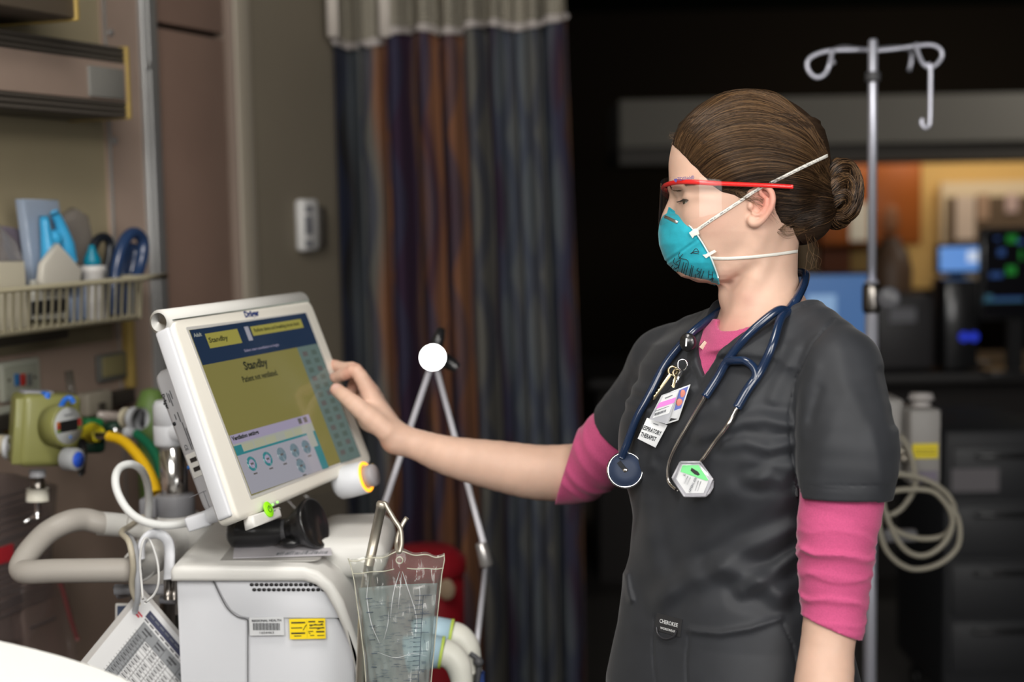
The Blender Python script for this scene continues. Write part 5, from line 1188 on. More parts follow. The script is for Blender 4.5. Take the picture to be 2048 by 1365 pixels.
sc = mb.build('display_screen', [M_SC], vent)
def ui(x0, y0, x1, y1): return (-.1455 + .291 * x0, -.117 + .233 * y0, -.1455 + .291 * x1, -.117 + .233 * y1)
mb = MB()
def R_(x0, y0, x1, y1, mi, l=0): a, b, c, d = ui(x0, y0, x1, y1); sbox(mb, a, b, c, d, -.00135 - l * .00012, -.0013 - l * .0001, mi)
R_(0, 0, 1, .215, 0); R_(.135, .02, .40, .115, 1, 1) if False else R_(.10, .035, .36, .125, 1, 1); R_(.47, .035, .93, .095, 1, 1); R_(.42, .03, .455, .12, 4, 1)
R_(.80, .215, 1, 1, 2)
for r in range(13):
    for c_ in range(2):
        R_(.83 + c_ * .085, .25 + r * .056, .875 + c_ * .085, .282 + r * .056, 9 if (r + c_) % 3 else 8, 1)
R_(.0, .645, .68, .70, 3, 1); R_(0, .70, .68, .765, 5, 1); R_(0, .765, .68, 1, 4, 1); R_(0, .755, .68, .768, 6, 2); R_(0, .71, .06, .768, 6, 2); R_(.62, .768, .68, 1, 6, 2) ; R_(.60, .755, .66, .85, 5, 3)
for k in range(3): R_(.065 + k * .095, .712, .15 + k * .095, .752, 7, 2)
for k in range(2): R_(.42 + k * .08, .712, .49 + k * .08, .752, 7, 2); R_(.57 + k * .05, .655, .60 + k * .05, .69, 8, 2)
for (x, y, big) in ((.085,.835,1),(.215,.835,1),(.335,.835,0),(.45,.835,0),(.555,.835,0),(.455,.935,0)):
    a, b, _, _ = ui(x, y, x, y); mb.lathe([(.0102, 0), (.0102, .0002)], SP(a, b, -.0016), SZ, 24, 6 if big else 10); mb.lathe([(.0062, 0), (.0062, .0002)], SP(a, b, -.0018), SZ, 20, 3 if big else 10)
    R_(x - .015, y + .055, x + .015, y + .064, 8, 3); R_(x - .012, y - .006, x + .012, y + .006, 8, 6)
def TF(x, y, s, w, h, mi, b=.02): a, c, _, _ = ui(x, y, x, y); text_fit(mb, s, SP(a, c, -.0019), SX, SY, w * .291, h * .233, mi, b, .0001)
def T_(x, y, s, size, mi, sx=1, al='LEFT', bold=.0001): a, b, _, _ = ui(x, y, x, y); mb.text(s, SP(a, b, -.0019), SX, SY, size, mi, .0001, al, sx, bold)
TF(.185, .082, 'Standby', .15, .042, 11, .02); TF(.695, .066, 'Perform device and breathing circuit check', .41, .032, 11, .02); T_(.015, .035, 'Adult', .0075, 5); TF(.50, .178, 'Select start ventilation to begin', .30, .022, 3, .0)
TF(.40, .275, 'Standby', .20, .072, 11, .03); TF(.40, .345, 'Patient not ventilated.', .30, .038, 11, .02); T_(.01, .668, 'Ventilation settings', .0080, 11, 1, 'LEFT', .0003)
mb.build('screen_image', [M_SCB, M_SCY, M_SCT, M_SCL, M_SCG, M_SCW, M_TEAL, em('screen_beige', '93947f'), M_ROWR, M_ROW, em('screen_dial_grey', '5f7078'), M_TXT], sc)
M_LOGOB = mat('navy_logo', (.02, .04, .16), .5)
mb = MB(); mb.text('Dräger', SP(.008, -.1275, -.0006), SX, SY, .0125, 0, .0003, bold=.0004); mb.build('maker_logo', [M_LOGOB], vent)
mb = MB(); mb.text('Infinity C500', SP(.098, .1245, -.0006), SX, SY, .0062, 0, .0003, bold=.0001); mb.build('model_text', [mat('grey_text', (.20, .19, .18), .5)], vent)
mb = MB(); sprism(mb, quad_round([(-.135,-.088),(.105,-.088),(.105,.122),(-.135,.122)], .020), .033, .091, 0, .008); bk = mb.build('rear_case', [mat('rear_case_grey', (.44, .44, .46), .5)], vent)
LX = -(M3 @ Mx[:, 2]); # printing on the left flank of the rear case
def flank(y, z): return SP(-.1354, y, .067 + (z - .045) * .70)
mb = MB(); mb.text('Dräger', flank(-.045, .070), SY * -1, SZ * 1, .0075, 0, .0003, bold=.0002)
for k, (y, z, l) in enumerate(((-.048,.060,.014),(-.044,.056,.018),(-.050,.051,.012),(-.02,.060,.008),(-.018,.052,.014),(.010,.050,.04),(.014,.046,.030))):
    mb.box(flank(y, z), (l, .0011, .0004), SY, SZ)
mb.text('CE', flank(.024, .062), SY * -1, SZ, .0070, 0, .0003); mb.lathe([(.0028, 0), (.0028, .0003)], flank(-.012, .068), -SX, 14)
mb.build('rating_print', [M_INK], bk)
mb = MB(); mb.box(flank(.050, .056), (.034, .020, .002), SY, SZ, bev=.001); mb.build('port_plate', [M_WHT], bk)
mb = MB(); [mb.box(flank(.043 + k * .013, .054) - SX * .0012, (.006, .011, .001), SY, SZ) for k in range(2)]; mb.build('port', [M_BLK], bk)
mb = MB(); mb.lathe([(.0026, 0), (.0026, .0004)], flank(.050, .073), -SX, 14); mb.build('port_symbol', [mat('blue_print', (.03, .14, .42), .5)], bk)
mb = MB(); mb.box(flank(.088, .075), (.0008, .03, .0006), SY, SZ); mb.box(flank(.104, .060), (.034, .0008, .0006), SY, SZ); mb.build('cover_seam', [M_GRY], bk)
# rotary knob at the lower right corner
kc = W(722, 957, 2.085); kax = nz(SZ + SX * .12 - np.array([0, 0, .12])); mb = MB()
mb.lathe([(.010, -.042), (.019, -.040), (.0235, -.034), (.0245, -.02), (.0240, .006), (.0215, .008)], kc, kax, 30); mb.build('knob_housing', [M_WHT2], vent)
mb = MB(); a = np.linspace(0, 2 * PI, 33)[:-1]; n1 = nz(np.cross(kax, [0, 0, 1.])); n2 = np.cross(kax, n1); mb.tube(np.array([kc + kax * .0085 + .0205 * (math.cos(t) * n1 + math.sin(t) * n2) for t in a]), .0022, 8, closed=True); mb.build('knob_light_ring', [mat('amber_ring', (.5, .2, .01), .4, emit=(1.0, .36, .015), es=2.2 * EK)], vent)
mb = MB(); mb.lathe([(.0165, .004), (.0165, .020), (.0150, .024), (.0001, .025)], kc, kax, 28); mb.build('rotary_knob', [mat('knob_grey', (.30, .28, .29), .45)], vent)
mb = MB(); mb.box(SP(.165, .136, -.001), (.012, .008, .002), SX, SY, bev=.0006); mb.build('amber_label', [mat('amber_plastic', (.55, .35, .02), .4)], vent)
# power button tab
mb = MB(); mb.prism([(-.035, -.008), (.031, -.008), (.034, .006), (-.030, .008)], SP(-.135, .150, .012), SX, SY, .018, .003); tb_ = mb.build('button_tab', [M_WHT], vent)
mb = MB(); mb.lathe([(.0085, 0), (.0088, .002), (.0080, .003), (.0001, .0032)], SP(-.1305, .1425, -.0062), SZ, 24, sx=1.25); mb.build('power_button', [mat('lime_button', (.25, .62, .01), .4, emit=(.12, .42, .0), es=.45)], tb_)
mb = MB(); mb.tube(np.array([SP(-.1305 + .0035 * math.cos(t), .1425 + .0042 * math.sin(t), -.0096) for t in np.linspace(-PI / 3, 4 * PI / 3, 14)]), .0005, 5); mb.tube([SP(-.1305, .1375, -.0096), SP(-.1305, .1425, -.0096)], .0005, 5); mb.build('power_symbol', [mat('dark_green', (.03, .15, .01), .5)], tb_)
mb = MB(); [mb.ball(SP(-.1165 + .012 * k, .1385 - .001 * k, -.0065), .0016, 8) for k in range(2)]; mb.build('status_light', [mat('green_led', (.1, .5, .1), .4, emit=(.25, 1, .1), es=1.6)], tb_)
mb = MB(); [mb.tube([SP(-.1185 + .012 * k, .147, -.0065), SP(-.1145 + .012 * k, .1465, -.0065)], .0006, 4) for k in range(2)]; mb.build('tab_mark', [M_GREY], tb_)
# post and arm
pc = W(347, 930, 2.24); zt_ = W(347, 885, 2.24)[2]; zbp = W(347, 1000, 2.24)[2]
mb = MB(); mb.lathe([(.0215, zbp - .06), (.0215, zt_ + .02)], (pc[0], pc[1], 0), (0, 0, 1), 28); mb.build('post', [mat('polished_post', (.72, .70, .68), .16, metal=1)], vent)
z1_, z2_, zm = W(330, 800, 2.24)[2], W(330, 890, 2.24)[2], W(330, 848, 2.24)[2]; px_ = pc[0] - .003
mb = MB(); mb.lathe([(.0245, z2_), (.0258, z2_ + .004), (.0258, zm - .0008), (.0248, zm), (.0258, zm + .0008), (.0252, z1_ - .008), (.0215, z1_), (.0001, z1_ + .001)], (px_, pc[1], 0), (0, 0, 1), 32); mb.build('post_cap', [M_WHT2], vent)
mb = MB(); mb.tube([np.array([px_, pc[1], z2_ + .02]), np.array(SP(.0, .02, .085))], .014, 16); mb.build('display_arm', [M_WHT2], vent)
zc1, zc2 = W(347, 990, 2.24)[2], W(347, 1032, 2.24)[2]
mb = MB(); mb.lathe([(.0300, zc2), (.0310, zc2 + .003), (.0310, zc1 - .003), (.0290, zc1)], (pc[0], pc[1], 0), (0, 0, 1), 32); mb.box((pc[0] - .036, pc[1] - .018, (zc1 + zc2) / 2), (.026, .030, (zc1 - zc2) * .95), bev=.004); mb.build('post_clamp', [M_GRY], vent)
zd = W(350, 1100, 2.2)[2]
mb = MB(); mb.lathe([(.070, zd - .10), (.066, zd), (.052, zd + .025), (.040, zc2 - .012), (.036, zc2)], (pc[0], pc[1] + .005, 0), (0, 0, 1), 36); mb.build('post_base', [M_WHT], vent)
# ventilation unit body
DV = 1.95; yv = W(450, 1200, DV)[1]
def VV(px, py, dy=0): return FW(px, py, yv + dy)
def vxz(px, py): p = VV(px, py); return (p[0], p[2])
zbot = .78
def xz_prism(mb, poly, y0, y1, mi=0, bev=0, fn=None):
    mb.prism([(x, z) for x, z in poly], (0, y1, 0), (1, 0, 0), (0, 0, 1), (y1 - y0), bev, mi)     # X x Z(up) = -Y: extrudes toward the viewer
xl = vxz(356, 1250)[0]; xr_ = vxz(722, 1300)[0]; zt1 = vxz(450, 1150)[1]
mb = MB(); body = [(xl, zbot), (xr_ - .006, zbot), (xr_ - .010, vxz(700, 1300)[1]), (vxz(668, 1225)[0], vxz(668, 1225)[1]), (vxz(640, 1172)[0], vxz(640, 1172)[1]), (vxz(610, 1150)[0], zt1), (xl, zt1)]
xz_prism(mb, body, yv, yv + .26, 0, .004); mb.build('unit_body', [M_WHT2], vent)
out_ = [(347,1158),(346,1138),(352,1128),(370,1126),(610,1128),(640,1137),(668,1160),(690,1196),(706,1240),(722,1290),(732,1365)]
inn_ = [(716,1365),(706,1300),(690,1255),(672,1215),(652,1180),(634,1165),(612,1158)]
poly = [vxz(*p) for p in out_] + [vxz(*p) for p in inn_]; poly = [vxz(347, 1158)] + poly[1:]
mb = MB(); xz_prism(mb, poly, yv - .018, yv + .27, 0, .006); mb.build('top_cover', [M_WHT], vent)
ztop = vxz(450, 1127)[1]
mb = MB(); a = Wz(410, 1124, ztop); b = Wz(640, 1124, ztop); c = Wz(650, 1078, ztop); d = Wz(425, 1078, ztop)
mb.prism(quad_round([tuple(p[:2]) for p in (a + [.0, .004, 0], b + [0, .004, 0], c, d)], .02), (0, 0, ztop - .001), (1, 0, 0), (0, 1, 0), .0015, 0); mb.build('top_tray', [mat('inset_tray_grey', (.42, .41, .39), .5)], vent)  # grey inset laid on the white top cover
# raised rounded rear hood, right of the display
zz = ztop; r0 = Wz(742, 1100, ztop); mb = MB(); mb.box((Wz(690, 1100, ztop)[0], yv + .16, ztop - .016), (.115, .20, .06), bev=.028, seg=4); mb.build('rear_hood', [M_WHT], vent)
mb = MB()
for r in range(2):
    for k in range(16 - r * 0):
        px = 505 + k * 9.8 + r * 5; py = 1168 + r * 10; p = VV(px, py); mb.lathe([(.0024, 0), (.0024, .0012)], p + np.array([0, -.0050, 0]) * (1 if k < 20 else 1), (0, -1, 0), 8, sx=1, sy=1.2)
mb.build('vent_holes', [M_BLK], vent)
# overhang of the front recess: sloping brow
mb = MB(); q = [(430,1160),(446,1195),(462,1220),(482,1233),(498,1236),(690,1236),(672,1205),(652,1176),(632,1160)]; xz_prism(mb, [vxz(*p) for p in q][::-1], yv - .0045, yv + .01, 0, .002); mb.build('front_recess', [M_WHT2], vent)
mb = MB(); mb.tube(cat_rom(np.array([VV(x, y) - [0, .0052, 0] for x, y in ((427,1158),(442,1190),(457,1216),(476,1232),(494,1237),(497,1245),(497,1300),(497,1400))]), 5), .0008, 5); mb.build('panel_seam', [M_DGR], vent)
def sticker(name, x0, y0, x1, y1, m, parent, lift=.007):
    mb = MB(); a, b = VV(x0, y0), VV(x1, y1); mb.box(((a[0] + b[0]) / 2, yv - lift, (a[2] + b[2]) / 2), (b[0] - a[0], .0004, a[2] - b[2])); return mb.build(name, [m], parent)
s1 = sticker('asset_label', 500, 1233, 570, 1268, M_WHITE, vent)
mb = MB(); p = VV(535, 1239); mb.text('REGIONAL HEALTH', p - [0, .0078 + p[1] - yv, 0], (1, 0, 0), (0, 0, 1), .0046, 0, .0002, bold=.0001)
for k in range(24):
    w_ = .5 if k % 3 else 1.0; q = VV(509 + k * 2.25, 1251); mb.box((q[0], yv - .0076, q[2]), (.0008 * w_ + .0003, .0003, .0100))
p = VV(535, 1263); mb.text('1604463', (p[0], yv - .0078, p[2]), (1, 0, 0), (0, 0, 1), .0046, 0, .0002, sx=1.3); mb.build('asset_print', [M_INK], s1)
M_YL = mat('yellow_sticker', (.86, .64, .01), .5); s2 = sticker('inspection_label', 580, 1236, 653, 1275, M_YL, vent)
mb = MB()
for (x0, y0, x1, y1) in ((584,1242,612,1244),(618,1240,632,1242),(638,1240,649,1242),(584,1253,606,1254),(620,1247,648,1248),(584,1263,612,1265),(620,1253,650,1254),(590,1269,604,1270),(618,1260,628,1261),(634,1260,650,1262),(622,1268,630,1269),(636,1268,650,1269),(615,1238,616,1273)):
    a, b = VV(x0, y0), VV(x1, y1); mb.box(((a[0] + b[0]) / 2, yv - .0076, (a[2] + b[2]) / 2), (b[0] - a[0], .0003, abs(a[2] - b[2]) + .0002))
for q in ([(608,1258),(612,1250),(615,1247)], [(622,1250),(632,1246),(640,1248),(647,1244)], [(636,1256),(648,1252)], [(619,1263),(622,1265)]): mb.tube([VV(x, y) * [1, 0, 1] + [0, yv - .0078, 0] for x, y in q], .0005, 4)
mb.build('inspection_print', [M_INK], s2)
# cart below (out of the picture): column, base, casters
mb = MB(); cx_ = (xl + xr_) / 2; mb.box((cx_, yv + .16, .46), (.10, .12, .64), bev=.01); mb.build('cart_column', [M_WHT], vent)
mb = MB(); mb.box((cx_, yv + .16, .11), (.46, .46, .07), bev=.03, seg=3); mb.build('cart_base', [M_GRY], vent)
for sx in (-1, 1):
    for sy in (-1, 1): mb = MB(); mb.lathe([(.032, -.014), (.038, -.010), (.038, .010), (.032, .014)], (cx_ + sx * .19, yv + .16 + sy * .19, .039), (1, 0, 0), 18); mb.build('caster', [M_DGR], vent)
# side rail and grey handle bar
mb = MB(); hb = [W(262,1052,2.10), W(235,1052,2.10), W(205,1048,2.09), W(170,1040,2.08), W(135,1045,2.06), W(95,1066,2.04), W(62,1100,2.01), W(44,1128,1.99), W(44,1142,1.98), W(62,1145,1.97), W(105,1143,1.965), W(170,1142,1.96), W(268,1141,1.955)]
mb.tube(cat_rom(np.array(hb), 7), .0168, 20); mb.build('push_handle', [M_TUBEG], vent)
mb = MB(); mb.tube([W(196,1047,2.09), W(262,1053,2.10), W(300,1060,2.14)], [.0176, .0172, .0165], 20); mb.ball(W(278, 1132, 1.99), (.024, .024, .024), 20); mb.tube([W(262, 1141, 1.955), W(290, 1125, 2.0), W(322, 1100, 2.08), W(340, 1090, 2.14)], [.017, .023, .027, .030], 20); mb.build('handle_joint', [M_WHT], vent)
ha = [W(283,1118,1.96), W(283,1090,1.96), W(296,1072,1.97), W(315,1068,1.98), W(332,1078,1.98), W(339,1100,1.98), W(338,1160,1.97)]
mb = MB(); mb.tube(cat_rom(np.array(ha), 6), .0048, 10, sy=1.8); mb.build('rail_clamp', [M_WHT2], vent)
mb = MB(); mb.tube([W(230,1180,2.0), W(355,1180,2.0)], .008, 10); mb.tube([W(255,1186,2.02), W(240,1190,2.02), W(235,1175,2.03)], .007, 10); mb.tube([W(320,1200,2.02), W(352,1202,2.02)], .006, 8); mb.build('side_rail', [M_GRY], vent)
mb = MB(); [mb.tube([W(x, 1160, 1.985), W(x, 1200, 1.985)], .006, 10) for x in (336, 349)]; mb.tube([W(335,1200,2.04), W(335,1420,2.04)], .011, 12); mb.build('rail_post', [M_DSTEEL], vent)
# white cable loop from the display
mb = MB(); cl = [W(392,1042,1.93), W(366,1048,1.95), W(325,1051,1.96), W(285,1042,1.97), W(255,1020,1.98), W(235,985,1.99), W(231,955,2.0), W(241,935,2.02), W(262,929,2.04), W(282,940,2.07), W(294,965,2.12), W(298,1000,2.16), W(296,1040,2.18)]
mb.tube(cat_rom(np.array(cl), 8), .0058, 12); mb.build('display_cable', [mat('white_cable', (.66, .67, .66), .45)], vent)
mb = MB(); mb.tube([W(415,1035,1.91), W(432,1028,1.91), W(452,1018,1.92), W(470, 1000, 1.96)], [.010, .0115, .011, .009], 14); mb.box(W(398, 1042, 1.92), (.034, .020, .018), nz(W(430,1030,1.92) - W(385,1045,1.92)), (0, 0, 1), bev=.003); mb.build('cable_plug', [M_WHT2], vent)
# laminated setting chart tied to the rail
M_LAM = mat('laminate', (.74, .74, .74), .22, coat=.6)
ch = thing('setting_chart', 'laminated white chart with a printed grid tied to the ventilator rail', 'chart', W(285, 1365, 1.82))
TL_, TR_, BL_ = W(286,1190,1.985), W(420,1348,2.06), W(157,1308,1.90)
Xc = nz(TR_ - TL_); Yc = BL_ - TL_; Yc = Yc - Xc * np.dot(Yc, Xc); hc = np.linalg.norm(Yc); Yc = nz(Yc); wc = np.linalg.norm(TR_ - TL_) * 1.05
Zc = nz(np.cross(Xc, Yc)); Zc = Zc if np.dot(Zc, CAMP - TL_) > 0 else -Zc
def cbox(mb, u0, v0, u1, v1, mi, l=1): mb.box(TL_ + Xc * wc * (u0 + u1) / 2 + Yc * hc * (v0 + v1) / 2 + Zc * .0003 * l, (abs(u1 - u0) * wc, abs(v1 - v0) * hc, .0003), Xc, Yc, mi=mi)
mb = MB(); cbox(mb, -.05, -.05, 1.05, 1.05, 0, -1); cbox(mb, 0, 0, 1, 1, 1, 0); mb.build('laminated_sheet', [mat('laminate_edge', (.50, .48, .46), .2, coat=.6), M_LAM], ch)
mb = MB(); cbox(mb, .14, .06, 1, .15, 2, 1) ; cbox(mb, .16, .20, 1, .34, 1, 1); cbox(mb, .16, .34, .28, .98, 1, 1); cbox(mb, .10, .20, .16, .98, 3, 1) if False else None
for r in range(15): cbox(mb, .14, .34 + r * .043, 1, .343 + r * .043, 0, 2)
for c_ in range(9): cbox(mb, .16 + c_ * .105, .20, .163 + c_ * .105, .98, 0, 2)
for r in range(14):
    for c_ in range(8):
        if c_ < 1 or rnd.random() < .75: cbox(mb, .185 + c_ * .105, .355 + r * .043, .185 + c_ * .105 + rnd.uniform(.035, .06), .367 + r * .043, 0, 2)
for c_ in range(5): cbox(mb, .20 + c_ * .17, .24, .30 + c_ * .17, .26, 0, 2); cbox(mb, .20 + c_ * .17, .285, .27 + c_ * .17, .30, 0, 2)
cbox(mb, .03, .20, .10, .225, 3, 2); cbox(mb, .02, .17, .12, .19, 3, 2)
for k in range(12): cbox(mb, .17 + k * .068, .088, .22 + k * .068, .105, 4, 2); cbox(mb, .15 + k * .07, .165, .20 + k * .07, .18, 0, 2)
mb.build('printed_grid', [mat('print_dark', (.06, .06, .065), .6), mat('print_grey', (.27, .28, .29), .6), mat('print_navy', (.05, .055, .10), .6), mat('print_red', (.55, .06, .08), .6), M_GREY], ch)
mb = MB(); mb.tube(cat_rom(np.array([W(286,1200,1.835), W(283,1165,1.86), W(280,1125,1.90), W(283,1095,1.93), W(290,1078,1.94), W(302,1085,1.95), W(315,1125,1.93), W(317,1165,1.90), W(308,1190,1.86), W(290,1206,1.836)]), 5), .0017, 6); mb.build('cable_tie', [mat('nylon', (.58, .58, .57), .4)], ch)
mb = MB(); mb.box(W(246, 1228, 2.06), (.022, .030, .006), (1, 0, 0), (0, .2, 1), bev=.002); mb.box(W(246, 1228, 2.055), (.016, .022, .003), (1, 0, 0), (0, .2, 1), mi=1); tag(mb.build('second_tag', [M_WHT, mat('tag_blue', (.04, .06, .12), .5)]), 'small white edged blue tag showing behind the laminated chart', 'tag')
# beige and grey cables looped over the handle
for k, (pts, m, r, l) in enumerate(((([(250,1068,2.05),(262,1078,1.99),(270,1100,1.945),(275,1150,1.94),(275,1195,1.95),(270,1225,1.97)]), mat('grey_cable', (.36, .37, .39), .4), .0042, 'grey cable looped over the push handle'), (([(285,1035,2.10),(262,1052,2.04),(243,1066,1.98),(258,1085,1.935),(266,1130,1.93),(264,1175,1.945),(276,1210,1.96)]), mat('beige_cable', (.40, .36, .28), .45), .0042, 'beige cable looped over the push handle'))):
    mb = MB(); mb.tube(cat_rom(np.array([W(*p) for p in pts]), 6), r, 10); tag(mb.build('cable', [m]), l, 'cable')
# ---- black squeeze bulb handset lying on the unit
hs = thing('black_handset', 'black flared handset lying on top of the ventilator', 'handset', Wz(560, 1100, ztop)); ax = nz(W(640, 1062, 2.05) - W(455, 1080, 2.05)); o_ = Wz(456, 1098, ztop) + [0, 0, .0225]; o2_ = Wz(585, 1096, ztop) + [0, 0, .0245]
L_ = np.linalg.norm(o2_ - o_); mb = MB(); mb.lathe([(.0001, 0), (.012, .001), (.0195, .006), (.0215, .016), (.0215, L_ * .55), (.0190, L_ * .72), (.0165, L_ * .95), (.0160, L_ * 1.02)], o_, nz(o2_ - o_), 30); mb.build('grip', [M_BLK], hs)
mb = MB(); mb.lathe([(.0172, L_ * .83), (.0176, L_ * .85), (.0176, L_ * .90), (.0172, L_ * .92)], o_, nz(o2_ - o_), 24); mb.build('collar', [M_DGR], hs)
bo = o2_ + (o_ - o2_) * .06; b2_ = Wz(632, 1100, ztop) + [0, 0, .0385]; ba = nz(b2_ - bo) ; mb = MB(); Lb = np.linalg.norm(b2_ - bo)
mb.lathe([(.0165, 0), (.018, Lb * .15), (.0230, Lb * .35), (.0270, Lb * .5), (.0275, Lb * .56), (.0330, Lb * .75), (.0365, Lb * .92), (.0365, Lb), (.0340, Lb * 1.01), (.0300, Lb * .9)], bo, ba, 34); mb.build('bell', [M_BLK], hs)
mb = MB(); mb.ball(o2_ + [0, -.022, -.012], (.016, .010, .007), 12); mb.build('thumb_lever', [M_BLK], hs)
mb = MB(); pp = [Wz(466, 1118, ztop + .002), Wz(664, 1112, ztop + .002), Wz(656, 1068, ztop + .002), Wz(470, 1072, ztop + .002)]; mb.prism([tuple(p[:2]) for p in pp], (0, 0, ztop + .0022), (1, 0, 0), (0, 1, 0), .0006, 0); pd = tag(mb.build('paper_sheet', [mat('printed_sheet', (.60, .58, .62), .5)]), 'printed sheet lying under the black handset', 'paper')
mb = MB()
for k in range(26):
    u = .45 + .5 * k / 25; a = pp[0] * (1 - u) + pp[1] * u; b = pp[3] * (1 - u) + pp[2] * u; l = rnd.uniform(.06, .16); mb.box((a * (1 - l / 2 - .06) + b * (l / 2 + .06)) * [1, 1, 0] + [0, 0, ztop + .0030], (.0012 if k % 5 else .0022, np.linalg.norm(b - a) * l, .0003))
mb.build('sheet_print', [M_GREY], pd)
mb = MB(); c0 = Wz(585, 1066, ztop); mb.grid(lambda u, v: np.array([c0[0] + (u - .5) * .15 + .01 * math.sin(v * 5), c0[1] + .075 + .01 * math.cos(u * 9), ztop + .002 + v * (.045 + .008 * math.sin(u * 7))]), 16, 6); tag(mb.build('plastic_wrapper', [clear_film('wrapper_film', (.88, .88, .90), 1.45, .15)]), 'clear plastic wrapper standing behind the black handset', 'wrapper')

# ---- infusion pole hook and fluid bag in front
DBG = 1.84
pole = thing('bag_pole', 'satin steel pole with a bent hook holding the clear fluid bag', 'pole', W(712, 1365, 1.86) * [1, 1, 0])
mb = MB(); a = W(763, 1012, 1.86); b = W(738, 1130, 1.87); c = W(722, 1365, 1.90); d_ = (c - b) / np.linalg.norm(c - b); e_ = np.array([c[0] - .04, c[1] + .05, .0])
mb.tube([a, b], .0066, 16); mb.tube([W(738, 1128, 1.87), W(728, 1200, 1.885), c, e_], [.0064, .0068, .0072, .009], 16); mb.lathe([(.0068, -.004), (.0072, 0), (.0072, .003), (.0060, .005)], a, nz(a - b), 18); mb.build('pole_tube', [M_SATIN], pole)
mb = MB(); hk = [W(760,1016,1.862), W(764,1009,1.86), W(770,1008,1.858), W(776,1018,1.855), W(789,1040,1.85), W(800,1057,1.846), W(803,1072,1.842), W(803,1092,1.836), W(799,1104,1.832), W(795,1101,1.836), W(794,1088,1.846), W(797,1070,1.852), W(804,1052,1.856), W(811,1040,1.858), W(814,1036,1.858)]
mb.tube(cat_rom(np.array(hk), 7), .0031, 12); mb.build('hook', [M_SATIN], pole)
mb = MB(); mb.box((e_[0], e_[1], .03), (.30, .05, .03), bev=.01); mb.box((e_[0], e_[1], .03), (.05, .30, .03), bev=.01); mb.build('pole_foot', [M_GRY], pole)
bag = thing('fluid_bag', 'clear plastic bag of fluid with printed scale hanging from the steel hook', 'fluid bag', W(795, 1500, DBG))
LE = np.array([(1117,695),(1128,699),(1150,705),(1165,708),(1200,712),(1240,718),(1280,723),(1320,728),(1365,731),(1420,738),(1490,745),(1530,752)], float); RE = np.array([(1104,889),(1120,890),(1145,885),(1165,883),(1200,879),(1240,875),(1280,871),(1320,867),(1365,863),(1420,858),(1490,852),(1530,846)], float)
def bagp(u, v, side, inset=0, vmin=0.0):
    vv = vmin + (1 - vmin) * v; yl = 1117 + (1530 - 1117) * vv; yr = 1104 + (1530 - 1104) * vv
    xl_ = np.interp(yl, LE[:, 0], LE[:, 1]); xr2 = np.interp(yr, RE[:, 0], RE[:, 1]); x = xl_ + (xr2 - xl_) * u; y = yl + (yr - yl) * u
    top = math.exp(-vv * 14); y -= 12 * top * math.exp(-((u - .53) / .16) ** 2) - 2.5 * top * math.sin(u * 21) + 6 * top * math.exp(-((u - .9) / .07) ** 2) * -1
    thick = .022 * min(1, (vv / .16)) ** .8 * (1 - max(0, (vv - .93) / .07) ** 2) * max(0, math.sin(PI * u)) ** .55
    pl = math.exp(-((vv - .12) / .30) ** 2) * math.sin(PI * u)
    fold_ = .0024 * pl * (math.cos((u - .52) * 30 * (1.25 - .75 * vv)) ) - .003 * pl * math.exp(-((u - .52) / .05) ** 2)
    wr = .0010 * math.sin(u * 23 + vv * 31) + .0008 * math.sin(vv * 60 + u * 9) + .0006 * math.sin(u * 55 - vv * 20)
    z = side * (thick + .0008) + (fold_ + wr * min(1, vv * 8)) * (1 if side < 0 else .6) + .004 * top * math.sin(u * 8)
    z = z * (1 - inset * .12) + side * -inset * .0012
    return W(x, y, DBG + z)
M_BAG = None
def veil_mat(name, tint, body, fac, rough=.1):   # clear film plus milky colour standing in for refracted room light
    m = clear_film(name, tint, 1.33, rough); nt = m.node_tree; o = [n for n in nt.nodes if n.type == 'OUTPUT_MATERIAL'][0]; x = o.inputs[0].links[0].from_node
    d = nt.nodes.new('ShaderNodeBsdfDiffuse'); d.inputs[0].default_value = (*body, 1); tl = nt.nodes.new('ShaderNodeBsdfTranslucent'); tl.inputs[0].default_value = (*body, 1); a = nt.nodes.new('ShaderNodeMixShader'); a.inputs[0].default_value = .4
    nt.links.new(d.outputs[0], a.inputs[1]); nt.links.new(tl.outputs[0], a.inputs[2]); y = nt.nodes.new('ShaderNodeMixShader'); y.inputs[0].default_value = fac
    nt.links.new(x.outputs[0], y.inputs[1]); nt.links.new(a.outputs[0], y.inputs[2]); nt.links.new(y.outputs[0], o.inputs[0]); return m
M_BAG = veil_mat('bag_vinyl', (.95, .95, .93), (.62, .64, .60), .10, .06)
M_FLU = veil_mat('fluid', (.80, .88, .90), (.60, .66, .66), .32)
mb = MB(); nu, nv = 40, 60; q = []
def flu(k, v):
    u = k if k <= 1 else 2 - k; s = -1 if k <= 1 else 1
    return bagp(.045 + .91 * u, v, s, 1, .145)
mb.grid(lambda a, v: flu(a * 2 * (79 / 80) if False else a * 2, v), 80, nv, closed_u=True)
topc = np.mean([flu(2 * i / 80, 0) for i in range(80)], 0); botc = np.mean([flu(2 * i / 80, 1) for i in range(80)], 0)
n0 = mb.n; mb.add([topc, botc], []); 
for i in range(80): mb.F.append([i * nv, n0, ((i + 1) % 80) * nv]); mb.I.append(0); mb.S.append(True); mb.F.append([i * nv + nv - 1, ((i + 1) % 80) * nv + nv - 1, n0 + 1]); mb.I.append(0); mb.S.append(True)
FLUID_MB = mb
mb = MB(); mb.grid(lambda u, v: bagp(u, v, -1), 56, 70); mb.grid(lambda u, v: bagp(u, v, 1), 56, 70); mb.build('bag_film', [M_BAG], bag)
mb = FLUID_MB; fo = mb.build('fluid', [M_FLU], bag); bm = bmesh.new(); bm.from_mesh(fo.data); bmesh.ops.recalc_face_normals(bm, faces=bm.faces[:]); bm.to_mesh(fo.data); bm.free()
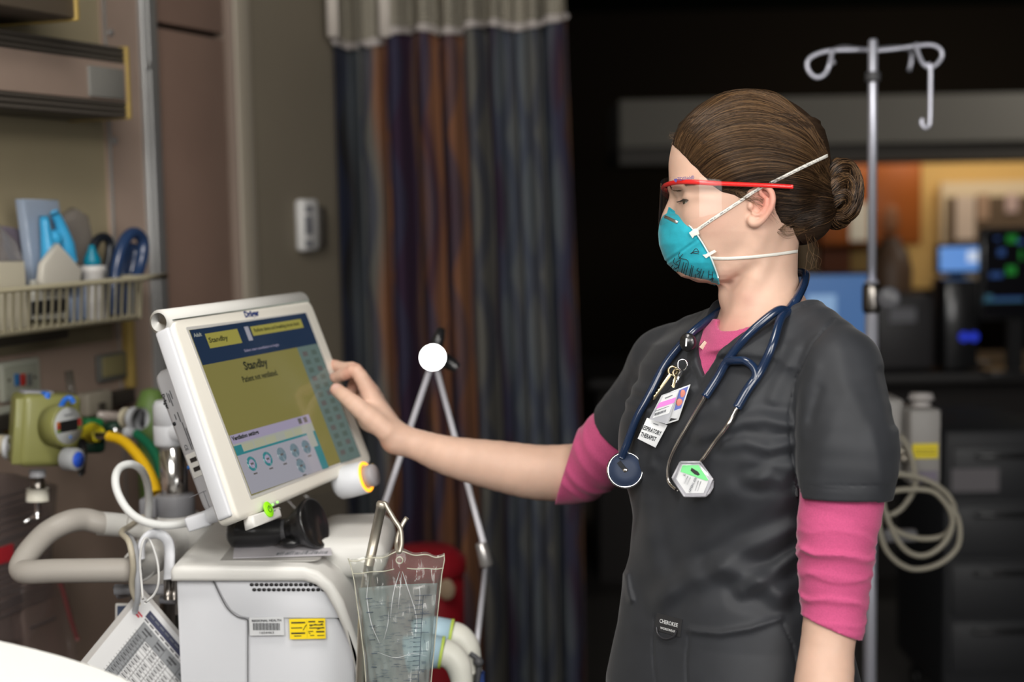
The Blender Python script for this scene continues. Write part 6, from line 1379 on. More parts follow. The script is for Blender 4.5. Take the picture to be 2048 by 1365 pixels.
M_CRE = mat('vinyl_crease', (.66, .68, .70), .08, coat=1, alpha=.5)
mb = MB(); mb.tube(np.array([bagp(u, .012, -1) for u in np.linspace(0, 1, 50)]), .0009, 6); mb.tube(np.array([bagp(u, .075, -1) for u in np.linspace(0, .46, 20)]), .0007, 6); mb.tube(np.array([bagp(u, .075, -1) for u in np.linspace(.60, 1, 20)]), .0008, 6); mb.tube(np.array([bagp(.995, v, -1) for v in np.linspace(0, 1, 30)]), .0007, 6); mb.tube(np.array([bagp(.005, v, -1) for v in np.linspace(0, 1, 30)]), .0007, 6)
hc_ = bagp(.52, .045, -1); mb.tube(np.array([hc_ + .0042 * np.array([math.cos(t), 0, math.sin(t)]) for t in np.linspace(0, 2 * PI, 19)[:-1]]), .0010, 6, closed=True)
mb.build('bag_seam', [mat('thick_vinyl', (.62, .60, .48), .12, coat=.6, alpha=.6)], bag)
mb = MB()
for (q, r_) in (([(.52,.09),(.46,.16),(.42,.24),(.40,.30)], .0007), ([(.55,.09),(.60,.15),(.70,.26),(.735,.33),(.73,.38)], .0008), ([(.16,.12),(.13,.20),(.15,.32),(.24,.42)], .0008), ([(.74,.15),(.76,.20),(.75,.27)], .0006), ([(.54,.10),(.52,.18),(.50,.26)], .0005), ([(.30,.40),(.36,.33),(.38,.26)], .0006), ([(.20,.46),(.45,.49),(.70,.475),(.90,.49)], .0005)):
    cr_ = MB(); cr_.tube(np.array([bagp(a_[0], a_[1], -1) for a_ in cat_rom(np.array([(x, y, 0) for x, y in q]), 6)]), [r_ * .3, r_, r_, r_ * .3], 6); cr_.build('crease', [M_CRE], bag)
for k in range(34):                             # scale and lines of print on the back and front film
    v = .20 + k * .022; u0 = .70; mb.tube([bagp(u, v, -1) - [0, .0006, 0] for u in np.linspace(u0, u0 + (.10 if k % 4 else .20), 4)], .0004, 4)
    for j in range(rnd.randint(5, 8)):
        a = rnd.uniform(.10, .66); l = rnd.uniform(.03, .12); mb.tube([bagp(u, v + .008 + .006 * j % .02, -1) - [0, .0004, 0] for u in np.linspace(a, a + l, 5)], .00022, 4)
    if k % 3 == 0: a = .10 + .02 * rnd.random(); mb.tube([bagp(u, v, -1) - [0, .0006, 0] for u in np.linspace(a, a + .08, 4)], .0005, 4)
mb.tube([bagp(.80, v, -1) - [0, .0006, 0] for v in np.linspace(.2, .95, 24)], .0004, 4)
def bagtext(s, u, v, size):
    o = bagp(u, v, -1); X = nz(bagp(u + .1, v, -1) - o); Z = nz(CAMP - o); mb.text(s, o + Z * .0015, X, np.cross(Z, X), size, 0, .0002)
for s, u, v, z in (('1', .83, .21, .0055), ('NOT', .83, .285, .0060), ('2', .85, .33, .0055), ('3', .85, .42, .0055), ('500', .86, .52, .0050), ('mL', .86, .56, .0048)): bagtext(s, u, v, z)
mb.build('bag_print', [mat('grey_bag_print', (.07, .09, .12), .6)], bag)

# ---- hinged circuit arm with round joint
arm = thing('circuit_arm', 'hinged chrome support arm with a bright round joint in front of the curtain', 'support arm', W(745, 1085, 2.35)); DA = 2.35
M_ROD = mat('rod_chrome', (.84, .83, .90), .38, metal=.2)
for (a, b, r) in ((W(859,742,DA), W(744,1082,DA - .02), .0052), (W(874,742,DA), W(970,1098,DA), .0050), (W(972,1128,DA), W(950,1322,DA + .02), .0046)):
    mb = MB(); mb.tube([a, b], r, 14); mb.build('arm_rod', [M_ROD], arm)
jc = W(866, 716, DA - .01); jn = nz(nz(CAMP - jc) + nz(np.array([-.70, -.35, 2.50]) - jc)); mb = MB()
mb.lathe([(.021, -.022), (.0218, -.020), (.0220, .002), (.0212, .0030)], jc, jn, 36); mb.lathe([(.0214, .0031), (.0212, .0032), (.0001, .00325)], jc, jn, 36, smooth=False); mb.build('round_joint', [mat('polished_joint', (.93, .95, .96), .12, metal=1)], arm)
mb = MB(); mb.lathe([(.011, 0), (.010, .02), (.007, .035), (.003, .037)], W(872, 696, DA + .02), nz(W(880, 668, DA + .03) - W(872, 696, DA + .02)), 16); mb.tube([W(880, 715, DA + .02), W(902, 728, DA + .02), W(915, 738, DA + .02)], [.011, .012, .008], 12); mb.build('joint_lever', [M_BLK], arm)
mb = MB(); a = W(962, 1086, DA); b = W(974, 1134, DA); mb.lathe([(.0085, 0), (.0100, .002), (.0115, np.linalg.norm(b - a) - .004), (.0105, np.linalg.norm(b - a))], a, nz(b - a), 20); mb.build('elbow_joint', [mat('elbow_grey', (.50, .48, .47), .28, metal=.7)], arm)
mb = MB(); mb.ball(W(746, 1070, DA - .02), (.016, .016, .019), 18); mb.tube([W(744, 1082, DA - .02), W(735, 1150, DA - .06), W(715, 1220, DA - .12)], .0075, 12); mb.build('arm_base', [mat('base_grey', (.34, .34, .36), .4)], arm)
# hoses and elbows at the bottom
M_LBL = mat('pale_blue_port', (.40, .56, .66), .4); M_CRM = mat('cream_elbow', (.70, .69, .62), .4); M_LIM = mat('lime_ring', (.50, .64, .10), .5)
for k, (dx, dy, dd, l) in enumerate(((0, 0, 0, 'upper cream elbow hose on a pale blue port behind the fluid bag'), (-18, 35, -.06, 'lower cream elbow hose on a pale blue port behind the fluid bag'))):
    D_ = 2.12 + dd; e = thing('breathing_hose', l, 'hose', W(945 + dx, 1365 + dy, D_)); mb = MB(); mb.tube([W(830 + dx, 1275 + dy, D_), W(870 + dx, 1268 + dy, D_), W(901 + dx, 1270 + dy, D_)], [.026, .026, .0225], 22); mb.build('port', [M_LBL], e)
    mb = MB(); mb.tube([W(898 + dx, 1270 + dy, D_), W(904 + dx, 1271 + dy, D_)], .0235, 22); mb.build('ring', [M_LIM], e)
    mb = MB(); mb.tube(cat_rom(np.array([W(903 + dx, 1271 + dy, D_), W(918 + dx, 1276 + dy, D_), W(932 + dx, 1292 + dy, D_), W(939 + dx, 1312 + dy, D_), W(944 + dx, 1345 + dy, D_)]), 5), [.0205, .0200, .0185, .0150], 20); mb.build('elbow', [M_CRM], e)
    mb = MB(); mb.tube([W(944 + dx, 1340 + dy, D_), W(950 + dx, 1400 + dy, D_), W(940 + dx, 1500 + dy, D_ + .05)], .0130, 16); mb.build('corrugated_hose', [M_CRM], e)
mb = MB(); mb.tube(cat_rom(np.array([W(940,1308,2.10), W(955,1320,2.1), W(957,1345,2.1), W(950,1390,2.1)]), 5), .004, 8); mb.ball(W(957, 1325, 2.1), .008, 10); tag(mb.build('sensor_line', [M_DGR]), 'thin dark sensor line beside the cream elbow hoses', 'cable')
mb = MB(); mb.tube([W(955,1345,2.12), W(956,1420,2.12)], .011, 12); tag(mb.build('blue_cuff', [mat('blue_cuff', (.06, .12, .42), .5)]), 'blue hose cuff at the bottom edge beside the cream elbows', 'cuff')
# red bin by the curtain
rbn = thing('red_bin', 'dark red lidded bin standing by the curtain behind the fluid bag', 'bin', (W(850, 1100, 2.95)[0], W(850, 1100, 2.95)[1], 0)); bp_ = ORI[rbn.name]; zr = W(850, 1098, 2.95)[2]
mb = MB(); mb.lathe([(.07, .0), (.072, .01), (.078, zr - .17), (.080, zr - .05)], bp_, (0, 0, 1), 32); mb.build('bin_body', [mat('red_bin', (.30, .008, .016), .5)], rbn)
mb = MB(); mb.lathe([(.083, zr - .05), (.085, zr - .045), (.084, zr - .02), (.060, zr), (.0001, zr + .004)], bp_, (0, 0, 1), 32); mb.build('bin_lid', [mat('red_lid', (.36, .012, .022), .45)], rbn)
mb = MB(); q = W(893, 1180, 2.88); mb.ball(q, (.018, .006, .022), 14); mb.build('bin_label', [mat('tan_label', (.45, .33, .22), .6)], rbn)

# ---- wall flow meter with hoses
fm = thing('gas_blender', 'olive green gas blender with a round dial on the head wall', 'gas blender', W(100, 1020, 2.32)); DM = 2.32
M_OLG = mat('olive_enamel', (.205, .205, .065), .42, coat=.2)
mb = MB(); Xm = nz(W(165, 860, DM + .05) - W(32, 860, DM - .02)); Zm = nz(np.cross(Xm, [0, 0, 1.])); Zm = Zm if np.dot(Zm, CAMP - W(90, 860, DM)) > 0 else -Zm
mb.box(W(88, 858, DM + .02), (.098, .118, .07), Xm, (0, 0, 1), bev=.012, seg=3); mb.build('blender_body', [M_OLG], fm)
mb = MB(); mb.box(W(70, 863, DM - .012), (.072, .108, .012), Xm, (0, 0, 1), bev=.003); mb.build('front_cover', [M_OLG], fm)
mb = MB(); mb.box(W(72, 793, DM + .01), (.05, .020, .03), Xm, (0, 0, 1), bev=.003); mb.build('inlet_block', [M_GRY], fm); mb = MB(); mb.box(W(88, 797, DM + .0), (.010, .022, .034), Xm, (0, 0, 1), bev=.003); mb.tube(cat_rom(np.array([W(121, 815, DM - .02), W(130, 800, DM - .022), W(141, 797, DM - .022), W(147, 806, DM - .02)]), 4), .0045, 8); mb.build('blue_band', [mat('blue_band', (.02, .13, .55), .4)], fm)
dc = W(134, 852, DM - .012); dn = nz(Zm * .75 + np.array([.62, 0, .05])); mb = MB(); mb.lathe([(.034, -.03), (.034, 0), (.0325, .003), (.031, .003)], dc, dn, 34, sx=1.05); mb.build('dial_rim', [M_OLG], fm)
mb = MB(); mb.lathe([(.0305, .0025), (.0300, .0040), (.0001, .0042)], dc, dn, 32); dl = mb.build('dial_face', [mat('dial_pale', (.36, .37, .37), .35)], fm)
dx_ = nz(np.cross([0, 0, 1.], dn)); mb = MB(); mb.box(dc + dn * .0045, (.052, .018, .0006), dx_, (0, 0, 1), mi=0)
for s, cs in ((-1, (1, 2, 3)), (1, (2, 2, 3))):
    for k, c_ in enumerate(cs): mb.box(dc + dn * .0049 + dx_ * s * .023 + np.array([0, 0, .006 - .006 * k]), (.007, .006, .0005), dx_, (0, 0, 1), mi=c_)
mb.box(dc + dn * .0045 + np.array([0, 0, .018]), (.018, .0015, .0004), dx_, (0, 0, 1), mi=4); mb.ball(dc + dn * .0043 - np.array([0, 0, .019]), (.004, .001, .003), 8, 5)
mb.build('dial_scale', [M_BLK, mat('scale_orange', (.42, .12, .03), .5), mat('scale_red', (.32, .03, .02), .5), mat('scale_green', (.12, .20, .05), .5), M_GREY, mat('blue_print')], dl)
kc2 = W(142, 919, DM - .03); kn = nz(Zm * .7 + np.array([.75, 0, 0])); mb = MB(); mb.lathe([(.0165, -.012), (.0185, -.010), (.0185, .012), (.0165, .015)], kc2, kn, 30); mb.build('control_knob', [mat('knob_pale_grey', (.30, .31, .32), .5)], fm)
mb = MB(); mb.lathe([(.0130, .0145), (.0125, .0165), (.0001, .017)], kc2, kn, 24); mb.build('knob_face', [mat('knob_blue', (.02, .08, .50), .4)], fm)
mb = MB(); mb.tube([W(75, 940, DM), W(75, 955, DM)], .013, 16, mi=0); mb.tube([W(75, 955, DM), W(76, 980, DM)], [.010, .012], 14, mi=1); mb.tube([W(75, 978, DM), W(75, 1003, DM)], .0178, 22, mi=2); mb.tube([W(75, 1003, DM), W(75, 1040, DM)], [.006, .0035], 10, mi=3); mb.tube([W(75, 1030, DM), W(48, 1046, DM)], .0035, 8, mi=3)
mb.build('outlet_fitting', [M_GRY, M_DSTEEL, mat('cream_nut', (.60, .58, .50), .5), M_CHROME], fm)
mb = MB(); mb.tube([W(30, 895, DM + .02), W(22, 895, DM + .02)], .016, 18, mi=1); mb.tube([W(22, 895, DM + .02), W(12, 895, DM + .02)], .020, 20, mi=2); mb.tube([W(12, 892, DM + .02), W(-20, 890, DM + .02)], [.018, .016], 18, mi=0); mb.build('side_fitting', [mat('ivory_nut', (.50, .45, .33), .5), M_GRY, mat('grey_white_nut', (.45, .46, .48), .4)], fm)
gf = thing('green_fitting', 'green knob fitting with the yellow oxygen hose joined to it', 'fitting', W(185, 910, 2.42)); mb = MB(); mb.box(W(183, 848, 2.45), (.035, .02, .03), Xm, (0, 0, 1), bev=.006, mi=0); mb.box(W(182, 888, 2.44), (.040, .030, .04), Xm, (0, 0, 1), bev=.008, mi=1)
mb.build('fitting_body', [mat('green_plastic', (.01, .17, .05), .4), mat('dark_green_plastic', (.006, .035, .02), .4)], gf)
yh = thing('yellow_hose', 'yellow hose curving down to the ventilator post', 'hose', W(315, 990, 2.3)); mb = MB(); mb.tube(cat_rom(np.array([W(218,873,2.40), W(245,882,2.38), W(270,905,2.35), W(292,935,2.32), W(307,965,2.30), W(314,990,2.28)]), 6), .0088, 14); mb.build('hose', [mat('yellow_rubber', (.80, .48, .01), .45)], yh)
mb = MB(); mb.tube([W(172, 866, 2.43), W(184, 866, 2.42), W(196, 868, 2.41)], [.012, .018, .014], 16); mb.build('hose_nut', [mat('yellow_nut', (.72, .60, .02), .45)], yh); mb = MB(); mb.tube([W(192, 870, 2.41), W(200, 872, 2.405), W(206, 872, 2.40), W(220, 873, 2.40)], [.006, .0075, .0055, .0075], 12); mb.build('hose_barb', [M_CHROME], yh)
gh = thing('green_hose', 'dark green hose behind the yellow hose', 'hose', W(318, 940, 2.42)); mb = MB(); mb.tube(cat_rom(np.array([W(272,868,2.5), W(290,882,2.48), W(306,902,2.46), W(318,930,2.44), W(322,965,2.42)]), 6), .0085, 12); mb.build('hose', [mat('green_rubber', (.008, .13, .06), .45)], gh)
mb = MB(); mb.tube([W(252, 865, 2.51), W(274, 869, 2.5)], .0095, 12, mi=0); mb.tube([W(232, 862, 2.52), W(252, 865, 2.51)], .006, 10, mi=1); mb.ball(W(225, 856, 2.53), (.018, .014, .012), 12, 2); mb.build('hose_end', [mat('grey_white_nut'), M_CHROME, mat('dark_green_plastic')], gh)
vf = thing('vacuum_fitting', 'cream and grey round fitting on a clear stem behind the hoses', 'fitting', W(270, 850, 2.55)); mb = MB(); mb.tube([W(200, 832, 2.55), W(255, 836, 2.53)], .009, 12, mi=0); mb.tube([W(252, 836, 2.53), W(266, 837, 2.52)], .0185, 20, mi=1); mb.tube([W(268, 837, 2.52), W(282, 838, 2.51)], .020, 20, mi=2); mb.tube([W(282, 838, 2.51), W(288, 838, 2.51)], .014, 16, mi=3)
mb.build('fitting_stack', [mat('clear_stem', (.35, .30, .27), .2), mat('ivory_nut'), mat('grey_white_nut'), M_DGR], vf)
fl = thing('flow_tube', 'dark graduated flow tube standing behind the gas blender', 'flow meter', W(148, 800, 2.5)); mb = MB(); mb.tube([W(145, 800, 2.5), W(137, 742, 2.5)], [.0085, .0075], 12); mb.build('tube', [mat('smoky_tube', (.10, .085, .07), .2)], fl)
mb = MB(); [mb.tube([W(138 + .13 * k * 5 - 5, 748 + k * 5, 2.49), W(138 + .13 * k * 5 + 4, 748 + k * 5, 2.49)], .0008, 4) for k in range(9)]; mb.build('graduation', [M_DRK], fl)
mb = MB(); mb.tube([W(160, 880, 2.36), W(165, 900, 2.36), W(163, 945, 2.36), W(160, 952, 2.36)], [.009, .009, .006, .004], 10); tag(mb.build('black_connector', [M_BLK]), 'black connector hanging right of the gas blender', 'connector')
# green cylinder edge behind the post cap
mb = MB(); g = W(305, 860, 2.7); mb.lathe([(.028, g[2] - .5), (.030, g[2] - .1), (.030, g[2] + .045), (.018, g[2] + .075), (.0001, g[2] + .08)], (g[0], g[1], 0), (0, 0, 1), 24); tag(mb.build('green_cylinder', [mat('green_tank', (.12, .20, .05), .5)]), 'pale green cylinder behind the white post cap', 'cylinder')

# ---- wire basket with supplies
bk_ = thing('wire_basket', 'cream wire basket fixed to the head wall', 'basket', PL(150, 660, .0)); M_WIRE = mat('cream_wire', (.40, .36, .25), .5)
OF = .15; s1 = wsz(292, 560, OF)[0]; s0 = sA + .62; zt2 = wsz(292, 556, OF)[1]; zb2 = wsz(292, 634, OF)[1]
def BP(s, z, off): q = P0 + WD * s + WN * off; return np.array([q[0], q[1], z])
mb = MB(); rim = [BP(s0, zt2, OF), BP(s1 - .02, zt2, OF), BP(s1, zt2, OF - .02), BP(s1, zt2, .01)]; mb.tube(cat_rom(np.array(rim), 3), .0052, 8); rb_ = [BP(s0, zb2, OF - .008), BP(s1 - .02, zb2, OF - .008), BP(s1 - .008, zb2, OF - .03), BP(s1 - .008, zb2, .01)]; mb.tube(rb_, .0045, 8); mb.build('rim', [M_WIRE], bk_)
mb = MB(); n_ = int((s1 - s0) / .0190)
for k in range(n_ + 1):
    s = s1 - .012 - k * .0190
    if s < s0: break
    mb.tube([BP(s, zt2, OF), BP(s, zb2, OF - .006), BP(s, zb2, .02)], .0026, 6)
for k in range(7): mb.tube([BP(s1, zt2, .02 + k * .019), BP(s1 - .006, zb2, .02 + k * .019)], .0026, 6)
mb.tube([BP(s0, zb2 + .003, OF / 2), BP(s1, zb2 + .003, OF / 2)], .003, 6); mb.build('wires', [M_WIRE], bk_)
def sup(name, label, cat, poly, off, th, m, extra=None, bev=.003):     # a soft packet standing in the basket
    o = PL(*poly[0], off); pts = [((PL(x, y, off) - o) @ WD, (PL(x, y, off) - o)[2]) for x, y in poly]
    ar = sum(pts[i][0] * pts[(i + 1) % len(pts)][1] - pts[(i + 1) % len(pts)][0] * pts[i][1] for i in range(len(pts)))
    if ar < 0: pts = pts[::-1]
    t = thing(name, label, cat, PL(poly[0][0], max(p[1] for p in poly), off)); mb = MB(); mb.prism(pts, o - WN * 0, WD, (0, 0, 1), -th if np.dot(np.cross(WD, [0, 0, 1]), WN) > 0 else th, bev, 0, 3)
    mb.build('packet', [m], t)
    if extra: extra(t)
    return t
M_FILMB = mat('bluish_pouch', (.30, .36, .46), .25, coat=.5, alpha=.75); M_SKY = mat('sky_blue_device', (.04, .32, .58), .35, coat=.4); M_SMOKE = mat('grey_pouch', (.20, .18, .17), .2, coat=.5, alpha=.55)
def blue_tubes(t):
    for pts, r in (([(88,432),(92,470),(98,520),(97,560)], .010), ([(108,425),(120,450),(132,490),(140,525)], .010), ([(90,485),(102,480),(112,475)], .011)):
        mb = MB(); mb.tube(cat_rom(np.array([PL(x, y, .092) for x, y in pts]), 4), [r * .8, r, r * 1.5, r * 1.3], 12); mb.build('blue_part', [M_SKY], t)
sup('device_pouch', 'tall clear pouch holding sky blue tubes, standing in the basket', 'pouch', [(47,398),(118,400),(130,470),(146,560),(140,640),(80,640),(68,560)], .075, .02, M_FILMB, blue_tubes)
sup('clear_pouch', 'crinkled clear pouch between the blue tube pouch and the capped bottle', 'pouch', [(128,440),(158,415),(182,430),(192,480),(185,560),(180,620),(135,620)], .07, .03, M_SMOKE, bev=.012)
sup('clear_pouch', 'crinkled clear pouch at the left picture edge', 'pouch', [(-60,420),(-5,430),(12,455),(40,480),(62,540),(60,600),(-60,600)], .06, .05, mat('pale_pouch', (.30, .27, .25), .2, coat=.5, alpha=.6), bev=.014)
sup('violet_packet', 'dull violet packet behind the clear pouches', 'packet', [(10,452),(40,458),(70,490),(74,560),(60,620),(0,620)], .04, .012, mat('violet_film', (.13, .11, .14), .3, coat=.3))
sup('supply_box', 'cream carton standing at the left end of the basket', 'box', [(-80,528),(50,522),(58,640),(55,660),(-80,670)], .10, .035, mat('cream_carton', (.48, .44, .34), .7))
sup('white_packet', 'folded white packet in front of the pouch with blue tubes', 'packet', [(88,528),(118,487),(148,520),(165,540),(160,575),(92,580),(84,560)], .115, .014, mat('white_packet', (.50, .47, .41), .5))
sup('black_packet', 'packet with a black band behind the basket wires', 'packet', [(68,560),(140,560),(140,640),(66,640)], .10, .012, mat('grey_paper_packet', (.33, .32, .28), .6), lambda t: (lambda mb: (wbox(mb, 66, 600, 132, 626, .103, .003), mb.build('black_band', [M_BLK], t)))(MB()))
sup('blue_packet', 'pale blue packet seen through the middle wires', 'packet', [(142,565),(180,562),(180,640),(142,644)], .10, .012, mat('pale_blue_packet', (.20, .25, .36), .4))
bt = thing('capped_bottle', 'white bottle with a teal pointed cap in the basket', 'bottle', PL(190, 640, .10)); a = PL(190, 640, .10); b = PL(192, 532, .10); mb = MB(); h_ = b[2] - a[2]; mb.lathe([(.020, 0), (.021, .004), (.021, h_ - .012), (.023, h_ - .010), (.023, h_), (.012, h_ + .002)], a, (0, 0, 1), 24); mb.build('bottle_body', [mat('bottle_white', (.52, .50, .48), .4)], bt)
mb = MB(); mb.lathe([(.0155, h_ + .001), (.0155, h_ + .012), (.0070, h_ + .030), (.0050, h_ + .038), (.0001, h_ + .039)], a, (0, 0, 1), 22); mb.build('bottle_cap', [mat('teal_cap', (.0, .17, .26), .4)], bt)
mb = MB(); mb.tube(cat_rom(np.array([PL(x, y, .085) for x, y in ((176,545),(182,510),(193,482),(208,474),(219,485),(218,515),(212,545),(214,600))]), 5), .0085, 10); tag(mb.build('black_tubing', [mat('black_rubber', (.010, .012, .016), .35)]), 'arched black tubing behind the teal capped bottle', 'tubing')
mb = MB(); mb.tube(cat_rom(np.array([PL(x, y, .10) for x, y in ((228,630),(228,570),(236,520),(250,480),(268,466),(284,478),(286,505),(278,540),(262,575),(258,630))]), 6), .0115, 12); mb.tube(cat_rom(np.array([PL(x, y, .085) for x, y in ((240,630),(243,560),(252,510),(262,495),(270,500),(264,540),(250,590))]), 5), .0085, 10)
tag(mb.build('navy_tubing', [mat('navy_coil', (.020, .042, .105), .25, coat=.4)]), 'coiled navy tubing at the right end of the basket', 'tubing')
# ---- printed plastic bags hanging low on the head wall
def hbag(name, label, poly, off, m, lines, red=None):
    t = sup(name, label, 'plastic bag', poly, off, .03, m, bev=.010); mb = MB()
    for (x0, y0, x1, y1) in lines: wbox(mb, x0, y0, x1, y1, off + .002, .001, mi=0)
    if red: wbox(mb, *red, off + .003, .001, mi=1)
    mb.build('bag_print', [mat('bag_grey_print', (.10, .085, .085), .5), mat('bag_red', (.40, .02, .03), .5)], t); return t
ln = [(-20 + rnd.uniform(0, 10), 985 + k * 13, 60 + rnd.uniform(0, 60), 988 + k * 13) for k in range(19)]
hbag('specimen_bag', 'clear printed plastic bag with a red patch hanging on the wall', [(-120,945),(40,948),(120,970),(112,1080),(105,1220),(60,1290),(-120,1290)], .055, mat('dark_film', (.20, .155, .145), .25, coat=.5, alpha=.5), ln, (-40, 1098, 28, 1132))
hbag('waste_bag', 'thin clear plastic bag with a red seam hanging lower on the wall', [(50,1120),(130,1130),(150,1230),(165,1330),(60,1340),(45,1240)], .06, mat('mauve_film', (.26, .19, .165), .25, coat=.5, alpha=.45), [(20 + k * 0, 1170 + k * 9, 110, 1172 + k * 9) for k in range(5)] + [(60, 1245, 112, 1249)])
mb = MB(); mb.tube(cat_rom(np.array([PL(118,1160,.10), PL(128,1190,.10), PL(140,1235,.10), PL(155,1280,.10)]), 5), .004, 8); tag(mb.build('red_drawstring', [mat('red_string', (.16, .04, .04), .5)]), 'dark red drawstring of the lower plastic bag', 'string')
mb = MB(); wbox(mb, 96, 1030, 106, 1130, .015, .015, bev=.003); tag(mb.build('wall_strip', [mat('tan_strip', (.26, .19, .14), .6)]), 'short tan strip on the wall above the push handle', 'strip')

# ---- bed, near left
bed = thing('hospital_bed', 'bed under a plain white sheet in the lower corner of the picture', 'bed', (W(-80, 1365, 1.45)[0] - .35, W(-80, 1365, 1.45)[1] - .1, 0)); DB = 1.45
def bedp(u, v):                                 # the raised pillow end of the mattress under the sheet
    xs_ = [-700, -300, 0, 60, 120, 180, 240, 290, 330]; yy = [1215, 1245, 1283, 1297, 1313, 1332, 1355, 1385, 1450]
    px = -700 + 1030 * u; top = np.interp(px, xs_, yy); b = W(px, top, DB)
    sag = .006 * math.sin(px / 60.0 + v * 3) * v; back = v * .8
    if v < .0: pass
    return b + np.array([-.10 * v, -.55 * v, -.02 * v * v + sag])
mb = MB(); mb.grid(bedp, 60, 16)
mb.grid(lambda u, v: bedp(u, 0) + np.array([.0, .055 * math.sin(v * PI / 2), -.012 * (1 - math.cos(v * PI / 2)) - .30 * v ** 2]), 60, 10)
so_ = mb.build('sheet', [mat('white_sheet', (.80, .80, .77), .85, bump=.15, bscale=14, bdist=.01)], bed)
mb = MB(); o0 = ORI[bed.name]; zb_ = W(0, 1283, DB)[2] - .06; mb.box((o0[0] - .12, o0[1] - .15, zb_ - .20), (.72, .62, .26), bev=.05, seg=3); mb.build('mattress', [mat('mattress_white', (.7, .7, .68), .8)], bed)
mb = MB(); mb.box((o0[0] - .12, o0[1] - .15, zb_ - .42), (.66, .56, .14), bev=.02); mb.box((o0[0] - .12, o0[1] - .15, .32), (.20, .20, .5), bev=.02); mb.box((o0[0] - .12, o0[1] - .15, .06), (.6, .5, .08), bev=.02); mb.build('bed_frame', [M_GRY], bed)

# ---- infusion stand with pumps behind the woman
DS = 2.85; sb = W(1743, 640, DS); st = thing('infusion_stand', 'tall chrome infusion stand with looped hooks behind the woman', 'infusion stand', (sb[0], sb[1], 0))
M_POLE = mat('pole_chrome', (.62, .63, .72), .36, metal=.6); ztp = W(1745, 84, DS)[2]; zj = W(1743, 560, DS)[2]
mb = MB(); mb.lathe([(.0088, zj - .02), (.0088, ztp - .004), (.006, ztp)], (sb[0], sb[1], 0), (0, 0, 1), 20); mb.build('upper_pole', [M_POLE], st)
mb = MB(); mb.lathe([(.0130, .06), (.0130, zj)], (sb[0], sb[1], 0), (0, 0, 1), 20); mb.build('lower_pole', [M_POLE], st)
mb = MB(); zk = W(1743, 158, DS)[2]; mb.lathe([(.0135, zk - .010), (.0150, zk - .006), (.0150, zk + .006), (.0135, zk + .010)], (sb[0], sb[1], 0), (0, 0, 1), 20); mb.build('collar', [M_DGR], st)
mb = MB(); zk = W(1743, 595, DS)[2]; mb.lathe([(.017, zk - .03), (.0185, zk - .02), (.0185, zk + .02), (.015, zk + .028)], (sb[0], sb[1], 0), (0, 0, 1), 20); mb.build('height_clamp', [M_DSTEEL], st); mb = MB(); mb.lathe([(.020, -.012), (.024, -.008), (.024, .008), (.018, .014)], W(1778, 597, DS - .03), nz(CAMP - W(1778, 597, DS)), 18); mb.build('clamp_knob', [mat('dim_knob', (.10, .10, .11), .4)], st)
for pts in (([(1745,100,0),(1700,100,0),(1664,101,.0),(1640,106,0),(1620,116,0),(1614,130,0),(1620,146,0),(1634,155,0),(1650,148,0),(1658,132,0),(1662,115,-.005),(1666,98,-.01)]), ([(1745,102,0),(1790,98,0),(1830,92,0),(1862,90,0),(1880,98,0),(1884,112,0),(1874,128,0),(1858,135,0),(1845,126,0),(1836,106,-.005),(1832,86,-.01)]),
            ([(1745,100,0),(1715,98,.10),(1690,95,.16),(1670,100,.2),(1662,115,.22),(1668,128,.22)]), ([(1745,100,0),(1775,96,.08),(1808,96,.15),(1822,102,.18),(1822,125,.19),(1818,142,.19)])):
    mb = MB(); mb.tube(cat_rom(np.array([W(x, y, DS + d) for x, y, d in pts]), 6), .0042, 10); mb.build('hook', [M_POLE], st)
mb = MB()
for k in range(5): a = 2 * PI * k / 5 + .3; mb.tube([np.array([sb[0], sb[1], .09]), np.array([sb[0] + .28 * math.cos(a), sb[1] + .28 * math.sin(a), .065])], [.018, .012], 10)
mb.build('star_base', [M_GRY], st)
for k in range(5): a = 2 * PI * k / 5 + .3; mb = MB(); mb.lathe([(.022, -.010), (.026, -.006), (.026, .006), (.022, .010)], (sb[0] + .28 * math.cos(a), sb[1] + .28 * math.sin(a), .027), (math.sin(a), -math.cos(a), 0), 16); mb.build('caster', [M_DGR], st)
mb = MB(); hk2 = [W(x, y, DS) for x, y in ((1857,126),(1861,140),(1861,170),(1860,240),(1857,252),(1848,255),(1843,246),(1845,238))]; mb.tube(cat_rom(np.array(hk2), 5), .0046, 10); tag(mb.build('extension_hook', [M_POLE]), 'straight metal extension hook hanging from the stand\'s outer loop', 'hook')
M_PUMP = mat('pump_grey', (.24, .23, .22), .5)
pu = thing('infusion_pump', 'grey infusion pump with a yellow sticker clamped to the stand', 'infusion pump', W(1848, 975, DS - .05)); DPm = DS - .06
mb = MB(); a, b = W(1818, 820, DPm), W(1884, 972, DPm); mb.box((a + b) / 2 + [0, .05, 0], (b[0] - a[0], .10, a[2] - b[2]), bev=.006); mb.build('pump_case', [M_PUMP], pu)
mb = MB(); mb.tube([W(1842, 815, DPm + .03), W(1842, 800, DPm + .03)], .019, 18); mb.tube([W(1842, 800, DPm + .03), W(1842, 786, DPm + .03)], [.026, .022], 18); mb.build('pump_cap', [mat('pump_cap', (.33, .31, .30), .5)], pu)
mb = MB(); a, b = W(1824, 888, DPm), W(1876, 917, DPm); mb.box((a + b) / 2 - [0, .001, 0], (b[0] - a[0], .002, a[2] - b[2])); mb.build('yellow_sticker', [mat('pump_yellow', (.62, .50, .01), .5)], pu)
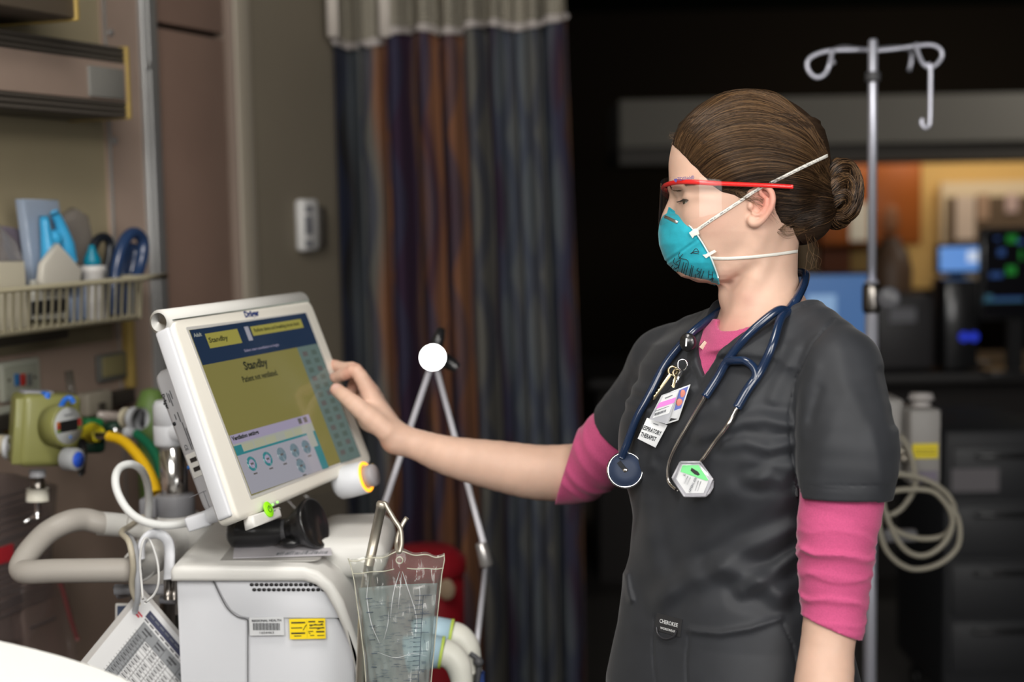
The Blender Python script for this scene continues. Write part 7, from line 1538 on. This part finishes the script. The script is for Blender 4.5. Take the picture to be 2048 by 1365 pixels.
mb = MB(); a, b = W(1834, 943, DPm), W(1874, 966, DPm); mb.box((a + b) / 2 - [0, .001, 0], (b[0] - a[0], .002, a[2] - b[2])); mb.build('serial_label', [mat('pump_mark', (.14, .12, .16), .5)], pu); mb = MB(); mb.lathe([(.006, 0), (.006, .001)], W(1848, 848, DPm) , (0, -1, 0), 12)
mb.build('pump_marks', [mat('pump_mark', (.14, .12, .16), .5)], pu)
mb = MB(); [mb.tube([W(1830, y, DPm - .002), W(1872, y, DPm - .002)], .0008, 4) for y in (895, 901, 907)]; mb.build('sticker_print', [M_INK], pu)
p2 = thing('pump_module', 'second narrower grey pump module half hidden by the woman\'s sleeve', 'infusion pump', W(1790, 965, DS)); mb = MB(); a, b = W(1768, 800, DS - .03), W(1813, 960, DS - .03); mb.box((a + b) / 2 + [0, .06, 0], (b[0] - a[0], .10, a[2] - b[2]), bev=.008); mb.build('module_case', [M_PUMP], p2)
mb = MB(); mb.ball(W(1802, 904, DS - .05), .010, 12); mb.ball(W(1808, 918, DS - .05), .008, 12); mb.build('module_studs', [M_SATIN], p2)
co_ = thing('coiled_cable', 'coiled beige cable hanging from the infusion pump', 'cable', W(1838, 1145, DS - .1))
loops = [[(1800,870),(1818,900),(1830,950),(1826,985),(1800,1020),(1775,1030),(1765,1010),(1770,970),(1800,945)], [(1790,950),(1850,960),(1895,990),(1910,1030),(1890,1070),(1840,1078),(1790,1060),(1765,1020),(1775,975)], [(1765,1000),(1758,1050),(1775,1105),(1820,1138),(1875,1130),(1915,1095),(1918,1045),(1900,1010)], [(1770,990),(1780,1050),(1810,1100),(1850,1112),(1890,1085),(1905,1040),(1885,1000),(1850,980)]]
mb = MB()
for k, lp in enumerate(loops): mb.tube(cat_rom(np.array([W(x, y, DS - .10 - .012 * k) for x, y in lp]), 6, k > 0 and k != 2), .0052, 10, closed=(k > 0 and k != 2))
tag(mb.build('cable_loops', [mat('beige_coil', (.26, .24, .19), .45)], co_), None)
mb = MB(); a, b = W(1768, 1060, DS + .02), W(1832, 1083, DS + .02); mb.box((a + b) / 2, (b[0] - a[0], .02, a[2] - b[2]), bev=.003); tag(mb.build('stand_tray', [mat('tray_grey', (.14, .14, .15), .4)]), 'small grey tray edge on the infusion stand behind the cable coil', 'tray')
# ================================================================== camera, light, view
cd = bpy.data.cameras.new('camera'); cam = bpy.data.objects.new('camera', cd); COL.objects.link(cam)
cd.sensor_width = 36; cd.lens = FPX / 2048 * 36; cd.clip_start = .05; cd.clip_end = 60
Mc = Matrix(((M3[0, 0], -M3[0, 1], -M3[0, 2], 0), (M3[1, 0], -M3[1, 1], -M3[1, 2], 0), (M3[2, 0], -M3[2, 1], -M3[2, 2], CAMZ), (0, 0, 0, 1)))
cam.matrix_world = Mc; SC.camera = cam
cd.dof.use_dof = True; cd.dof.focus_distance = 1.75; cd.dof.aperture_fstop = 2.5
def area(name, loc, aim, sx, sy, power, col=(1, 1, 1)):
    l = bpy.data.lights.new(name, 'AREA'); l.shape = 'RECTANGLE'; l.size = sx; l.size_y = sy; l.energy = power; l.color = col
    o = bpy.data.objects.new(name, l); COL.objects.link(o); o.location = loc
    o.rotation_euler = (Vector(aim) - Vector(loc)).to_track_quat('-Z', 'Y').to_euler(); return o
KEYL = (-.70, -.35, 2.50)
area('bay_light', KEYL, (.1, 1.8, 1.2), 1.3, 1.1, 38, (1, .975, .94))
area('rear_fill_light', (1.0, -1.0, 2.70), (-.6, 2.4, 1.1), 1.2, 1.0, 52, (1, .96, .90))  # unseen fill lamp added to lift the left head wall
area('station_light', (2.6, 7.45, 2.6), (2.75, 8.0, 1.6), 1.6, .25, 15, (1, .86, .66))
area('added_fill_light', (1.7, -1.85, 1.55), (-.8, 2.4, 1.0), 1.5, 1.2, 44, (1, .96, .92))  # unseen lamp added to brighten the lower head wall
area('added_wall_light', (-.3, 1.2, 2.72), (-.5, 2.2, .9), .55, .55, 13, (1, .95, .88))  # extra lamp added to brighten the wall behind the push handle
area('aisle_light', (3.1, 5.5, 2.7), (2.9, 6.4, 2.0), .4, .4, 15, (1, .95, .88))
w = bpy.data.worlds.new('world'); SC.world = w; w.use_nodes = True
w.node_tree.nodes['Background'].inputs[0].default_value = (.5, .5, .55, 1); w.node_tree.nodes['Background'].inputs[1].default_value = .05
vs = SC.view_settings; vs.view_transform = 'Standard'; vs.look = 'None'; vs.gamma = 1; vs.use_curve_mapping = False; vs.exposure = EXPO
